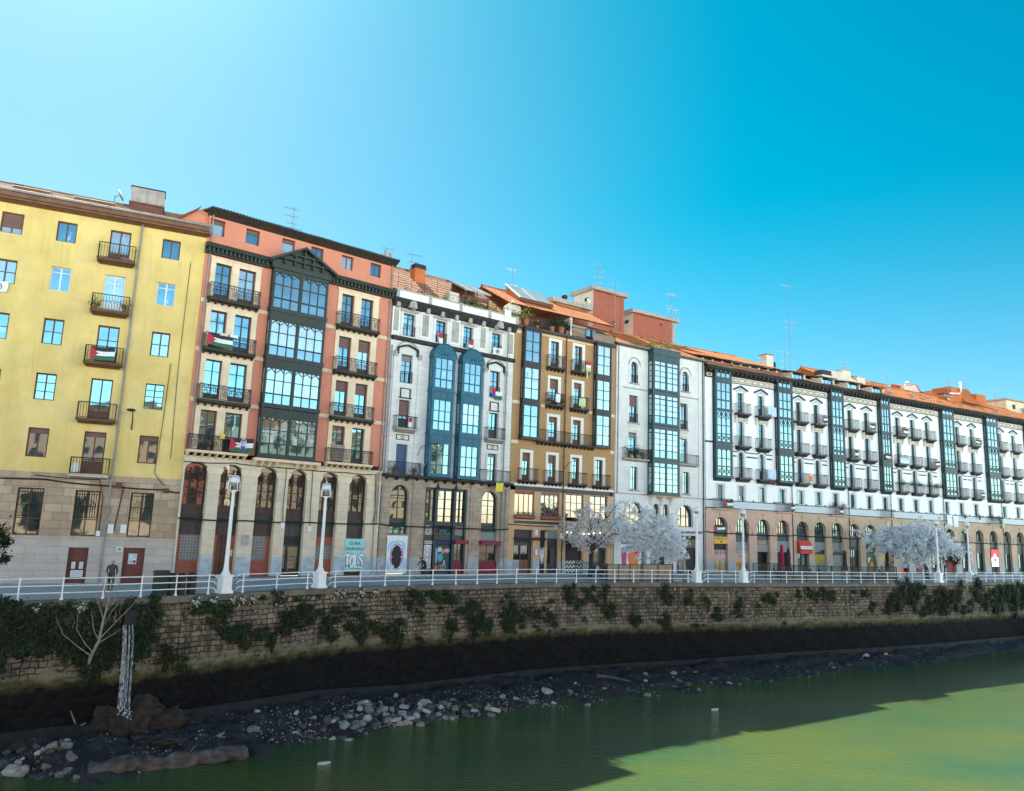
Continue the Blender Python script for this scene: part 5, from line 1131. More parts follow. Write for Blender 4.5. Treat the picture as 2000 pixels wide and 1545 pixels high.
chimney(BRf, 10.2,12.0,3.4,4.6,24.6,25.75,"lightwall","blackp",.5,True); chimney(BRf,17.2,18.9,5.6,6.8,25.2,27.6,"lightwall","concrete",.15); chimney(BRf,20.2,22.0,5.6,6.8,24.8,27.0,"lightwall","concrete",.1)
mb = MB(); mb.prism([(13.5,25.0),(20,25.0),(20,25.9),(16.5,27.0),(13.5,27.0)],5.0,5.2,M["lightwall"]); mb.build("party_wall", BRf)
roof(BB, 18.0, 31.0, 9.0, 27.2, 13.5, 29.4, "tileo", back=(18,27))
aC = [2.0+3.46*k for k in range(12)]
CC = arcaded("end_arcade_house", "long white house over tan arches under a bright orange roof, furthest along the quay", (49.99,101.02), 28.8, .0, 42.5, [2.15,5.35,8.6,12.2,15.6,19.1,22.6,26.2,29.8,33.3,36.8,40.3], [(11.35,14.1),(22.0,24.9),(32.6,35.4)], aC, "tanA", doors2=())
for c, k in zip(aC, ("mural","burg","plain","burg","plain","plain","screen","plain","plain","plain","plain","plain")): shop(CC, c, k)
CR = roof(CC, .0, 42.5, -.85, 23.1, 7.2, 26.7, "tileo", back=(14,24.5))
mb = MB()
for a in (2.2,4.6,6.9,9.6,13.5,18.5,25,27.5,31):
    for yy in (.6,2.4):
        if (a*7+yy) % 3 < 2.2: zz = 23.1+(yy+.85)*3.6/8.05; mb.prismx([(yy,zz),(yy+.9,zz+.4),(yy+.9,zz+.56),(yy,zz+.16)],a,a+.7,M["gutter"]); mb.prismx([(yy+.1,zz+.2),(yy+.8,zz+.52),(yy+.8,zz+.54),(yy+.1,zz+.22)],a+.08,a+.62,M["glass"])
mb.build("skylight", CR)
chimney(CR,19.9,21.6,4.2,5.2,24.9,26.2,"ochrech" if "ochrech" in M else "orange","concrete",.25,True)
mb = MB(); mb.box(24.0,26.9,5.6,8.6,26.0,28.2,M["orange"]); mb.box(23.9,27,5.5,8.7,28.201,28.3,M["concrete"]); mb.build("roof_room", CR)
mb = MB(); mb.tube([(23.0,5.2,27.0),(25.8,5.3,27.3),(26.2,5.3,27.7),(26.2,5.3,28.9)],.14,M["wht"],8); mb.ball((26.2,5.3,29.0),.26,M["wht"],8,6); mb.build("flue", CR)
mb = MB(); mb.box(30.8,33.4,5.6,7.4,25.4,27.9,M["orange"]); mb.prismx([(5.0,26.0),(8.5,26.0),(8.5,28.6),(7.0,28.8)],27.0,31.0,M["orange"]); mb.build("roof_room", CR)
roof(CC, 8, 20, 10.5, 27.0, 14, 29.2, "tileo", back=(18,27)); roof(CC, 34, 60, 14, 27.5, 24, 32.0, "tileo", back=(34,28))
for x, z0, z1 in ((13.7, 9.5, 10.4),): pass
for H, x in ((A,13.6),(BB,10.0),(BB,18.3),(CC,11.2),(CC,25.3)): pipe(H, x, .2, 10.3, -.12, .045, "iron")
for H, x, lab in ((A,9.95,"thin lamp arm on the white wall over the pink arches"),(BB,11.9,"thin lamp arm on the white wall over the tan arches, between dormer house windows"),(CC,9.6,"thin lamp arm on the white wall of the end house, above the blossom tree")):
    L_ = thing("wall_lamp", lab, "wall lamp"); L_.matrix_world = H.matrix_world.copy()
    mb = MB(); mb.tube([(x-1.2,-.08,9.8),(x-1.0,-.6,10.25),(x-.3,-1.5,10.4)],.025,M["iron"],5); mb.build("bracket", L_); mb = MB(); mb.ball((x-.2,-1.65,10.4),.2,M["iron"],8,5,(1.4,1,.3)); mb.build("lamp_head", L_)
for c in (2.25, 12.1):
    balcony(A, c-1.3, c+1.35, 7.12, .5, .12, "pink", 0, rail=1.05)
balcony(BB, 7.75-1.4, 7.75+1.4, 7.12, .5, .12, "tanA", 0, rail=1.05); balcony(BB, 17.3-1.3, 18.35, 7.12, .5, .12, "tanA", 0, rail=1.05); balcony(CC, 22.6-1.2, 24.6, 7.12, .5, .12, "tanA", 0, rail=1.05)
# lit advertising screen: a lamp-like thing in the arcade
S_ = thing("advertising_screen", "bright red and white lit advertising screen in an arch of the end house", "screen"); S_.matrix_world = CC.matrix_world.copy()
M["scr_r"] = plain("lit_red", (.9,.01,.03), .5, 0, 1.2); M["scr_w"] = plain("lit_white", (.95,.8,.9), .5, 0, 1.3)
a, b = aC[6]-1.0, aC[6]+.72
mb = MB(); mb.box(a,b,-.16,-.07,1.1,3.5,M["blackp"]); mb.build("casing", S_)
mb = MB(); mb.box(a+.04,b-.04,-.17,-.161,2.35,3.46,M["scr_r"]); mb.box(a+.04,b-.04,-.17,-.161,1.14,2.349,M["scr_w"])
c = (a+b)/2; mb.prism([(c-.42,2.3),(c+.42,2.3),(c+.36,2.62),(c+.12,2.75),(c,3.0),(c-.15,2.75),(c-.38,2.6)],-.176,-.17,M["scr_w"]); mb.prism([(c-.38,2.28),(c+.42,2.28),(c+.3,1.9),(c+.05,1.72),(c-.2,1.85)],-.178,-.17,M["scr_r"])
mb.tube([(c+.05,-.176,1.72),(c+.05,-.176,1.45)],.02,M["scr_r"],4); mb.tube([(c-.15,-.176,1.44),(c+.25,-.176,1.44)],.02,M["scr_r"],4); mb.build("screen", S_)
# ================================================================== brick towers standing behind the row
def tower(name, label, H, x0, x1, y0, y1, z0, z1, side, extra=None):
    o = thing(name, label, "building", (0,0,0), 0, "brick towers behind the roofs"); o.matrix_world = H.matrix_world.copy()
    mb = MB(); wall(mb, x0, x1, z0, z1, [], M["brick"], y=y0); mb.poly([(x1,y0,z0),(x1,y1,z0),(x1,y1,z1),(x1,y0,z1)], M["brick"]); mb.poly([(x0,y1,z0),(x1,y1,z0),(x1,y1,z1),(x0,y1,z1)], M["brick"])
    mb.box(x1-.45,x1+.06,y0-.05,y0-.002,z0,z1,M["concrete"] if x1 < 19 else M["brick"]); mb.build("wall", o)
    mb = MB(); mb.poly([(x0,y0,z0),(x0,y1,z0),(x0,y1,z1),(x0,y0,z1)], M["lightwall"]); mb.box(x0-.03,x0-.004,y0+.8,y0+1.5,z1-1.1,z1-.7,M["blackp"]); mb.build("side_wall", o)
    mb = MB(); mb.box(x0-.5,x1+.45,y0-.45,y1+.4,z1,z1+.42,M["concrete"]); mb.build("roof_slab", o)
    if extra: extra(o)
    return o
def t2x(o):
    mb = MB(); [mb.box(x,x+.3,7.98,8.0,z,z+.3,M["blackp"]) for x, z in ((14.0,29.6),(14.0,27.4))]; mb.build("vent", o)
t1 = tower("brick_tower", "tall brick roof tower with pale left side, above the ochre house", B, 15.45, 20.2, 7.0, 10.4, 25.5, 31.65, 0)
t2 = tower("brick_tower", "lower brick roof tower with two small vents, behind the pale house", V, 9.5, 16.5, 8.0, 11.2, 25.5, 30.4, 0, t2x)
def dish(p, r, az, label, el=20, mt="lightwall"):
    o = thing("satellite_dish", label, "satellite dish", p, radians(az), "satellite dishes on the roofs"); mb = MB()
    mb.lathe([(r*k/6, .28*r*(k/6)**2) for k in range(1, 7)], M[mt], 14); d = mb.build("dish", o, True); d.rotation_euler = (radians(90-el), 0, 0)
    mb = MB(); mb.tube([(0,.05,0),(0,.3,-.1),(0,.3,-r*1.3)], .04, M["metalpole"], 5); mb.build("mast", o)
dish(atb(B,14.2,6.4,29.7), .5, 60, "white satellite dish on the pale side of the tall brick tower"); dish(atb(Y,5.1,3.2,27.2), .45, 100, "dark satellite dish beside the grey chimney block of the yellow house", mt="gutter"); dish(atb(BB,33.0,6.5,27.6), .5, 20, "white satellite dish by the orange chimneys beyond the dormer house"); dish(atb(CC,20.3,3.9,25.7), .4, 30, "white satellite dish on the chimney of the end house roof"); dish(atb(V,5.2,6.6,28.0), .3, 20, "small grey satellite dish in front of the tall brick tower", mt="gutter")
def antenna(p, h, label, arms, az=0, guys=0):
    o = thing("antenna", label, "antenna", p, radians(az), "aerials on the roofs"); mb = MB(); mb.tube([(0,0,0),(0,0,h)], .032, M["metalpole"], 5); mb.build("mast", o)
    for z, L, nel, sd in arms:
        mb = MB(); mb.tube([(-L*.3*sd,0,z),(L*.7*sd,0,z+.02)], .02, M["metalpole"], 4)
        for k in range(nel):
            x = -L*.3*sd+L*sd*k/max(1, nel-1); e = .34-.012*k; mb.tube([(x,-e,z),(x,e,z)], .011, M["metalpole"], 4)
        mb.build("aerial", o)
    if guys:
        mb = MB()
        for a in (20, 140, 260): mb.tube([(0,0,guys),(2.6*cos(radians(a)),2.6*sin(radians(a)),.2)], .008, M["metalpole"], 3)
        mb.build("guy_wire", o)
RDa = atb(RD,6.9,2.5,26.7)
antenna(RDa, 2.7, "aerial with three short arms on the terracotta house roof", ((2.55,1.2,6,-1),(1.9,.9,5,-1),(.9,1.1,6,1),(.4,.9,5,1),(1.3,.7,3,-1)), 30)
antenna(atb(W,3.5,4.4,27.5), 1.8, "aerial beside the orange chimney of the white house with teal bays", ((1.6,1.5,7,1),(.9,.9,4,1)), 20)
antenna(atb(W,15.3,4.3,27.3), 3.3, "aerial behind the roof of the ochre house skylight", ((3.1,1.0,4,-1),(1.4,.7,4,1)), 40)
antenna(atb(B,16.6,7.6,32.1), 3.1, "aerial standing on top of the tall brick tower", ((2.9,.8,3,-1),(2.2,1.1,6,1),(1.5,1.0,6,1),(.8,1.0,5,1)), 25)
antenna(atb(V,4.9,6.0,26.6), 6.0, "tall red and white striped aerial mast in front of the tall brick tower", ((5.8,1.4,6,-1),(4.6,1.2,5,1)), 25)
antenna(atb(V,14.6,6.6,26.6), 6.9, "aerial mast with four arms in front of the lower brick tower", ((6.8,1.8,8,1),(6.6,1.0,3,-1),(5.2,1.0,5,-1),(4.9,1.5,7,1),(4.5,1.6,5,1)), 28)
antenna(atb(A,20.9,6.0,25.8), 12.4, "very tall thin aerial mast with guy wires above the arcaded houses", ((12.2,1.8,7,-1),(7.2,2.0,7,1),(6.4,1.8,6,1)), 26, 5.0)
antenna(atb(A,19.9,6.0,25.9), 2.9, "short aerial left of the very tall mast", ((2.7,1.4,5,-1),(1.5,1.6,5,1),(.6,1.6,4,1)), 26)
antenna(atb(BB,19.6,7.2,26.9), 2.6, "aerial behind the pale chimney of the dormer house", ((2.4,2.0,6,-1),(1.7,1.4,5,1),(1.0,1.2,5,1)), 26)
antenna(atb(BB,36.0,12,27.0), 3.9, "aerial above the orange chimneys beyond the dormer house", ((3.7,1.6,5,1),(2.8,1.2,4,1),(1.7,1.0,4,1)), 26)
antenna(atb(CC,22.8,5.2,25.8), 3.0, "aerial left of the white flue on the end house", ((2.9,1.6,5,1),(2.2,1.8,5,-1),(1.9,1.6,4,1)), 26)
antenna(atb(CC,27.2,5.8,26.2), 3.2, "wide aerial behind the white flue on the end house", ((3.0,5.2,12,-1),(2.6,1.4,4,1)), 26)
antenna(atb(CC,31.5,7.4,26.8), 3.0, "aerial right of the roof rooms on the end house", ((2.0,1.6,4,-1),(1.2,2.0,5,-1)), 26)
antenna(atb(CC,48.0,12,27.8), 3.2, "faint far aerial beside the ochre block at the end of the row", ((3.0,1.6,4,1),(2.4,1.2,4,-1)), 26)
antenna(atb(RD,15.6,2.4,26.2), 2.2, "aerial over the grey phone masts between terracotta and white houses", ((2.0,1.0,3,1),(.9,1.4,4,1)), 30)
o = thing("phone_mast", "group of pale grey phone antennas on the corner of the terracotta house roof", "phone mast"); o.matrix_world = RD.matrix_world.copy()
mb = MB(); [mb.box(x,x+.22,2.2,2.4,26.6,26.6+h,M["concrete"]) for x, h in ((14.7,.8),(15.2,1.0),(15.45,1.35),(15.95,1.25))]; mb.tube([(14.8,2.3,26.4),(16.1,2.3,26.4)],.05,M["metalpole"],5); mb.tube([(15.5,2.3,25.8),(15.5,2.3,27.2)],.04,M["metalpole"],5); mb.build("panel", o)
FB = thing("ochre_block", "flat roofed ochre block rising behind the far end of the orange roof", "building"); FB.matrix_world = CC.matrix_world.copy()
mb = MB(); mb.box(55.0,75,14,24,24,30.7,M["cream"]); mb.box(60,75,12,14,24,29.6,M["concrete"]); mb.build("wall", FB); mb = MB(); mb.box(54.5,75.5,13.6,24.4,30.701,31.0,M["concrete"]); mb.box(57,57.8,13.9,14,29.2,30.0,M["blackp"]); mb.build("roof_slab", FB)
GBk = thing("far_house", "pale gabled house end peeping over the ridge between the dormer and end houses", "building"); GBk.matrix_world = BB.matrix_world.copy()
mb = MB(); mb.prism([(41.4,26),(44.7,26),(44.7,28.4),(43.4,29.6),(41.4,29.2)],12,18,M["lightwall"]); mb.build("wall", GBk); mb = MB(); mb.prism([(43.3,29.75),(43.4,29.6),(45.0,28.1),(45.1,28.25)],11.8,18.2,M["greystone"]); mb.prism([(41.2,29.2),(43.4,29.6),(43.3,29.75),(41.2,29.35)],11.8,18.2,M["greystone"]); mb.build("roof", GBk)
GB2 = thing("far_house", "orange house top with a low gable behind the end house ridge", "building"); GB2.matrix_world = BB.matrix_world.copy()
mb = MB(); mb.box(36.5,39.5,11.5,16,26,28.3,M["orange"]); mb.prism([(44.6,27.0),(50.6,27.0),(49.7,29.3),(44.6,28.3)],12,18,M["orange"]); mb.box(39.5,41.2,11.4,14,26,29.2,M["lightwall"]); mb.build("wall", GB2); mb = MB(); mb.prism([(44.4,28.3),(49.7,29.35),(49.7,29.5),(44.4,28.45)],11.8,18.2,M["tileo"]); [mb.box(37.6+k*.6,37.85+k*.6,12,12.4,28.3,29.0,M["brick"]) for k in range(4)]; mb.build("roof", GB2)
# ================================================================== street, quay wall, river
Q = [(-46,14.5),(-36,24.2),(-29.0,30.9)]+[gp(*q)[:2] for q in ((65,1175),(239,1169),(463,1159),(650,1148.5),(817,1143.8),(918,1142),(1050,1139),(1270,1138.2),(1507,1139),(1780,1139),(1990,1136.5))]+[(72,98.6),(100,112),(140,131)]
def cr(P, n=10):
    o = []
    for i in range(len(P)-1):
        p0, p1, p2, p3 = (np.array(P[max(i-1,0)]), np.array(P[i]), np.array(P[i+1]), np.array(P[min(i+2,len(P)-1)]))
        for k in range(n):
            t = k/n; o.append(tuple(.5*((2*p1)+(-p0+p2)*t+(2*p0-5*p1+4*p2-p3)*t*t+(-p0+3*p1-3*p2+p3)*t**3)))
    o.append(tuple(P[-1])); return o
QP = cr(Q); QS = [0.0]
for a, b in zip(QP, QP[1:]): QS.append(QS[-1]+hypot(b[0]-a[0], b[1]-a[1]))
def qat(s, off=0.0):                      # point on the quay edge; off > 0 towards the houses
    s = min(max(s, 0), QS[-1]-1e-3); i = max(0, np.searchsorted(QS, s)-1); t = (s-QS[i])/(QS[i+1]-QS[i])
    a, b = QP[i], QP[i+1]; dx, dy = (b[0]-a[0]), (b[1]-a[1]); L = hypot(dx, dy); dx /= L; dy /= L
    return (a[0]+(b[0]-a[0])*t-dy*off, a[1]+(b[1]-a[1])*t+dx*off, atan2(dy, dx))
def qs_of(px, py, z=0):
    g = gp(px, py, z); return min(range(len(QP)), key=lambda i: hypot(QP[i][0]-g[0], QP[i][1]-g[1]))
TS_ = np.arange(0, QS[-1]-.02, .05); TU_ = []
for k in TS_:
    x, y, a = qat(k); c = RM.T @ np.array([x, y, -CH]); TU_.append(1000+F*c[0]/-c[2] if c[2] < -1 else 1e9)
TU_ = np.array(TU_)
def qsn(px): return float(TS_[int(np.argmin(np.abs(TU_-px)))])   # arc length where the quay edge is seen at this photo column
WATER = -7.0
mb = MB()                                                     # street between quay and houses
FL = [(-60,20.0),(-41,44.4)] + [tuple(atb(h, x, .3, 0))[:2] for h, x in ((Y,-9),(Y,11.2),(RD,0),(RD,15),(W,0),(W,12.5),(B,0),(B,12.6),(V,0),(V,13),(A,0),(A,13.7),(BB,18),(CC,20),(CC,42))] + [(150,160)]
FZ = [-.6,-.55,-.5,-.25,-.02]+[0]*13
n = 120
def along(P, t, Z=None):
    S = [0]
    for a, b in zip(P, P[1:]): S.append(S[-1]+hypot(b[0]-a[0], b[1]-a[1]))
    s = t*S[-1]; i = min(len(P)-2, max(0, int(np.searchsorted(S, s))-1)); u = (s-S[i])/(S[i+1]-S[i])
    r = (P[i][0]+(P[i+1][0]-P[i][0])*u, P[i][1]+(P[i+1][1]-P[i][1])*u)
    return r if Z is None else r+(Z[i]+(Z[i+1]-Z[i])*u,)
m, t, b, o = nt("blue_grey_asphalt"); v = coords(t); c = mixc(t, ramp(t, noise(t, v, .5, 5), .3, .7), (.35,.42,.44), (.42,.48,.50)); c = mixc(t, ramp(t, noise(t, v, 40, 2), .45, .75), c, (.46,.51,.53)); t.links.new(c, b.inputs["Base Color"]); b.inputs["Roughness"].default_value = .7; M["asphalt"] = m
pv = stone("grey_pavement", (.30,.30,.29), (.25,.255,.25), (.14,.14,.14), .6, .4, .01, .2, .2)
rows = []
for i in range(n+1):
    tt = i/n; f = along(FL, tt, FZ)
    qi = min(range(len(QP)), key=lambda k: hypot(QP[k][0]-f[0], QP[k][1]-f[1]))
    rows.append((f, QP[qi]))
for a, b_ in zip(rows, rows[1:]):
    p = []
    for f, q in (a, b_): p.append([(q[0]+(f[0]-q[0])*u, q[1]+(f[1]-q[1])*u, -.01+(f[2])*u**2) for u in (.05,.4,.75,1.0)])
    for k in range(3): mb.poly([p[0][k],p[1][k],p[1][k+1],p[0][k+1]], m)
tag(mb.build("street"), kind="structure")
mb = MB()
for H, x0, x1, z in ((Y,-9,11.2,-.36),(RD,-.45,15.15,.1),(W,-.5,12.5,.1),(B,-.2,12.6,.06),(V,0,13,.08),(A,0,13.7,.1),(BB,0,18.4,.1),(CC,0,42.5,.1)):
    P = [atb(H,x0,-1.25,0),atb(H,x1,-1.25,0),atb(H,x1,.1,0),atb(H,x0,.1,0)]; b0 = len(mb.v)
    mb.v += [(p.x,p.y,z) for p in P]+[(p.x,p.y,-.8) for p in P]; mb.face([b0,b0+1,b0+2,b0+3], pv); mb.face([b0,b0+1,b0+5,b0+4], M["greystone"])
tag(mb.build("pavement"), kind="structure")
mb = MB(); pts = [(p[0],p[1]) for p in QP[::4]]; P2 = [(x,y,-1.2) for x,y in [(qat(QS[k],.7)[0],qat(QS[k],.7)[1]) for k in range(0,len(QP),4)]]
mb.poly(P2+[(900,900,-1.2),(-900,900,-1.2),(-900,-60,-1.2)], M["concrete"]); tag(mb.build("land"), kind="structure")
# quay wall
m, t, b, o = nt("river_wall_stone"); v = coords(t, kind="UV"); nz = nd(t, "ShaderNodeTexNoise", Scale=1.7, Detail=4.0); t.links.new(v, nz.inputs["Vector"])
wv = mixc(t, .2, v, nz.outputs["Color"], "ADD")
br2 = nd(t, "ShaderNodeTexBrick", Scale=1.0); br2.inputs["Brick Width"].default_value = .6; br2.inputs["Row Height"].default_value = .29; br2.inputs["Mortar Size"].default_value = .035; br2.inputs["Mortar Smooth"].default_value = .5; br2.squash = .6; br2.squash_frequency = 2; br2.offset = .37
for k, c_ in (("Color1",(.43,.355,.275)),("Color2",(.15,.12,.09)),("Mortar",(0,0,0))): br2.inputs[k].default_value = c4(c_)
t.links.new(wv, br2.inputs["Vector"]); gap = mixc(t, 1.0, mixc(t, 1.0, br2.outputs["Fac"], ramp(t, noise(t, v, 3.5, 5, .7), .40, .56), "MULTIPLY"), ramp(t, noise(t, v, .42, 4), .40, .58), "MULTIPLY")
hole = ramp(t, noise(t, coords(t,(1,1.9,1),"UV"), 1.9, 5, .72), .58, .66)                      # fallen-out stones
jt = mixc(t, 1.0, gap, hole, "LIGHTEN")
st = mixc(t, jt, mixc(t, .25, br2.outputs["Color"], (.25,.21,.16)), (.024,.022,.017))
st = mixc(t, ramp(t, noise(t, v, .6, 5, .7), .55, .68, (0,0,0), (.55,)*3), st, (.40,.35,.29))       # bare pale patches
st = mixc(t, 1.0, st, ramp(t, noise(t, v, .45, 6, .65), .3, .7, (.4,.4,.42), (1.15,1.1,1.05)), "MULTIPLY")
st = mixc(t, ramp(t, noise(t, coords(t,(1.1,.22,1),"UV"), 1.3, 5, .65), .52, .66, (0,0,0), (.85,)*3), st, (.045,.041,.037))       # dark seep streaks
st = mixc(t, ramp(t, noise(t, coords(t,(1.6,.25,1),"UV"), 2.1, 4), .64, .74, (0,0,0), (.75,)*3), st, (.52,.49,.45))          # lime runs
st = mixc(t, ramp(t, noise(t, v, .9, 6, .7), .53, .60, (0,0,0), (.85,)*3), st, (.03,.042,.02))                             # moss
sp = nd(t, "ShaderNodeSeparateXYZ"); t.links.new(v, sp.inputs[0])
def band(lo, hi, nz_=.5, sc=.7):
    a = nd(t, "ShaderNodeMath", operation="MULTIPLY_ADD"); a.inputs[1].default_value = nz_; t.links.new(noise(t, v, sc, 6, .65), a.inputs[0]); t.links.new(sp.outputs[1], a.inputs[2])
    mr = nd(t, "ShaderNodeMapRange"); mr.inputs["From Min"].default_value = lo+nz_*.5; mr.inputs["From Max"].default_value = hi+nz_*.5; t.links.new(a.outputs[0], mr.inputs["Value"]); return mr.outputs[0]
st = mixc(t, band(-3.45,-3.0,1.6,1.1), mixc(t, jt, (.235,.20,.14), (.09,.08,.055)), st)                                                     # smoothed lower courses
st = mixc(t, band(-3.75,-3.45,1.2,1.3), mixc(t, noise(t, v, 2.5, 4), (.05,.05,.02), (.13,.12,.045)), st)                                                     # yellow green algae line
st = mixc(t, band(-4.15,-3.75,1.3,1.2), mixc(t, ramp(t, noise(t, coords(t,(1,1.6,1),"UV"), 2.2, 6, .7), .35, .75), (.003,.0045,.006), (.024,.021,.018)), st)       # wet tidal zone
t.links.new(st, b.inputs["Base Color"]); b.inputs["Roughness"].default_value = .85; b.inputs["Specular IOR Level"].default_value = .2
ma = nd(t, "ShaderNodeMath", operation="MULTIPLY_ADD"); ma.inputs[1].default_value = -1; ma.inputs[1].default_value = -1.2; t.links.new(jt, ma.inputs[0]); t.links.new(noise(t, v, 7, 5), ma.inputs[2]); bump(t, b, ma.outputs[0], .9, .06); M["quay"] = m
QW = thing("river_wall", "high stone river wall with dark tidal band and plants, below the white railing", "river wall")
mb = MB(); ss = []; s = 0.0
while s < QS[-1]:
    ss.append(s); x, y, a = qat(s); s += max(.14, hypot(x, y)*.0035)
zz = [-.32-.11*k for k in range(62)]
zz = [z for z in zz if z > -7.3]; prev = None
def nse(s, z): return .05*sin(s*2.1+z*3)+.04*sin(s*5.3-z*4.1)+.03*sin(s*11+z*9)
for s in ss:
    x, y, a = qat(s); r = []
    for z in zz:
        off = -.02-(.05*(-z))+nse(s, z)*.55+(.03*random.random())
        
        r.append((x-sin(a)*off, y+cos(a)*off, z)); mb.v.append(r[-1])
W_ = len(zz)
for i in range(len(ss)-1):
    for k in range(W_-1):
        mb.face((i*W_+k, i*W_+k+1, (i+1)*W_+k+1, (i+1)*W_+k), M["quay"], [(ss[i],zz[k]),(ss[i],zz[k+1]),(ss[i+1],zz[k+1]),(ss[i+1],zz[k])])
mb.build("masonry", QW, True)
M["coping"] = stone("coping_stone", (.25,.225,.185), (.19,.175,.15), (.07,.065,.05), 1.4, 2.0, .02, .4, .5, .75, uv=True)
mb = MB()
for i in range(len(ss)-1):
    a0, a1 = qat(ss[i]), qat(ss[i+1]); pr_ = [(-.12,-.33),(-.12,-.02),(-.08,.02),(.55,.02),(.55,-.4)]; p = [[(a[0]-sin(a[2])*o_, a[1]+cos(a[2])*o_, z_) for o_, z_ in pr_] for a in (a0, a1)]
    for k in range(4): mb.poly([p[0][k],p[1][k],p[1][k+1],p[0][k+1]], M["coping"], [(ss[i],k*.4),(ss[i+1],k*.4),(ss[i+1],k*.4+.35),(ss[i],k*.4+.35)])
    mb.poly([p[0][0],p[1][0],p[1][4],p[0][4]], M["coping"], [(ss[i],0)]*4)
mb.build("coping", QW)
mb = MB(); s0 = qsn(1795)
for k in range(len(ss)-1):
    pass
for s_ in (qsn(255),):
    x, y, a = qat(s_, -.22); R_ = Matrix.Rotation(a, 4, "Z"); b0 = len(mb.v); mb.box(-.32,.32,-.14,.3,-1.35,-.55,M["blackp"]); mb.v[b0:] = [tuple(Vector((x,y,0))+R_ @ Vector(q)) for q in mb.v[b0:]]
mb.build("drain_mouth", QW)
LS_ = [qsn(p) for p in (0,450,594,781,950,1320,1520,1950)]; LV_ = [-5.6,-5.75,-5.92,-6.35,-6.3,-6.3,-6.05,-5.95]
def LZ(s): return np.interp(s, LS_, LV_)
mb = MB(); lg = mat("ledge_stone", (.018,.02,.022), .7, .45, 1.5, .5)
for i in range(0, len(ss)-1):
    if not (6 < ss[i] < QS[-1]-2): continue
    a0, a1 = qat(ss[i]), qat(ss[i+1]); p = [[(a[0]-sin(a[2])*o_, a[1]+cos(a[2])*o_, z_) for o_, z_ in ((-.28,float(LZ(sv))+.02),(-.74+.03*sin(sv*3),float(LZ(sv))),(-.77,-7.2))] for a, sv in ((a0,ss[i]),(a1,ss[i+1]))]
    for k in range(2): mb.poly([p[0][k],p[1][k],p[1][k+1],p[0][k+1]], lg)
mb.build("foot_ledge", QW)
# river steps at the far right end
ST = thing("river_steps", "dark stone steps down to the water at the far right end of the river wall", "steps"); mb = MB()
sx = qsn(1975)
for k in range(16):
    x, y, a = qat(sx+k*.55, -.5); R_ = Matrix.Rotation(a, 4, "Z"); b0 = len(mb.v); mb.box(0,.56,-1.6,.4,-7.2,-6.6+k*.24,M["greystone"]); mb.v[b0:] = [tuple(Vector((x,y,0))+R_ @ Vector(q)) for q in mb.v[b0:]]
mb.build("treads", ST)
# mud bank
def bankw(s):                              # width of mud in front of the wall
    return np.interp(s, BS, BW)
BS = [0]+[qsn(p) for p in (0,170,330,450,600,800,1000,1180,1300,1450,1600,1750,1900,2000)]+[QS[-1]]
BW = [1,1.5,5.6,4.6,6.6,7.4,8.4,9.8,9.2,8.3,7.0,5.4,4.0,2.6,2.0,1.5]
mb = MB(); nb = 34; sb = [s for s in ss if s > 6][::1]
m, t, b, o = nt("river_mud"); v = coords(t); c = mixc(t, ramp(t, noise(t, v, .9, 6, .6), .3, .7), (.022,.02,.021), (.062,.056,.055)); c = mixc(t, ramp(t, noise(t, v, 9, 4), .56, .68), c, (.13,.12,.11)); t.links.new(c, b.inputs["Base Color"]); b.inputs["Roughness"].default_value = .55; b.inputs["Specular IOR Level"].default_value = .3; bump(t, b, noise(t, v, 5, 6), .6, .08); M["mud"] = m
def mudz(s, d, w):
    u = d/w; z0 = float(LZ(s))-.35; z = z0+(-7.17-z0)*(.5*u+.5*u*u)+.16*sin(s*.9+d)*sin(d*1.3-s*.37)+.09*sin(s*2.7-d*1.9)+.05*sin(s*6.1+d*5)+.05*sin(d*9-s*3.1)
    return z - max(0, u-.92)*9*.3
for s in sb:
    w = float(bankw(s))*(1+.09*sin(s*1.1)+.06*sin(s*2.9)); 
    for k in range(nb):
        d = w*1.25*k/(nb-1); x, y, a = qat(s, -.35-d); mb.v.append((x, y, mudz(s, d, w)+random.uniform(-.025,.025)))
for i in range(len(sb)-1):
    for k in range(nb-1): mb.face((i*nb+k, i*nb+k+1, (i+1)*nb+k+1, (i+1)*nb+k), M["mud"])
tag(mb.build("mud_bank", None, True), kind="structure")
# water
m, t, b, o = nt("river_water"); v = coords(t); cc = mixc(t, ramp(t, noise(t, coords(t,(.08,.16,1)), 1, 4), .35, .7), (.045,.112,.045), (.098,.135,.026)); t.links.new(cc, b.inputs["Base Color"]); b.inputs["Roughness"].default_value = .08; b.inputs["IOR"].default_value = 1.33; b.inputs["Specular IOR Level"].default_value = .5
h1 = noise(t, coords(t,(1.2,2.4,1)), 1.6, 4); h2 = noise(t, coords(t,(5,9,1)), 1.3, 3); ad = nd(t, "ShaderNodeMath", operation="MULTIPLY_ADD"); ad.inputs[1].default_value = .4; t.links.new(h2, ad.inputs[0]); t.links.new(h1, ad.inputs[2]); bump(t, b, ad.outputs[0], .6, .1); M["water"] = m
mb = MB(); mb.poly([(-600,-600,WATER),(900,-600,WATER),(900,700,WATER),(-600,700,WATER)], m); tag(mb.build("river"), kind="structure")
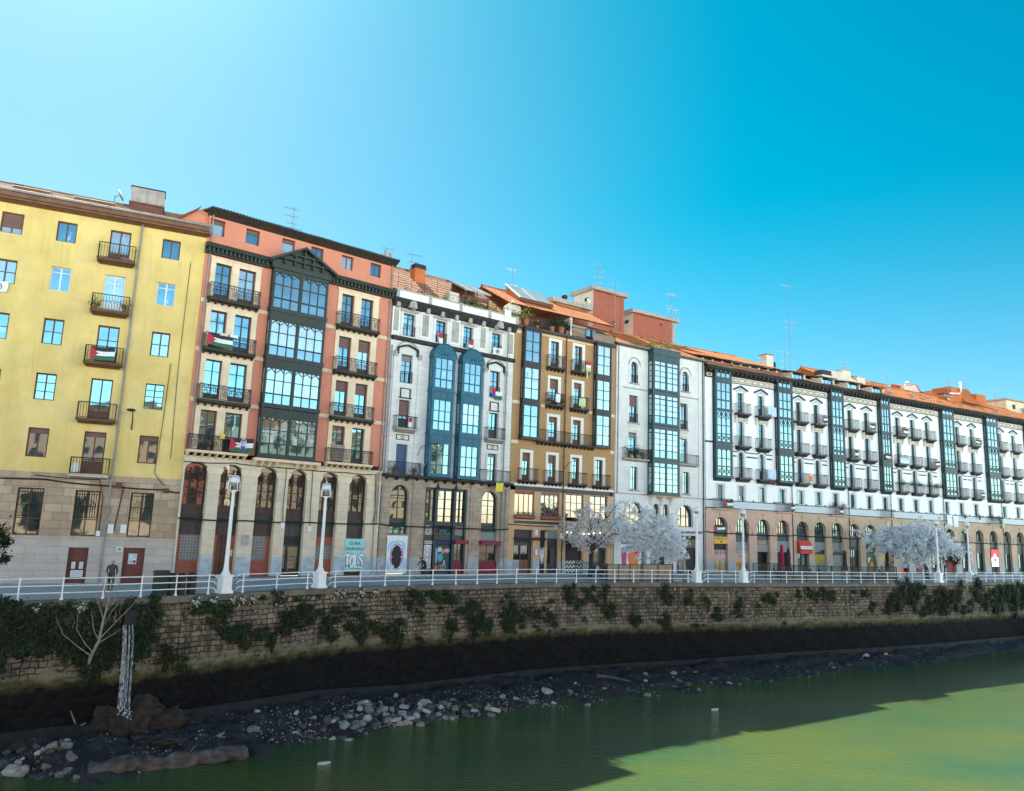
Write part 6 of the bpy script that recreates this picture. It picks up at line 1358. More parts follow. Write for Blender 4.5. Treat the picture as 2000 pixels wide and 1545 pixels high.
# ================================================================== lamps and railing
LMP = [(430,1158),(621,1148.5),(1361,1138),(1452,1138.3),(1834,1138),(1893,1137)]
LL = ["nearest white street lamp, in front of the terracotta house's second stone arch","white street lamp in front of the terracotta house's fifth stone arch","white street lamp before the right arch of the pale house","white street lamp before the second pink arch","white street lamp overlapping the right side of the big blossom tree before the end house","furthest white street lamp, right of the big blossom tree"]
mb0 = MB(); wp = M["whitepaint"]
mb0.box(-.36,.36,-.36,.36,.0,.16,wp); mb0.box(-.29,.29,-.29,.29,.16,.92,wp); mb0.box(-.37,.37,-.37,.37,.92,1.0,wp); mb0.box(-.2,.2,-.302,-.29,.3,.8,wp); ped = mb0.mesh("pedestal")
mb0 = MB(); mb0.lathe([(.34,1.0),(.26,1.06),(.17,1.22),(.135,1.42),(.15,1.46),(.13,1.5),(.12,1.9),(.11,2.4),(.098,4.1),(.106,4.12),(.106,4.16),(.096,4.18),(.085,5.6),(.11,5.64),(.12,5.7),(.09,5.78)], wp, 14); col_ = mb0.mesh("column", True)
mb0 = MB()
for q in range(2):
    c_, s_ = (1, 0) if q == 0 else (0, 1)
    P = [(-.05,5.72),(-.34,5.76),(-.4,5.84),(-.39,5.95),(-.3,6.5),(-.24,6.58),(.24,6.58),(.3,6.5),(.39,5.95),(.4,5.84),(.34,5.76),(.05,5.72)]; mb0.tube([(x*c_,x*s_,z) for x, z in P], .024, wp, 6)
mb0.tube([(0,0,6.55),(0,0,6.75)], .02, wp, 5); cage = mb0.mesh("cage")
mb0 = MB(); mb0.ball((0,0,6.2), .235, M["milky"], 14, 8); gl = mb0.mesh("globe", True)
mb0 = MB(); mb0.lathe([(.27,6.2),(.27,6.3),(.24,6.42),(.14,6.5),(.03,6.54)], wp, 14); hat = mb0.mesh("lamp_cap", True)
lampS = []
for k, q in enumerate(LMP):
    g = gp(*q); s_ = min(range(len(QP)*20), key=lambda i: hypot(qat(QS[-1]*i/(len(QP)*20))[0]-g[0], qat(QS[-1]*i/(len(QP)*20))[1]-g[1])); s_ = QS[-1]*s_/(len(QP)*20); lampS.append(s_)
    x, y, a = qat(s_, .3); o = thing("street_lamp", LL[k], "street lamp", (x, y, .02), a, "white street lamps along the quay")
    for nm, me in (("pedestal",ped),("column",col_),("cage",cage),("globe",gl),("lamp_cap",hat)): link(nm, me, o)
ends = [qsn(-80)]+[v for s_ in lampS for v in (s_-.62, s_+.62)]+[qsn(2000)+6]
RLb = ["white railing left of the nearest street lamp, before the yellow house","white railing between the two street lamps at the terracotta house","long white railing from the terracotta house to the pale house","short white railing between the two lamps at the pale house and pink arches","long white railing from the pink arches to the big blossom tree","short white railing between the two lamps right of the big blossom tree","white railing right of the furthest street lamp"]
mbp = MB(); mbp.lathe([(.09,0),(.085,.05),(.045,.12),(.036,.3),(.036,.98),(.055,1.0),(.05,1.06),(.01,1.09)], wp, 8); postm = mbp.mesh("post")
for i in range(0, len(ends), 2):
    a, b = ends[i], ends[i+1]; n = max(2, round((b-a-.9)/1.93)); x, y, an = qat(a, .12)
    o = thing("quay_railing", RLb[i//2], "railing", (x, y, .02), 0, "white railings along the quay"); L = b-a
    for k in range(n+1):
        s_ = a+.45+(L-.9)*k/n; px, py, _ = qat(s_, .12); link("post", postm, o, (px-x, py-y, 0))
    for zz in (.34, .68, 1.02):
        mb = MB(); pts = []; m_ = max(4, int(L/.5))
        if i: 
            for t_ in (0,1,2,3): e = qat(a+.12*(1-cos(t_*pi/3))*.9, .12); pts.append((e[0]-x, e[1]-y, zz-.16+.16*sin(t_*pi/6)-(.03 if t_ == 0 else 0)))
        for k in range(m_+1): e = qat(a+.2+(L-.4)*k/m_, .12); pts.append((e[0]-x, e[1]-y, zz))
        if i < len(ends)-2:
            for t_ in (2,1,0): e = qat(b-.12*(1-cos(t_*pi/3))*.9, .12); pts.append((e[0]-x, e[1]-y, zz-.16+.16*sin(t_*pi/6)))
        mb.tube(pts, .03, wp, 6); mb.build("rail", o)
# ================================================================== waterfall, mound, logs, rocks
m, t, b, o = nt("falling_water"); v = coords(t,(7,7,.9)); f = ramp(t, noise(t, v, 3.2, 7, .8), .44, .62); tr = nd(t, "ShaderNodeBsdfTransparent"); mx = nd(t, "ShaderNodeMixShader"); b.inputs["Base Color"].default_value = (.9,.94,.98,1); b.inputs["Roughness"].default_value = .6
fm_ = nd(t, "ShaderNodeMath", operation="MULTIPLY"); fm_.inputs[1].default_value = .85; t.links.new(f, fm_.inputs[0]); t.links.new(fm_.outputs[0], mx.inputs[0]); t.links.new(tr.outputs[0], mx.inputs[1]); t.links.new(b.outputs[0], mx.inputs[2]); t.links.new(mx.outputs[0], o.inputs[0]); M["fall"] = m
wf = qsn(250); x, y, a = qat(wf, -.35); WFa = thing("waterfall", "thin waterfall pouring from the drain mouth of the river wall", "waterfall", (x, y, 0), a); mb = MB()
for k, (x0, w0, w1) in enumerate(((-.22,.18,.34),(.14,.07,.12),(-.05,.04,.14))):
    for j in range(14):
        u0, u1 = j/14, (j+1)/14; zt = lambda u: -1.25-4.35*u; yo = lambda u: -.1-.75*u**.6-.05*k; ww = lambda u: w0+(w1-w0)*u; sh = lambda u: -.0*u
        for q in range(3):
            p0, p1 = -1+2*q/3, -1+2*(q+1)/3; bl = lambda p: -.12*(1-p*p)
            mb.poly([(x0+ww(u0)*p0/2, yo(u0)+bl(p0), zt(u0)), (x0+ww(u0)*p1/2, yo(u0)+bl(p1), zt(u0)), (x0+ww(u1)*p1/2, yo(u1)+bl(p1), zt(u1)), (x0+ww(u1)*p0/2, yo(u1)+bl(p0), zt(u1))], m)
mb.build("stream", WFa, True)
mb = MB(); M["foam"] = plain("foam", (.75,.82,.86))
for k in range(120): mb.ball((random.gauss(-.08,.17), -.95+random.gauss(0,.1), -5.62+abs(random.gauss(0,.22))), random.uniform(.012,.045), M["foam"], 6, 4)
mb.build("splash", WFa)
from mathutils import noise as mn
M["earth"] = mat("brown_earth", (.055,.043,.035), .9, .5, 1.6, bmp=.8)
def lump(rad, n=20, m=12, sc=(1,1,1), rough=.2, mt="mud", seed=0, flat=0, fine=0):
    r = random.Random(seed); ph = [r.uniform(0,6.28) for _ in range(12)]; mb = MB(); mb.ball((0,0,0), 1, M[mt], n, m); q = []
    for X in mb.v:
        p = Vector(X); d = 1+rough*(.5*sin(p.x*2.3+ph[0])+.4*sin(p.y*3.1+ph[1])*cos(p.z*2.7+ph[2])+.35*sin(p.x*5+p.y*4+ph[3])+.2*sin(p.z*8+p.x*7+ph[4])+.16*sin(p.y*13+ph[5])*sin(p.x*12+ph[6]))
        p *= d
        if fine: p += Vector(X)*(fine*(mn.fractal(Vector(X)*2.6+Vector((seed,0,0)), .9, 2.1, 5)))
        if flat:
            for ax in range(3): p[ax] = max(-flat, min(flat, p[ax]))
        q.append((p.x*rad*sc[0], p.y*rad*sc[1], p.z*rad*sc[2]))
    mb.v = q; return mb
x, y, z = gp(255,1425,-6.3); MD = tag(link("mud_mound", lump(1.0,130,80,(2.3,1.5,1.75),.2,"earth",5,0,.4).mesh("mud_mound", True), None, (x+.1, y+.3, -6.75), .7), "large earth mound under the waterfall on the river bank", "mound")
for q, (px, py, r_) in enumerate(((330,1440,.9),(205,1440,.8),(300,1400,.7))):
    x, y, z = gp(px, py, -6.4); tag(link("mud_mound", lump(r_,70,40,(1.8,1.0,.55),.3,"mud",30+q,0,.35).mesh("mud_mound", True), None, (x, y, -6.65), .6+q), ("low dark mud heap right of the earth mound","low dark mud heap left of the earth mound","small dark mud heap behind the earth mound")[q], "mound")
def log(px0, py0, px1, py1, r, r1, label, mt="logwood", z=-6.75, seed=1):
    p, q = Vector(gp(px0,py0,z)), Vector(gp(px1,py1,z)); o = thing("log", label, "log", p, atan2(q.y-p.y, q.x-p.x)); L = (q-p).length; mb = MB(); rr = random.Random(seed); n = 60; k_ = 26; b0 = 0
    for i in range(n+1):
        u = i/n; R_ = (r+(r1-r)*u)*(.72 if i in (0,n) else .93 if i in (1,n-1) else 1)
        for k in range(k_):
            a = 2*pi*k/k_; d = R_*(1+.10*sin(3*a+u*5)+.5*mn.fractal(Vector((u*L*1.1,2*cos(a),2*sin(a)))*1.3, .9, 2, 4)); mb.v.append((L*u, d*cos(a)+.1*sin(u*4), d*sin(a)*.9+.05*sin(u*9)))
    for i in range(n):
        for k in range(k_): mb.face((i*k_+k, i*k_+(k+1)%k_, (i+1)*k_+(k+1)%k_, (i+1)*k_+k), M[mt])
    mb.face([k for k in reversed(range(k_))], M[mt]); mb.face([n*k_+k for k in range(k_)], M[mt]); mb.build("trunk", o, True)
    mb = MB(); [mb.tube([(L*u,.1,r*.7),(L*u+.1,-.1,r*1.25),(L*u+dx,-.15,r*1.5)], .07, M[mt], 6, .03) for u, dx in ((.3,.25),(.33,-.15),(.62,.2))]; mb.build("branch_stub", o); return o
M["logwood"] = mat("wet_driftwood", (.13,.11,.095), .75, .6, 2.5, .3, (.02,.02,.02), .6)
log(170,1511,482,1472,.47,.36,"long fat driftwood log lying at the water's edge below the waterfall", z=-6.85); log(150,1475,205,1462,.42,.4,"short log stump behind the left end of the long log", z=-6.7, seed=4)
def branch(px, py, z, pts, r, label, mt="palebark"):
    g = gp(px, py, z); o = thing("driftwood_branch", label, "branch", g, 0, "driftwood branches on the mud"); mb = MB()
    for P in pts: mb.tube(P, r, M[mt], 5, r*.35)
    mb.build("wood", o)
branch(930,1310,-6.7,[[(0,0,0),(-.5,.1,.5),(-.9,.1,1.1)],[(0,0,0),(.5,0,.6),(.6,0,1.3)],[(.5,0,.6),(.9,0,.8)],[(-.3,0,.3),(.6,.1,.3),(1.6,0,-.1)],[(-.3,0,.3),(-.8,-.2,.0)]], .055, "forked driftwood branches sticking up from the mud in the middle of the bank")
branch(150,1455,-6.6,[[(0,0,0),(-.1,0,.8),(-.5,0,1.5)],[(-.1,0,.8),(.3,0,1.0)]], .07, "thin forked branch standing left of the earth mound"); branch(400,1398,-6.5,[[(0,0,0),(1.2,.3,.12)],[(.3,0,0),(.9,-.3,.1)]], .05, "thin pale branch lying on the bank right of the earth mound"); branch(1165,1320,-6.45,[[(0,0,0),(1.3,.1,-.1),(2.6,.2,-.35)]], .15, "straight dark plank of driftwood under the wall ledge", "logwood"); branch(415,1440,-6.6,[[(0,0,.05),(.7,-.3,.1)],[(.3,-.1,.05),(.5,.2,.2)]], .1, "short pale broken branch beside two pale stones")
# bare sapling rooted in the wall
g = qat(qsn(182), -.4); o = thing("bare_sapling", "leafless grey sapling rooted in the river wall left of the waterfall", "tree", (g[0], g[1], -2.9), g[2]); mb = MB(); PB = M["palebark"]
mb.tube([(0,.1,-.3),(.05,-.15,.3),(.28,-.3,1.0),(.35,-.35,1.9),(.5,-.35,2.9),(.55,-.3,4.1)], .1, PB, 7, .02); mb.build("trunk", o); mb = MB()
for P in ([(.05,-.15,.3),(-.6,-.3,.8),(-1.3,-.3,1.4),(-1.7,-.3,2.2)],[(.1,-.2,.5),(-.3,-.3,.9),(-.75,-.3,1.6),(-.8,-.3,2.9)],[(.3,-.3,1.1),(.9,-.3,1.8),(1.6,-.3,2.6),(2.0,-.3,3.1)],[(.33,-.3,1.6),(.7,-.35,2.4),(1.3,-.35,3.2)],[(.38,-.3,2.0),(.1,-.3,2.7),(-.15,-.3,3.3)],[(.4,-.3,2.3),(.8,-.3,2.9),(.9,-.3,3.9)],[(.5,-.3,2.9),(.2,-.3,3.5),(.2,-.3,4.3)],[(.3,-.3,1.0),(.0,-.35,1.5),(-.2,-.3,2.4)],[(.25,-.3,.9),(.7,-.4,1.2),(1.2,-.4,1.5)]): mb.tube(P, .035, PB, 5, .008)
for k in range(40):
    x0, z0 = random.uniform(-1.2,1.4), random.uniform(1.6,3.6); mb.tube([(x0,-.3,z0),(x0+random.uniform(-.25,.25),-.3+random.uniform(-.2,.2),z0+random.uniform(.2,.5))], .01, PB, 3, .004)
mb.build("twigs", o)
# rocks
M["rock"] = mat("pale_rock", (.40,.37,.33), .85, .3, 2, bmp=.6); M["rockd"] = mat("dark_rock", (.12,.11,.105), .8, .4, 2, bmp=.6); M["rockw"] = mat("whitish_rock", (.55,.53,.49), .8, .15, 2, bmp=.4); M["rockg"] = mat("grey_rock", (.25,.235,.215), .85, .3, 2, bmp=.5)
rp = []
for k in range(9): rp.append((lump(1,12,8,(1,random.uniform(.6,.9),random.uniform(.4,.65)),.35,"rock",50+k,.8 if k%3 == 0 else 0)))
rmesh = {}
def rockmesh(k, mt):
    if (k, mt) not in rmesh:
        mb = rp[k]; q = MB(); q.v = mb.v; [q.face(f, M[mt]) for f in mb.f]; rmesh[(k, mt)] = q.mesh("rock", k % 3 != 0)
    return rmesh[(k, mt)]
def slab(px, py, w, d, h, rz, label, mt="rockw", z=-6.75):
    g = gp(px, py, z); mb = MB(); mb.prismz([(-w/2,-d/2),(w*.4,-d*.55),(w/2,d*.4),(-w*.35,d/2)], -h/2, h/2, M[mt]); o = mb.build("stone_slab", None, False, g, rz); o.rotation_euler = (random.uniform(-.2,.2)+.25, random.uniform(-.25,.25), rz); return tag(o, label, "stone slab", "pale stone slabs on the mud")
for px, py, w, d, h, lab in ((538,1371,.6,.4,.14,"pale square stone slab lying alone highest on the bank near the wall"),(595,1397,.62,.5,.2,"pale tilted stone slab left of the middle stone cluster"),(622,1401,.6,.4,.16,"pale flat stone slab just right of the tilted slab"),(662,1392,.5,.42,.16,"pale stone slab in the row of big stones, third from the left"),(686,1392,.55,.5,.2,"pale rounded stone slab in the row of big stones, fourth from the left"),(768,1406,.95,.3,.12,"long thin pale stone slab by the water in the middle"),(800,1402,.7,.35,.14,"pale stone slab right of the long thin slab"),(828,1387,.8,.5,.2,"pale wedge shaped stone slab above the water's edge"),(962,1386,1.5,.5,.22,"largest flat white stone slab, at the water's edge mid bank"),(1069,1350,.75,.6,.24,"pale square stone slab lying alone on the mud right of the middle"),(1690,1286,2.2,.6,.2,"flat pinkish stone slab far right on the bank"),(660,1416,1.0,.5,.16,"jagged white stone slab with its foot in the water"),(575,1434,.6,.35,.12,"small pale slab at the water's edge below the left stones"),(790,1380,.6,.35,.15,"pale slab on the upper middle bank")): slab(px, py, w, d, h, random.random()*3, lab)
n_ = 0; SL = [qsn(480), qsn(1900)]
for k in range(265):
    c = random.random()
    if c < .62: px = random.triangular(430,1010,640); up_ = random.betavariate(4.2,1.8)
    elif c < .76: px = random.uniform(960,1330); up_ = random.betavariate(3.5,1.8)
    elif c < .9: px = random.uniform(-10,150); up_ = random.uniform(.25,.95)
    else: px = random.uniform(1330,1880); up_ = random.betavariate(3,2)
    s_ = qsn(px) if k < 1 else float(np.interp(px, PXT, ST_)) if "PXT" in globals() else qsn(px)
    if "PXT" not in globals():
        PXT = list(range(-40,2040,20)); ST_ = [qsn(p) for p in PXT]
    w = float(bankw(s_)); d = w*up_; x, y, a = qat(s_, -.35-d); r_ = random.choice((.1,.13,.16,.2,.25,.3)) * (1.15 if px < 900 else 1)
    mt = random.choices(("rock","rockd","rockw","rockg"), (4,4,2.2,4) if 450 < px < 1050 else (2,7,.4,4))[0]
    o = link("rock", rockmesh(random.randrange(9), mt), None, (x, y, mudz(s_, d, w)+r_*.2), random.random()*6); o.scale = (r_, r_, r_); o.rotation_euler = (random.uniform(-.4,.4), random.uniform(-.4,.4), random.random()*6)
    seg = "below the yellow house" if px < 345 else "below the terracotta house" if px < 745 else "below the white house" if px < 992 else "below the ochre house" if px < 1198 else "below the pale house" if px < 1380 else "below the arcaded houses"
    tone = {"rock":"pale","rockd":"dark","rockw":"whitish","rockg":"grey"}[mt]; sz = "small" if r_ < .15 else "medium" if r_ < .24 else "big"
    tag(o, f"{sz} {tone} rock on the mud bank {seg}", "rock", f"{sz} {tone} rocks {seg}")
mb = MB()
for k in range(5200):
    px = random.triangular(420,1100,640) if random.random() < .7 else random.uniform(-20,1850); s_ = float(np.interp(px, PXT, ST_)); w = float(bankw(s_)); d = w*random.betavariate(3,1.5); x, y, a = qat(s_, -.35-d); z = mudz(s_, d, w); r_ = random.uniform(.025,.085); b0 = len(mb.v); mt = M[random.choices(("rock","rockd","rockw","rockg"),(3,6,1.2,5))[0]]
    A_ = random.random()*6
    for q in range(4): mb.v.append((x+r_*cos(A_+q*pi/2)*random.uniform(.7,1.2), y+r_*sin(A_+q*pi/2)*random.uniform(.7,1.2), z-.02))
    mb.v.append((x+random.uniform(-.3,.3)*r_, y+random.uniform(-.3,.3)*r_, z+r_*.8))
    for q in range(4): mb.face((b0+q, b0+(q+1)%4, b0+4), mt)
tag(mb.build("gravel"), kind="stuff")
# small floating things
for px, py, lab in ((632,1491,"white bird-like scrap floating on the dark water below the terracotta house"),(1396,1386,"small white scrap floating on the dark water below the pink arches")):
    g = gp(px, py, WATER+.03); mb = MB(); mb.prismz([(-.3,-.05),(0,-.12),(.35,.02),(.1,.12),(-.2,.1)], -.03, .05, M["wht"]); tag(mb.build("floating_scrap", None, False, g, .5), lab, "scrap")
# ================================================================== plants on the wall
def tuft(n, rx, rz, seed, mts, ls=.1, droop=.4):
    r = random.Random(seed); mb = MB(); sub = [(r.uniform(-.8,.8)*rx, r.uniform(-.75,.75)*rz, r.uniform(.25,.55)) for _ in range(7)]
    for k in range(n):
        c = r.choice(sub); x = c[0]+r.gauss(0,c[2]*.45*rx); z = c[1]+r.gauss(0,c[2]*.45*rz); e = max(0, 1-(x/rx/1.3)**2-(z/rz/1.3)**2); y = -.04-r.random()*.34*e*min(rx,rz)
        a, t_ = r.uniform(0,6.28), r.uniform(-.9,.9); L = ls*r.uniform(.6,1.5); u = Vector((cos(a)*L, -.3*L*r.random(), sin(a)*L-droop*L)); w = Vector((-sin(a)*L*.45, t_*L*.5, cos(a)*L*.45)); p = Vector((x,y,z)); mb.poly([p, p+u*.5+w, p+u, p+u*.5-w], M[r.choice(mts)])
    return mb.mesh("leaves")
TM = [tuft(420,.8,.55,1,["leaf","leafd","leafo"]), tuft(420,.7,.8,2,["leafd","leafd","leaf"]), tuft(300,.5,.5,3,["leaf","leaf","leafd"]), tuft(500,1.0,.6,4,["leafd","leafo","leafd"]), tuft(360,.55,.9,5,["leafd","leafd"]), tuft(160,.35,.28,6,["leaf","leafd","petal"],.07)]
TL = []
for k in range(34): TL.append((random.uniform(-20,210), random.uniform(1198,1292), random.choice((0,1,3,4)), random.uniform(.8,1.3)))
TL += [(205,1215,1,1.1),(212,1245,4,1.1),(275,1195,1,1.2),(285,1225,4,1.3),(290,1265,1,.9),(268,1235,4,1.2),(305,1195,2,1.2),(265,1280,4,1.0),(62,1262,2,1.2),(222,1275,4,.9),(200,1290,4,1.2),(185,1300,1,1.0)]
for px, py, sx, sy, nn in ((410,1190,35,10,6),(475,1240,35,14,8),(520,1248,20,10,4),(590,1200,20,20,5),(640,1215,22,30,8),(570,1220,25,18,5),(710,1230,22,24,7),(760,1235,25,22,8),(830,1168,28,10,6),(860,1165,20,8,4),(920,1190,14,26,7),(960,1215,40,28,16),(1010,1200,30,30,10),(1060,1215,25,20,5),(1115,1170,30,12,6),(1160,1165,25,10,5),(1195,1200,15,15,4),(1230,1205,12,18,4),(1305,1195,10,35,8),(1340,1165,20,14,4),(1390,1190,18,20,5),(1440,1185,20,14,4),(1580,1160,26,6,8),(1620,1160,20,6,5),(1680,1162,16,8,5),(1700,1185,12,10,3),(1500,1175,14,10,3),(540,1170,20,6,3),(880,1225,14,10,3),(345,1280,20,12,4)):
    for k in range(nn): TL.append((random.gauss(px,sx*.6), random.gauss(py,sy*.6), random.choice((0,1,2,4,2)), random.uniform(.5,.95)))
for k in range(46): TL.append((random.uniform(1725,2010), random.uniform(1148,1190), random.choice((1,3,4)), random.uniform(1.0,1.7)))
for k in range(60): TL.append((random.uniform(350,1720), random.uniform(1156,1255), random.choice((2,5,2,0)), random.uniform(.3,.6)))
for k in range(14): TL.append((random.uniform(0,760), 0, 5, random.uniform(.8,1.3)))
for px, py, k, sc in TL:
    s_ = float(np.interp(px, PXT, ST_)); x, y, a = qat(s_); dist = hypot(x, y)
    if py: 
        d = ray(px, py); z = CH + d[2]*(hypot(x-.3*sin(a),y)/hypot(d[0], d[1]))
    else: z = -.3
    z = max(-3.6, min(-.25, z)); x, y, a = qat(s_, -.02-.05*(-z)-.03)
    o = link("ivy", TM[k], None, (x, y, z), a); o.scale = (sc, sc, sc)
    seg = "left of the waterfall" if px < 238 else "just right of the waterfall" if px < 345 else "below the terracotta house" if px < 745 else "below the white house" if px < 992 else "below the ochre house" if px < 1198 else "below the pale house" if px < 1380 else "below the first arcades" if px < 1740 else "below the end house"
    hh = "high" if z > -1.1 else "halfway up" if z > -2.3 else "low"; kd = ("broad","upright","round","wide hanging","narrow hanging","small white flowered")[k]
    tag(o, f"{kd} green plant growing {hh} on the river wall {seg}", "plant", f"{kd} plants {hh} on the wall {seg}")
# ================================================================== trees
def blossom(name, label, base, trunk, tips, n, mts, twr=.6, r0=.16, bark="bark", leafs=.12, dens=1.0, seed=3):
    r = random.Random(seed); o = thing(name, label, "tree", base, 0, "blossom trees on the quay"); mb = MB(); B_ = M[bark]
    T = [Vector(p) for p in trunk]; mb.tube(T, r0, B_, 8, r0*.6); top = T[-1]; tw = MB(); segs = []
    for tp in tips:
        tp = Vector(tp); mid = top.lerp(tp, .5)+Vector((r.uniform(-.4,.4), r.uniform(-.4,.4), r.uniform(.1,.6))); mb.tube([T[-2].lerp(top, r.random()), mid, tp], r0*.42, B_, 6, .02)
        for k in range(26):
            u = r.uniform(.25,1); p = (top.lerp(mid, u*2) if u < .5 else mid.lerp(tp, u*2-1)); q = p+Vector((r.gauss(0,twr*.8), r.gauss(0,twr*.8), r.gauss(0,twr*.5))); q2 = q+Vector((r.gauss(0,twr*.6), r.gauss(0,twr*.6), r.gauss(-.1,twr*.45)))
            tw.tube([p, p.lerp(q,.5)+Vector((0,0,.08)), q, q2], .016, B_, 3, .005); segs += [(p, q), (q, q2), (q, q2)]
    mb.build("trunk", o, True); tw.build("twigs", o); pb = MB()
    for k in range(n):
        a, b = r.choice(segs); p = a.lerp(b, r.random())+Vector((r.gauss(0,.09), r.gauss(0,.09), r.gauss(0,.09))); L = leafs*r.uniform(.5,1.3); u = Vector((r.gauss(0,1), r.gauss(0,1), r.gauss(0,1))).normalized(); w = u.cross(Vector((r.gauss(0,1), r.gauss(0,1), r.gauss(0,1)))).normalized()
        pb.poly([p-u*L*.5, p+w*L*.45, p+u*L*.5, p-w*L*.45], M[r.choice(mts)])
    pb.build("crown", o); return o
def rel(px, py, b, off=0.0):            # tip seen at a photo position, at the depth of the trunk (+off metres)
    d = ray(px, py); k = (hypot(b[0], b[1])+off)/hypot(d[0], d[1]); return (d[0]*k-b[0], d[1]*k-b[1], CH+d[2]*k-b[2])
b1 = gp(1152, 1126)
blossom("blossom_tree", "sparse dark branched tree with few white flowers in front of the ochre house shop", b1, [(0,0,0),(.1,0,1.2),(.2,0,2.3),(.25,0,3.0)], [rel(x,y,b1,o_) for x, y, o_ in ((1105,1020,0),(1120,1000,.8),(1145,992,-.5),(1175,990,.4),(1205,985,-.6),(1110,1050,.6),(1135,1062,-.4),(1190,1052,.3),(1215,1010,.8),(1165,1015,0),(1100,1036,-.8),(1225,1045,0))], 11000, ["petal"], .62, .2, leafs=.11, seed=4)
b2 = gp(1338, 1135.5)
blossom("blossom_tree", "dense white blossom tree with pale trunk hanging over the pale house terrace", b2, [(0,0,0),(-.05,.1,1.0),(-.1,.1,2.0),(-.25,.2,2.7)], [rel(x,y,b2,o_) for x, y, o_ in ((1205,1000,.5),(1230,990,-.4),(1255,992,.6),(1275,1005,-.6),(1300,1015,.2),(1240,1020,0),(1265,1040,-.5),(1290,1045,.4),(1310,1065,0),(1320,1085,-.4),(1225,1040,.5),(1285,1080,.3),(1305,1092,.6),(1255,1075,-.3),(1235,1060,.3),(1215,1025,-.5),(1215,1072,.2),(1270,1090,0))], 19000, ["petal"], .6, .2, "palebark", .15, seed=9)
b3 = gp(1812, 1131)
blossom("blossom_tree", "large white blossom tree with drooping right branches in front of the end house", b3, [(0,0,0),(-.1,0,1.2),(-.3,0,2.4),(-.4,0,3.4)], [rel(x,y,b3,o_) for x, y, o_ in ((1685,1045,.5),(1700,1065,-.5),(1720,1035,.6),(1745,1028,-.6),(1770,1026,.3),(1800,1025,-.5),(1830,1030,.6),(1850,1040,-.3),(1730,1060,0),(1760,1055,.6),(1785,1060,-.5),(1815,1055,.2),(1845,1060,0),(1870,1072,.4),(1895,1078,-.3),(1760,1085,.3),(1785,1098,-.4),(1805,1108,.3),(1770,1075,-.6),(1715,1078,.4),(1865,1085,-.4),(1740,1080,0),(1815,1085,.5),(1700,1055,.2))], 27000, ["petal"], .85, .24, leafs=.19, seed=12)
def leafy(name, label, base, h, crown, n, mts, L=.14, seed=1, cat="tree", r0=.12):
    r = random.Random(seed); o = thing(name, label, cat, base); mb = MB(); mb.tube([(0,0,0),(.05,.03,h*.5),(0,0,h)], r0, M["bark"], 7, r0*.5)
    for c in crown: mb.tube([(0,0,h*.7),(c[0]*.5,c[1]*.5,(h+c[2])/2),(c[0],c[1],c[2])], r0*.4, M["bark"], 5, .02)
    mb.build("trunk", o); pb = MB()
    for k in range(n):
        c = r.choice(crown); p = Vector((c[0]+r.gauss(0,c[3]*.45), c[1]+r.gauss(0,c[3]*.45), c[2]+r.gauss(0,c[3]*.4))); l = L*r.uniform(.6,1.4); u = Vector((r.gauss(0,1), r.gauss(0,1), r.gauss(-.3,.8))).normalized(); w = u.cross(Vector((r.gauss(0,1), r.gauss(0,1), r.gauss(0,1)))).normalized(); pb.poly([p-u*l*.5, p+w*l*.3, p+u*l*.5, p-w*l*.3], M[r.choice(mts)])
    pb.build("crown", o); return o
bl = gp(-62, 1168)
leafy("street_tree", "small dark green tree at the left edge before the yellow house", bl, 2.2, [(*rel(x,y,bl)[:2], rel(x,y,bl)[2], rr) for x, y, rr in ((-5,1040,.5),(10,1058,.35),(-30,1025,.8),(-20,1075,.7),(8,1092,.22),(-60,1040,1.2))], 2600, ["leaf","leafd","leafd"], .13)
bh = gp(1846, 1130); leafy("dark_bush_tree", "small dark brown bush tree under the right side of the big blossom tree", bh, 1.6, [(*rel(x,y,bh,1)[:2], rel(x,y,bh,1)[2], rr) for x, y, rr in ((1848,1090,.8),(1862,1086,.8),(1838,1082,.7),(1866,1096,.6))], 1500, ["leafd","bark"], .16, 4)
# ================================================================== bins
def bin_(px, py, w, h, label, rnd):
    g = gp(px, py); o = thing("litter_bin", label, "bin", g, radians(42), "dark bins by the railing"); mb = MB(); m_ = M["tealdk"] if not rnd else M["iron"]
    if rnd: mb.lathe([(w*.44,0),(w*.5,.06),(w*.5,h-.12),(w*.46,h-.06),(w*.3,h)], m_, 14)
    else: mb.prismz([(-w/2,-.3),(w/2,-.3),(w/2,.3),(-w/2,.3)], .05, h-.15, m_)
    mb.build("body", o); mb = MB()
    if rnd: [mb.lathe([(w*.52,z),(w*.52,z+.05)], m_, 14) for z in (.3, h-.25)]
    else: mb.prismx([(-.34,h-.15),(.3,h-.15),(.3,h-.02),(-.1,h+.06),(-.3,h)], -w/2-.03, w/2+.03, M["tealdk"])
    mb.build("lid" if not rnd else "ring", o)
bin_(311,1162,.62,1.25,"wide dark lidded bin, leftmost of the four behind the railing",0); bin_(333,1161.5,.45,1.15,"slim dark bin next to the wide lidded bin",1); bin_(352,1161,.45,1.15,"slim dark bin, middle of the three slim bins",1); bin_(372,1160,.48,1.15,"slim dark bin nearest the first street lamp",1)
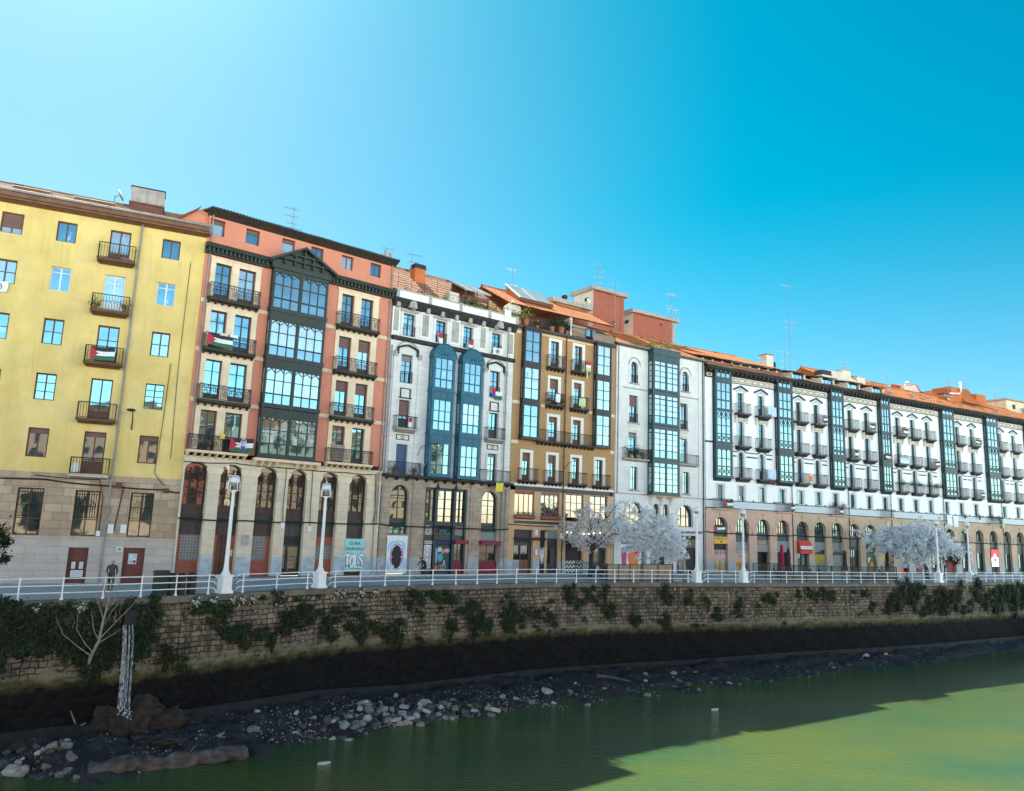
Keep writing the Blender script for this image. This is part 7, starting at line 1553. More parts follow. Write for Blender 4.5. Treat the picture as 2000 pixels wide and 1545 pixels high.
# ================================================================== people
def person(name, label, loc, rz, J, E, mats, hair=None, scale=1.0, group=None):
    names = list(J); me = D.meshes.new("tmp"); me.from_pydata([J[n][0] for n in names], [(names.index(a), names.index(b)) for a, b, _ in E], []); ob = D.objects.new("tmp", me); COL.objects.link(ob)
    md = ob.modifiers.new("s", "SKIN"); md.use_smooth_shade = True
    for i, n in enumerate(names): r_ = J[n][1]; me.skin_vertices[0].data[i].radius = (r_ if isinstance(r_, tuple) else (r_, r_)); me.skin_vertices[0].data[i].use_root = (n == "pelvis")
    sb_ = ob.modifiers.new("d", "SUBSURF"); sb_.levels = 1; sb_.render_levels = 1
    bpy.context.view_layer.update(); nm = D.meshes.new_from_object(ob.evaluated_get(bpy.context.evaluated_depsgraph_get())); D.objects.remove(ob)
    ml = sorted({m_ for _, _, m_ in E}); [nm.materials.append(M[x]) for x in ml]
    for p in nm.polygons:
        c = p.center; best = (9, 0)
        for a, b, m_ in E:
            A_, B_ = Vector(J[a][0]), Vector(J[b][0]); d = B_-A_; t_ = max(0, min(1, (c-A_).dot(d)/max(d.length_squared, 1e-9))); q = (c-A_-d*t_).length
            if q < best[0]: best = (q, ml.index(m_))
        p.material_index = best[1]; p.use_smooth = True
    nm.name = name; o = link(name, nm, None, loc, rz); o.scale = (scale,)*3; tag(o, label, "person", group)
    h = Vector(J["head"][0]); mb = MB(); [mb.ball((h.x+s_*.034, h.y-.088, h.z+.01), .011, M["blk"], 6, 4) for s_ in (-1,1)]; mb.ball((h.x, h.y-.1, h.z-.015), .016, M["skin"], 6, 4, (1,1,1.4)); mb.box(h.x-.022,h.x+.022,h.y-.088,h.y-.082,h.z-.06,h.z-.052,M["rd"]); [mb.ball((h.x+s_*.085,h.y,h.z-.01),.025,M["skin"],6,4,(.5,.8,1.2)) for s_ in (-1,1)]; mb.build("face", o)
    if hair: mb = MB(); mb.ball((h.x, h.y+.012, h.z+.03), .108, M[hair], 12, 8, (.92,1.02,.95)); mb.build("hair", o, True)
    return o
M["skin"] = plain("skin", (.45,.27,.19)); M["olive"] = mat("olive_coat", (.075,.07,.04), .85, .15, 5); M["jean"] = plain("dark_trousers", (.02,.022,.03)); M["greyhood"] = plain("grey_hood", (.30,.31,.32)); M["shirtb"] = plain("blue_shirt", (.16,.40,.58)); M["shirtw"] = plain("white_shirt", (.72,.78,.82)); M["hairb"] = plain("brown_hair", (.05,.03,.02))
def hand(J, E, w, side, d, m_="skin"):
    p = Vector(J[w][0]); d = Vector(d).normalized(); sd = Vector((side,0,0)); J[w+"p"] = (tuple(p+d*.07), (.022,.034)); E.append((w, w+"p", m_))
    q = p+d*.08
    for k, (o_, L) in enumerate(((-.03,.065),(-.01,.075),(.01,.07),(.028,.055))):
        f = w+"f%d" % k; J[f] = (tuple(q+Vector((0,o_,0))+d*L), .009); E.append((w+"p", f, m_))
    J[w+"t"] = (tuple(p+d*.05+Vector((0,-.055,0))), .01); E.append((w+"p", w+"t", m_))
def standing(stride=.0, lean=0, arm=(0,0), coat="olive", leg="jean", hood=None):
    J = {"pelvis":((0,0,.95),(.15,.11)),"waist":((0,-lean*.3,1.12),(.15,.11)),"chest":((0,-lean*.7,1.35),(.18,.12)),"neck":((0,-lean,1.52),.06),"head":((0,-lean-.02,1.66),(.095,.11)),"crown":((0,-lean-.01,1.73),.08)}
    E = [("pelvis","waist",coat),("waist","chest",coat),("chest","neck",coat),("neck","head",hood or "skin"),("head","crown",hood or "skin")]
    for s_, k in ((-1,"l"),(1,"r")):
        f = stride*s_; J["hip"+k] = ((.1*s_,0,.9),.1); J["kn"+k] = ((.1*s_,-f*.45-.03,.5),.068); J["an"+k] = ((.1*s_,-f+(.06 if f < 0 else 0),.09+(.06 if f < 0 else 0)),.045); J["to"+k] = ((.11*s_,-f-.16,.04+(.03 if f < 0 else 0)),.04)
        J["sh"+k] = ((.2*s_,-lean*.8,1.45),.07); J["el"+k] = ((.26*s_,-lean*.6+.04+arm[0]*-s_,1.18),.05); J["wr"+k] = ((.22*s_,-lean*.6-.12+arm[1]*-s_,.98),.033)
        E += [("pelvis","hip"+k,leg),("hip"+k,"kn"+k,leg),("kn"+k,"an"+k,leg),("an"+k,"to"+k,"blk"),("chest","sh"+k,coat),("sh"+k,"el"+k,coat),("el"+k,"wr"+k,coat)]; hand(J, E, "wr"+k, s_, (0,-.3,-1))
    return J, E
J, E = standing(.28, .06, (.06,.1), "olive", "jean", "greyhood"); person("person", "walker in olive coat and grey hood seen from behind, passing the yellow house door", (-21.81,43.75,-.12), radians(200), J, E, None, None, 1.02)
def seated(coat, leg="jean", arm=.3):
    J = {"pelvis":((0,.05,.5),(.15,.12)),"waist":((0,.04,.66),(.14,.11)),"chest":((0,0,.9),(.17,.12)),"neck":((0,-.02,1.07),.055),"head":((0,-.05,1.21),(.09,.105)),"crown":((0,-.04,1.27),.08)}
    E = [("pelvis","waist",coat),("waist","chest",coat),("chest","neck",coat),("neck","head","skin"),("head","crown","skin")]
    for s_, k in ((-1,"l"),(1,"r")):
        J["hip"+k] = ((.1*s_,0,.5),.095); J["kn"+k] = ((.13*s_,-.42,.52),.065); J["an"+k] = ((.12*s_,-.42,.09),.045); J["to"+k] = ((.12*s_,-.58,.04),.038); J["sh"+k] = ((.19*s_,0,1.0),.065); J["el"+k] = ((.24*s_,-.1,.74),.047); J["wr"+k] = ((.12*s_,-arm,.74),.032)
        E += [("pelvis","hip"+k,leg),("hip"+k,"kn"+k,leg),("kn"+k,"an"+k,leg),("an"+k,"to"+k,"blk"),("chest","sh"+k,coat),("sh"+k,"el"+k,coat),("el"+k,"wr"+k,coat if coat != "shirtb" else "skin")]; hand(J, E, "wr"+k, s_, (0,-1,-.2))
    return J, E
def chair(p, rz, label, mt="iron"):
    o = thing("cafe_chair", label, "chair", p, rz, "terrace chairs"); mb = MB(); mb.box(-.21,.21,-.2,.22,.43,.46,M[mt]); mb.build("seat", o); mb = MB(); mb.box(-.21,.21,.2,.23,.55,.86,M[mt]); mb.tube([(-.2,.21,.45),(-.2,.23,.86)],.015,M["iron"],5); mb.tube([(.2,.21,.45),(.2,.23,.86)],.015,M["iron"],5); mb.build("backrest", o)
    for x in (-.19,.19):
        for y in (-.18,.2): mb = MB(); mb.tube([(x,y,.43),(x*1.1,y*1.1,0)],.014,M["iron"],5); mb.build("leg", o)
def table(p, label):
    o = thing("cafe_table", label, "table", p, .5, "terrace tables"); mb = MB(); mb.lathe([(.35,.71),(.36,.73),(.35,.75)],M["iron"],16); mb.build("table_top", o); mb = MB(); mb.lathe([(.2,0),(.03,.04),(.025,.71)],M["iron"],8); mb.build("leg", o)
def seat_at(px, py, rz, coat, label, chl, mt="iron", hair="hairb"):
    g = gp(px, py); chair(g, rz, chl, mt); J, E = seated(coat); person("person", label, (g[0], g[1], -.02), rz, J, E, None, hair)
seat_at(1166,1128,radians(60),"shirtw","seated person in a white shirt at the ochre house terrace","chair under the person in the white shirt")
seat_at(1179,1124,radians(-60),"olive","seated person in olive facing the white shirted one at the ochre house terrace","chair under the olive clad person")
seat_at(1722,1127,radians(20),"shirtb","seated person in a blue shirt before the green shutter, left of the big blossom tree","chair under the person in the blue shirt")
seat_at(1512,1128,radians(70),"jean","seated person in dark blue left of the closed burgundy parasol","chair left of the burgundy parasol")
table(gp(1173,1127), "small round table between the white shirted and olive clad persons"); table(gp(1730,1128), "small round table beside the blue shirted person"); table(gp(1572,1129), "small round table right of the parasols"); chair(gp(1192,1128), 1.2, "pale empty chair at the ochre terrace screen", "wht"); chair(gp(1585,1128), 2, "dark empty chair before the yellow shutter"); chair(gp(1602,1128), .3, "dark empty chair left of the tan door pier"); chair(gp(1690,1128), .3, "pale empty chair at the right terrace", "concrete"); chair(gp(1705,1128), 1.0, "pale empty chair left of the blue shirted person", "concrete")
# cyclist and bicycle, riding left along the street
cz = radians(40); bo = thing("bicycle", "dark bicycle ridden along the quay past the white house", "bicycle", (-6.49,62.15,0), cz+pi)
for x in (-.52,.52):
    mb = MB(); mb.tube([(x+.33*cos(k*pi/12),0,.34+.33*sin(k*pi/12)) for k in range(24)],.02,M["blk"],6,closed=True); w_ = mb.build("wheel", bo); mb = MB(); [mb.tube([(x,0,.34),(x+.32*cos(k*pi/7),0,.34+.32*sin(k*pi/7))],.004,M["metalpole"],3) for k in range(14)]; mb.build("spokes", w_)
mb = MB(); [mb.tube(p,.017,M["iron"],6) for p in ([(-.52,0,.34),(-.08,0,.32)],[(-.08,0,.32),(-.22,0,.85)],[(-.2,0,.78),(.36,0,.82)],[(.38,0,.75),(-.08,0,.32)],[(-.52,0,.34),(-.2,0,.78)],[(.34,0,.95),(.4,0,.7),(.52,0,.34)])]; mb.build("frame", bo)
mb = MB(); mb.tube([(.42,-.26,1.0),(.36,-.1,.98),(.34,0,.96),(.36,.1,.98),(.42,.26,1.0)],.015,M["iron"],6); mb.build("handlebar", bo); mb = MB(); mb.ball((-.25,0,.9),.13,M["blk"],10,5,(1,.6,.3)); mb.build("saddle", bo); mb = MB(); [mb.tube([(-.08,s_*.05,.32),(-.08+s_*.15,s_*.1,.32-s_*.06)],.012,M["iron"],5) for s_ in (-1,1)]; mb.build("pedals", bo)
J = {"pelvis":((0,.24,.98),(.15,.12)),"waist":((0,.14,1.12),(.14,.11)),"chest":((0,-.06,1.3),(.17,.12)),"neck":((0,-.2,1.42),.055),"head":((0,-.29,1.53),(.09,.11)),"crown":((0,-.29,1.6),.08)}
E = [("pelvis","waist","blk"),("waist","chest","blk"),("chest","neck","blk"),("neck","head","skin"),("head","crown","skin")]
for s_, k in ((-1,"l"),(1,"r")):
    J["hip"+k] = ((.1*s_,.2,.92),.1); J["kn"+k] = ((.11*s_,-.14 if s_ < 0 else -.1,.74 if s_ < 0 else .56),.065); J["an"+k] = ((.11*s_,.12 if s_ < 0 else .06,.42 if s_ < 0 else .22),.042); J["to"+k] = ((.12*s_,-.04 if s_ < 0 else -.1,.38 if s_ < 0 else .2),.036); J["sh"+k] = ((.19*s_,-.1,1.38),.065); J["el"+k] = ((.25*s_,-.28,1.16),.045); J["wr"+k] = ((.24*s_,-.42,1.06),.03)
    E += [("pelvis","hip"+k,"jean"),("hip"+k,"kn"+k,"jean"),("kn"+k,"an"+k,"jean"),("an"+k,"to"+k,"blk"),("chest","sh"+k,"blk"),("sh"+k,"el"+k,"blk"),("el"+k,"wr"+k,"blk")]; hand(J, E, "wr"+k, s_, (0,-1,-.5))
person("person", "cyclist dressed in black leaning over the handlebar, riding past the white house", (-6.49,62.15,0), cz+pi+pi/2, J, E, None, "hairb")
# closed parasols
def parasol(g, mt, label, h=3.0):
    o = thing("closed_parasol", label, "parasol", g, 0, "closed parasols on the terraces"); mb = MB(); mb.lathe([(.28,0),(.28,.08),(.04,.1),(.03,.6)],M["iron"],10); mb.build("base", o); mb = MB(); n = 24; pr_ = [(.30,.55),(.27,.8),(.2,1.3),(.17,1.7),(.2,1.95),(.19,2.4),(.15,2.75),(.12,h),(.03,h+.12)]
    for r_, z in pr_:
        for k in range(n): a = 2*pi*k/n; q = r_*(1+.16*(1 if k%3 else -1.2)); mb.v.append((q*cos(a), q*sin(a), z+(.06*(k%3) if z < .6 else 0)))
    for i in range(len(pr_)-1):
        for k in range(n): mb.face((i*n+k, i*n+(k+1)%n, (i+1)*n+(k+1)%n, (i+1)*n+k), M[mt])
    mb.build("canopy", o, True)
M["winecloth"] = plain("wine_red_canvas", (.33,.006,.06), .8)
parasol(gp(1528,1129), "winecloth", "closed burgundy parasol standing on the terrace before the pink arches", 3.35); parasol(gp(1541,1126), "blk", "closed black parasol right behind the burgundy one", 2.9); parasol(gp(1651,1124), "blk", "closed black parasol left of the glazed wooden door under the tan arches", 2.8); parasol(gp(1734,1126), "blk", "closed black parasol right of the blue shirted person", 2.9); parasol(gp(1771,1126), "blk", "closed black parasol under the middle of the big blossom tree", 2.8)
# terrace screens
M["bamboo"] = mat("tan_screen", (.30,.235,.165), .85, .3, 3, .4); m, t, b, o_ = nt("smoked_glass"); b.inputs["Base Color"].default_value = (.05,.06,.06,1); b.inputs["Roughness"].default_value = .08; tr = nd(t, "ShaderNodeBsdfTransparent"); tr.inputs[0].default_value = (.8,.86,.85,1); mx = nd(t, "ShaderNodeMixShader"); mx.inputs[0].default_value = .3; t.links.new(tr.outputs[0], mx.inputs[1]); t.links.new(b.outputs[0], mx.inputs[2]); t.links.new(mx.outputs[0], o_.inputs[0]); M["smoked"] = m
def screen(px0, px1, off, h, n, pm, label, off1=None, low=None):
    s0, s1 = qsn(px0), qsn(px1); P = [qat(s0+(s1-s0)*k/n, off+((off1 or off)-off)*k/n) for k in range(n+1)]; x, y = P[0][:2]; o = thing("terrace_screen", label, "screen", (x,y,.0), 0, "terrace screens along the street")
    for k, p in enumerate(P):
        mb = MB(); mb.box(p[0]-x-.04,p[0]-x+.04,p[1]-y-.04,p[1]-y+.04,0,h,M["iron"]); mb.build("post", o)
    for p, q in zip(P, P[1:]):
        a = (p[0]-x,p[1]-y); c = (q[0]-x,q[1]-y); mb = MB(); mb.poly([(a[0],a[1],.12),(c[0],c[1],.12),(c[0],c[1],h-.08),(a[0],a[1],h-.08)], M[pm]); mb.tube([(a[0],a[1],h-.04),(c[0],c[1],h-.04)],.03,M["iron"],4); mb.tube([(a[0],a[1],.1),(c[0],c[1],.1)],.03,M["iron"],4)
        if low: mb.poly([(a[0],a[1]+.02,.12),(c[0],c[1]+.02,.12),(c[0],c[1]+.02,.7),(a[0],a[1]+.02,.7)], M[low])
        mb.build("panel", o)
screen(1178,1206,4.2,1.5,2,"smoked","dark glazed terrace screen running to the tan screen by the ochre house",1.6); screen(1206,1272,1.5,1.45,3,"bamboo","tan terrace screen, left half before the painted shutter"); screen(1276,1334,1.5,1.5,2,"bamboo","tan terrace screen, right half beside the pale tree trunk"); screen(1508,1556,2.4,1.7,2,"smoked","smoked glass terrace screen around the burgundy parasol"); screen(1558,1660,2.2,1.55,4,"smoked","long smoked glass terrace screen below the tan arches",None,"bamboo"); screen(1662,1700,2.2,1.5,2,"smoked","short smoked glass terrace screen left of the blue shirted person"); screen(1702,1790,2.2,1.5,3,"smoked","smoked glass terrace screen under the big blossom tree",None,"tealdk")
# ================================================================== flags, laundry, balcony plants
GF = "red black white green flags hung on the houses"; GL = "laundry and cloths hung on balconies"
FLG = [(Y,4.85,6.3,14.2,15.1,-.76,"l","flag on the third balcony of the yellow house"),
(RD,.1,1.9,16.15,17.05,-.62,"l","flag on the second left balcony of the terracotta house"),(RD,2.35,4.05,8.85,9.85,-.66,"l","flag with a pale emblem on the lowest left balcony of the terracotta house"),
(A,2.3,3.55,7.2,8.1,-.56,"l","flag on the low balcony over the first pink arch"),(A,1.3,2.95,4.55,5.3,.1,"l","flag stretched inside the first pink arch"),(A,12.6,13.5,7.3,8.05,-.56,"l","flag on the low balcony over the fourth pink arch"),
(BB,4.75,5.7,18.35,19.15,-.78,"li","upside down flag on the top balcony, second window of the dormer house"),(BB,10.4,11.3,14.4,15.4,-.8,"l","flag blowing on the middle balcony of the dormer house"),(BB,13.9,15.0,18.3,19.1,-.78,"r","mirrored flag on the top balcony of the dormer house"),(BB,16.9,18.2,14.6,15.4,-.68,"r","mirrored flag on the right gallery of the dormer house"),(BB,7.5,8.3,7.2,8.0,-.58,"l","flag among flower pots on the dormer house's low balcony"),
(CC,1.9,3.2,18.2,19.1,-.78,"l","flag on the first top balcony of the end house"),(CC,8.6,9.9,14.4,15.2,-.78,"l","flag on the third middle balcony of the end house"),(CC,18.8,20.1,18.3,19.0,-.78,"r","mirrored flag on a top balcony between the end house galleries"),(CC,18.9,20.0,10.8,11.5,-.78,"l","flag on a low arched balcony between the end house galleries")]
for H, x0, x1, z0, z1, y, f, lab in FLG:
    cloth("flag", lab, "flag", GF, H, x0, x1, z0, z1, y, flag=f, tilt=random.uniform(-.1,.05), nx=24, nz=15)
o = thing("flag_emblem", "pale figure emblem pinned on the flag of the lowest terracotta balcony", "emblem"); o.matrix_world = RD.matrix_world.copy(); mb = MB(); mb.tube([(3.1,-.78,9.05),(3.08,-.78,9.5),(3.2,-.78,9.72),(3.35,-.78,9.74),(3.48,-.78,9.6),(3.5,-.78,9.1)],.03,M["wht"],5); mb.prism(ell(3.29,9.5,.13,.13),-.775,-.76,M["lilac"]); mb.prism(ell(3.29,9.15,.15,.2),-.775,-.76,M["bluep"]); mb.box(3.2,3.38,-.78,-.775,9.25,9.3,M["wht"]); mb.build("figure", o)
def banner(H, x0, x1, z0, z1, y, lab, em=True):
    o = cloth("banner", lab, "banner", GL, H, x0, x1, z0, z1, y, "wht"); mb = MB(); c = ((x0+x1)/2,(z0+z1)/2); mb.tube([(c[0]+.2*cos(k*pi/8),y-.1,c[1]-.05+.2*sin(k*pi/8)) for k in range(16)],.02,M["blk"],4,closed=True); mb.prism(ell(c[0],c[1]-.05,.08,.13),y-.11,y-.1,M["blk"]); mb.build("emblem", o); return o
banner(Y,-1.35,-.35,18.05,18.75,-.12,"white banner with dark round emblem on a yellow house window sill"); banner(W,9.95,11.0,19.95,20.6,-.2,"white banner with dark emblem on the top right window of the white house"); 
bnr = cloth("banner","white terrace banner with a dark mark on the white house parapet","banner",GL,W,10.8,11.6,23.55,24.3,-.62,"wht")
CL = [(W,4.05,4.5,19.95,20.9,-.2,["rd","wht"],"red and white cloth in the second top window of the white house"),(W,7.1,7.6,19.7,20.7,-.35,["rd","wht","grn"],"red white green cloth waving from the third top window of the white house"),(W,10.0,10.45,15.9,16.8,-.2,["rd","bluep"],"red and blue cloth at the right niche window of the white house"),(W,10.45,11.2,15.75,16.5,-.22,["wht","grn"],"white and green cloth at the right niche window of the white house"),(W,1.3,1.6,12.2,13.0,-.66,["rd","wht"],"small white cloth on the left grey balcony of the white house"),(W,10.5,11.35,7.35,8.15,-.7,"clothy","yellow cloth hanging over the black ledge of the white house"),
(B,8.2,8.75,19.9,20.9,-.64,["rd","wht","clothg"],"red and white cloth on the top right balcony of the ochre house"),(B,8.25,8.4,19.1,19.9,-.64,"clothg","thin pale ribbon below the top right balcony of the ochre house"),(B,4.45,4.95,16.3,17.1,-.66,"wht","white shirt hung on the plant filled balcony of the ochre house"),(B,7.35,8.15,16.25,17.05,-.66,"clothg","pale green cloth on the right middle balcony of the ochre house"),
(A,9.0,9.7,18.4,19.45,-.8,"clothb","pale blue laundry on the top right balcony over the pink arches"),(A,9.7,10.5,18.2,19.3,-.8,"clothb","second pale blue laundry piece, nearer the gallery over the pink arches"),(A,8.7,9.3,18.3,18.9,-.78,"canvas","greyish laundry beside the pale blue pieces over the pink arches"),(A,8.95,10.2,10.85,11.9,-.8,"clothb","pale blue sheet on the arched balcony over the third pink arch"),(A,9.1,10.1,10.15,10.75,-.78,"clothr","maroon cloth hanging under the pale blue sheet"),
(BB,1.9,2.6,10.95,11.6,-.8,"orangep","coral cloth on the first arched balcony of the dormer house"),(CC,1.3,3.0,14.4,15.1,-.8,["clothb","wht"],"pale laundry on the first middle balcony of the end house"),(CC,11.6,12.9,6.55,8.05,-.2,"wht","left of two white sheets hung below an end house window"),(CC,13.0,14.2,6.45,8.0,-.2,"wht","right of two white sheets hung below an end house window"),(CC,24.7,25.4,6.6,7.9,-.3,"clothg","pale green cloth right of the cluttered low balcony of the end house")]
for H, x0, x1, z0, z1, y, mt, lab in CL: cloth("hung_cloth", lab, "laundry", GL, H, x0, x1, z0, z1, y, mt, nx=14, nz=8)
def potplant(H, x, y, z, sc, k, lab, mts=None, pot=True):
    o = thing("potted_plant", lab, "plant", (0,0,0), 0, "plants on balconies and roofs"); o.matrix_world = H.matrix_world @ Matrix.Translation((x,y,z))
    if pot: mb = MB(); mb.lathe([(.1*sc,0),(.15*sc,.24*sc),(.16*sc,.28*sc),(.1*sc,.285*sc)],M["terracotta"],10); mb.build("pot", o)
    r = random.Random(k); mb = MB()
    for i in range(int(150*sc)):
        p = Vector((r.gauss(0,.2*sc), r.gauss(0,.14*sc), (.28*sc if pot else 0)+abs(r.gauss(.15*sc,.2*sc)))); L = .13*sc**.5*r.uniform(.6,1.3); u = Vector((r.gauss(0,1),r.gauss(0,1),r.gauss(.3,1))).normalized(); w = u.cross(Vector((r.gauss(0,1),r.gauss(0,1),1))).normalized(); mb.poly([p,p+u*L*.5+w*L*.25,p+u*L,p+u*L*.5-w*L*.25], M[r.choice(mts or ["leaf","leafd"])])
    mb.build("leaves", o)
YG = ["leafy","leafy","leaf"]
for k, (x, sc) in enumerate(((.6,1.0),(2.2,1.2),(3.4,1.0),(4.6,1.3),(6.6,1.9),(7.4,1.7),(8.3,1.4),(9.2,1.2),(10.0,1.5),(12.0,1.7),(12.6,1.3))): potplant(W,x,-.1,23.75,sc,k,"%s on the white house roof, %s" % (("low dry plant","round green bush","yellowish plant","leafy pale bush","tall dark green bush","dark spreading bush","low yellow plant","small dry bush","bright yellow bush","yellow green bush","pale green bush")[k],("at its left corner","left of the terrace wall","beside its first pale wall","in front of its first pale wall","tallest of the row","right of the tallest bush","before the skylight","below the skylight","left of the hung banner","before the pale gable","at its right corner")[k]), YG if k in (2,6,8,9,3) else None, False)
for k, (x, y, z, sc, lab) in enumerate(((.9,-.2,23.3,2.2,"tall spiky plant at the left corner of the ochre house terrace"),(2.4,.0,23.3,1.2,"small plant on the left of the ochre house terrace"),(4.2,.0,23.3,1.9,"big dark bush in the middle of the ochre house terrace"),(5.3,-.1,23.3,2.2,"large bush right of the middle of the ochre house terrace"),(6.1,.0,23.3,1.5,"bush by the dividing wall of the ochre house terrace"))): potplant(B,x,y,z,sc,20+k,lab,YG if k == 0 else None)
for k, (x, lab) in enumerate(((3.9,"dark plant left on the plant filled balcony of the ochre house"),(5.35,"dark plant right on the plant filled balcony of the ochre house"))): potplant(B,x,-.4,16.0,1.0,30+k,lab)
for k, (x, sc, lab) in enumerate(((3.6,1.0,"thin yellow plant rooted in the pale house roof, left of the bay"),(4.8,1.4,"yellow plant over the left edge of the blue green bay"),(5.8,1.1,"low yellow plant on top of the blue green bay"),(6.9,2.0,"tallest yellow green bush on top of the blue green bay"),(7.8,1.2,"small yellow plant over the right edge of the blue green bay"))): potplant(V,x,-.2 if x > 4.4 else .6,23.85 if x > 4.4 else 24.1,sc,40+k,lab,YG,False)
potplant(V,1.7,-.35,11.66,1.5,51,"dark bushy plant left on the pale house balcony"); potplant(V,2.7,-.35,11.66,1.5,52,"dark bushy plant in the middle of the pale house balcony"); potplant(V,3.6,-.35,11.66,1.3,53,"greyish plant right on the pale house balcony",["leafd","canvas"])
for k, x in enumerate((1.7,3.6,5.2,7.4,8.9,10.2)): potplant(CC,x,-.7,11.55,1.2,60+k,"bushy plant on the end house's arched balconies, %s" % ("leftmost of six","second from the left","third from the left","fourth from the left","fifth from the left","next to the gallery")[k],["leaf","leafd"],False)
for k, (H, x, z, lab) in enumerate(((BB,7.0,7.95,"spiky plant left on the dormer house's low balcony"),(BB,8.6,7.95,"flowering plant right on the dormer house's low balcony"),(CC,15.6,7.6,"dark plant in an end house window right of the white sheets"),(CC,19.1,7.6,"bushy plant in the next end house window further right"),(CC,22.2,7.6,"dark plant left on the cluttered low balcony of the end house"),(CC,23.9,7.6,"dark plant right on the cluttered low balcony of the end house"),(Y,4.75,17.66,"terracotta potted plant left on the second yellow house balcony"),(Y,6.5,17.66,"pink potted plant right on the second yellow house balcony"),(W,.3,8.2,"terracotta potted plant left on the white house ledge"),(W,2.2,8.2,"small plant right on the white house ledge"),(RD,1.0,8.74,"small pot at the left of the lowest terracotta balcony"))): potplant(H,x,-.4,z,.9,70+k,lab)
o = thing("crate", "purple plastic crate on the top yellow house balcony", "crate"); o.matrix_world = Y.matrix_world.copy(); mb = MB(); mb.box(5.95,6.5,-.55,-.25,21.25,21.42,M["lilac"]); [mb.box(5.97+k*.11,6.04+k*.11,-.556,-.55,21.28,21.4,M["bluep"]) for k in range(5)]; mb.build("box", o)
o = thing("yellow_box", "yellow box on the railing of the lowest left terracotta balcony", "box"); o.matrix_world = RD.matrix_world.copy(); mb = MB(); mb.box(1.68,2.0,-.6,-.45,9.65,9.95,M["clothy"]); mb.box(1.66,2.02,-.62,-.43,9.95,9.99,M["gold"]); mb.build("box", o)
for x, z, lab, mt in ((1.2,16.95,"pale flower box left on the second left terracotta balcony","lightwall"),(1.9,16.95,"white flower box right on the second left terracotta balcony","wht")):
    o = thing("flower_box", lab, "flower box"); o.matrix_world = RD.matrix_world.copy(); mb = MB(); mb.box(x-.28,x+.28,-.75,-.6,z,z+.16,M[mt]); mb.box(x-.3,x+.3,-.76,-.59,z+.161,z+.19,M[mt]); mb.build("box", o)
o = thing("storage_box", "white sack on the lowest yellow house balcony", "sack"); o.matrix_world = Y.matrix_world.copy(); mb = lump(.35,12,8,(.7,.5,1),.15,"wht",99); mb.v = [(x+4.85,y-.4,z+7.05) for x, y, z in mb.v]; mb.build("sack", o, True)
# string of warm bulbs under the sparse tree
M["bulb"] = plain("warm_bulb", (1.0,.72,.35), .4, 0, 4.0); o = thing("string_lights", "string of warm bulbs over the ochre house terrace, in the sparse tree", "string lights"); mb = MB(); P = [rel(x, y, b1, -.6) for x, y in ((1108,1038),(1116,1038),(1128,1039),(1134,1041),(1140,1041),(1150,1041),(1160,1040),(1172,1039))]; P = [(p[0]+b1[0], p[1]+b1[1], p[2]) for p in P]; mb.tube(P,.012,M["iron"],4); mb.build("wire", o); mb = MB(); [mb.ball((p[0],p[1],p[2]-.08),.055,M["bulb"],8,5) for p in P]; mb.build("bulbs", o)
# ================================================================== the opposite bank behind the camera (seen only in the windows)
OB = bld("market_hall", "long cream market building across the river, seen reflected in the lower windows", (-65.6,-79.8), 36, "building", "buildings across the river")
mb = MB(); M["creamsun"] = mat("cream_render", (.78,.66,.46), .85, .08, 1, .1)
wall(mb, 62, 118, -.2, 9.5, [(64+k*6.2,68+k*6.2,2,7.8,1.2) for k in range(9)], M["creamsun"], -.6); mb.poly([(62,-.6,-.2),(118,-.6,-.2),(118,-.6,9.5),(62,-.6,9.5)], M["glassdk"]); mb.box(62,118,-9,-.7,9.5,9.9,M["lightwall"]); mb.build("wall", OB)
mb = MB(); mb.poly([(62,.6,9.9),(118,.6,9.9),(118,-9,12.0),(62,-9,12.0)], M["tileo"], [(0,0),(56,0),(56,9),(0,9)]); mb.build("roof", OB)
for k, (x0, x1, h, mt) in enumerate(((0,30,20,"red"),(30.5,60,21,"creamsun"),(60.5,88,21,"lightwall"),(88.5,118,21,"creamsun"),(118.5,150,20,"red"),(150.5,185,20,"creamsun"))):
    o = bld("far_bank_house", ("tall red house, furthest left on the bank across the river","tall cream house across the river, right of the red one","pale set back house across the river behind the market building","second cream house across the river, right of the pale one","red house across the river opposite the end house","cream house, furthest right on the bank across the river")[k], (0,0), 0, "house", "buildings across the river"); o.matrix_world = OB.matrix_world @ Matrix.Translation((x0,-10 if 60 < x0 < 100 else 6,0)); w = x1-x0; mb = MB()
    wall(mb, 0, w, -.2, h, [(1.5+i*3,2.9+i*3,3+j*3.4,5.2+j*3.4) for i in range(int(w/3)) for j in range(int((h-3)/3.4))], M[mt], -.4); mb.poly([(0,-.4,0),(w,-.4,0),(w,-.4,h),(0,-.4,h)], M["glassdk"]); mb.build("wall", o); mb = MB(); mb.poly([(-.5,.7,h),(w+.5,.7,h),(w+.5,-7,h+3),(-.5,-7,h+3)], M["tileo"], [(0,0),(w,0),(w,8),(0,8)]); mb.build("roof", o)
M["palepave"] = mat("pale_paving", (.58,.55,.50), .85, .1, 1)
mb = MB(); ca, sa = cos(radians(36)), sin(radians(36)); q = lambda x, y: (-65.6+ca*x-sa*y, -79.8+sa*x+ca*y, 0.0); mb.poly([q(-80,28),q(260,28),q(260,-300),(q(-80,-300))], M["palepave"]); mb.poly([q(-80,28),q(260,28),(*q(260,28)[:2],-7.2),(*q(-80,28)[:2],-7.2)], M["tanstone"]); tag(mb.build("opposite_quay"), kind="structure")
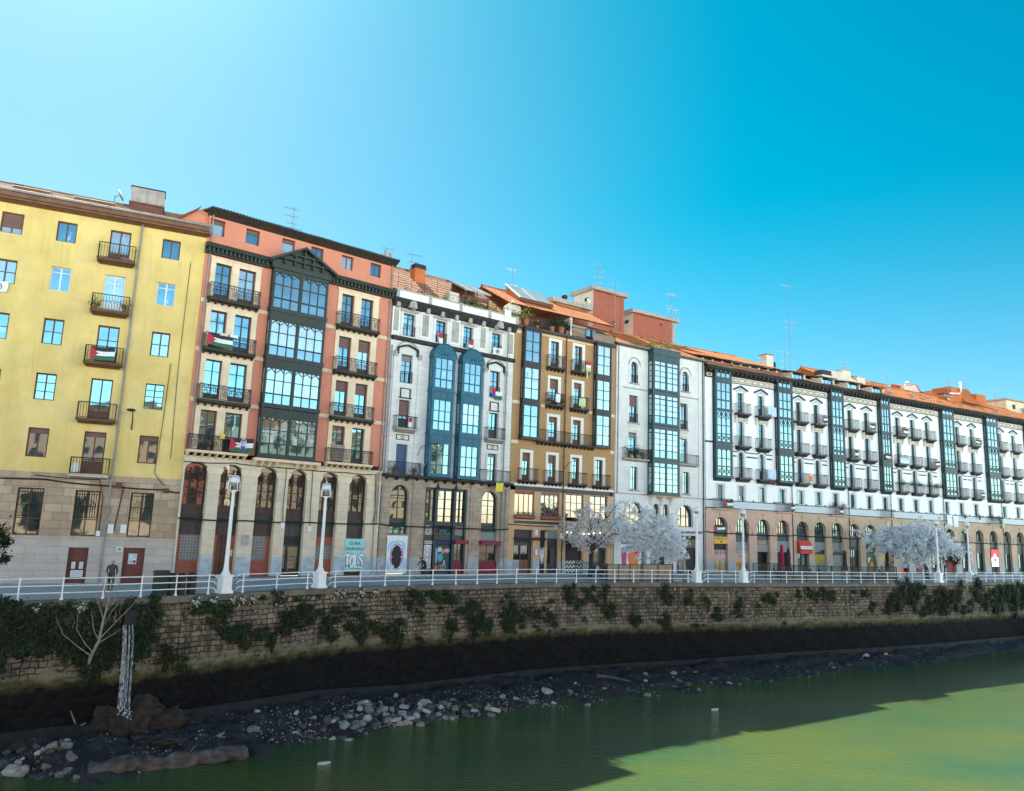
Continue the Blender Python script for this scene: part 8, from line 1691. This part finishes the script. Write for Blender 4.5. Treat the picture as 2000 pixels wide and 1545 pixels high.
# ================================================================== light and sky
SUN = Vector((-.57,.82,0)).normalized(); EL = radians(49.0); SV = Vector((SUN.x*cos(EL), SUN.y*cos(EL), sin(EL)))
sd = D.lights.new("sun", "SUN"); sd.energy = SUN_E; sd.angle = radians(.5); sd.color = (1.0,.93,.82); so = D.objects.new("sun", sd); COL.objects.link(so); so.rotation_euler = SV.to_track_quat("Z","Y").to_euler()
wd = D.worlds.new("World"); SC.world = wd; wd.use_nodes = True; t = wd.node_tree; bg = t.nodes["Background"]
sk = nd(t, "ShaderNodeTexSky", sky_type="NISHITA", sun_disc=False, sun_elevation=EL, sun_rotation=atan2(SUN.x, SUN.y), altitude=30.0, air_density=1.0, dust_density=SKY_D, ozone_density=SKY_O)
tcw = nd(t, "ShaderNodeTexCoord"); vd = nd(t, "ShaderNodeVectorMath", operation="DOT_PRODUCT"); vd.inputs[1].default_value = (.5,-.866,0); t.links.new(tcw.outputs["Generated"], vd.inputs[0])
mrw = nd(t, "ShaderNodeMapRange", interpolation_type="SMOOTHSTEP"); mrw.inputs["From Min"].default_value = -.3; mrw.inputs["From Max"].default_value = .55; t.links.new(vd.outputs["Value"], mrw.inputs["Value"])
spw = nd(t, "ShaderNodeSeparateXYZ"); t.links.new(tcw.outputs["Generated"], spw.inputs[0])
mrz = nd(t, "ShaderNodeMapRange", interpolation_type="SMOOTHSTEP"); mrz.inputs["From Min"].default_value = .14; mrz.inputs["From Max"].default_value = .40; mrz.inputs["To Min"].default_value = 1; mrz.inputs["To Max"].default_value = 0; t.links.new(spw.outputs[2], mrz.inputs["Value"])
mmw = nd(t, "ShaderNodeMath", operation="MULTIPLY"); t.links.new(mrw.outputs[0], mmw.inputs[0]); t.links.new(mrz.outputs[0], mmw.inputs[1])
sdw = nd(t, "ShaderNodeVectorMath", operation="DOT_PRODUCT"); sdw.inputs[1].default_value = (-.683,.683,.259); t.links.new(tcw.outputs["Generated"], sdw.inputs[0])
def mrn(v, a, b_, c=0, d=1):
    n = nd(t, "ShaderNodeMapRange", interpolation_type="SMOOTHSTEP"); n.inputs["From Min"].default_value = a; n.inputs["From Max"].default_value = b_; n.inputs["To Min"].default_value = c; n.inputs["To Max"].default_value = d; t.links.new(v, n.inputs["Value"]); return n.outputs[0]
front = mixc(t, mrn(sdw.outputs["Value"], .5, 1.02), SKY_F, SKY_S)                      # paler towards the sun
front = mixc(t, mrn(spw.outputs[2], .0, .42, 1, 0), front, SKY_H)                       # paler towards the horizon
sky_ = mixc(t, mrw.outputs[0], front, mixc(t, mrn(spw.outputs[2], .38, .52), SKY_K, SKY_Z))
sky_ = mixc(t, mrn(spw.outputs[2], .6, .85), sky_, SKY_Z)
sky_ = mixc(t, mmw.outputs[0], sky_, SKY_B)  # added bright band behind the viewer, there to light the house fronts
t.links.new(mixc(t, 1.0, sk.outputs[0], sky_, "MULTIPLY"), bg.inputs[0]); bg.inputs[1].default_value = SKY_E
SC.view_settings.view_transform = "Standard"; SC.view_settings.look = "None"; SC.view_settings.exposure = EXPO; SC.view_settings.gamma = 1.0
SC.cycles.max_bounces = 8; SC.cycles.diffuse_bounces = 5; SC.cycles.glossy_bounces = 3; SC.cycles.transmission_bounces = 6; SC.cycles.transparent_max_bounces = 12
SC.cycles.use_denoising = True
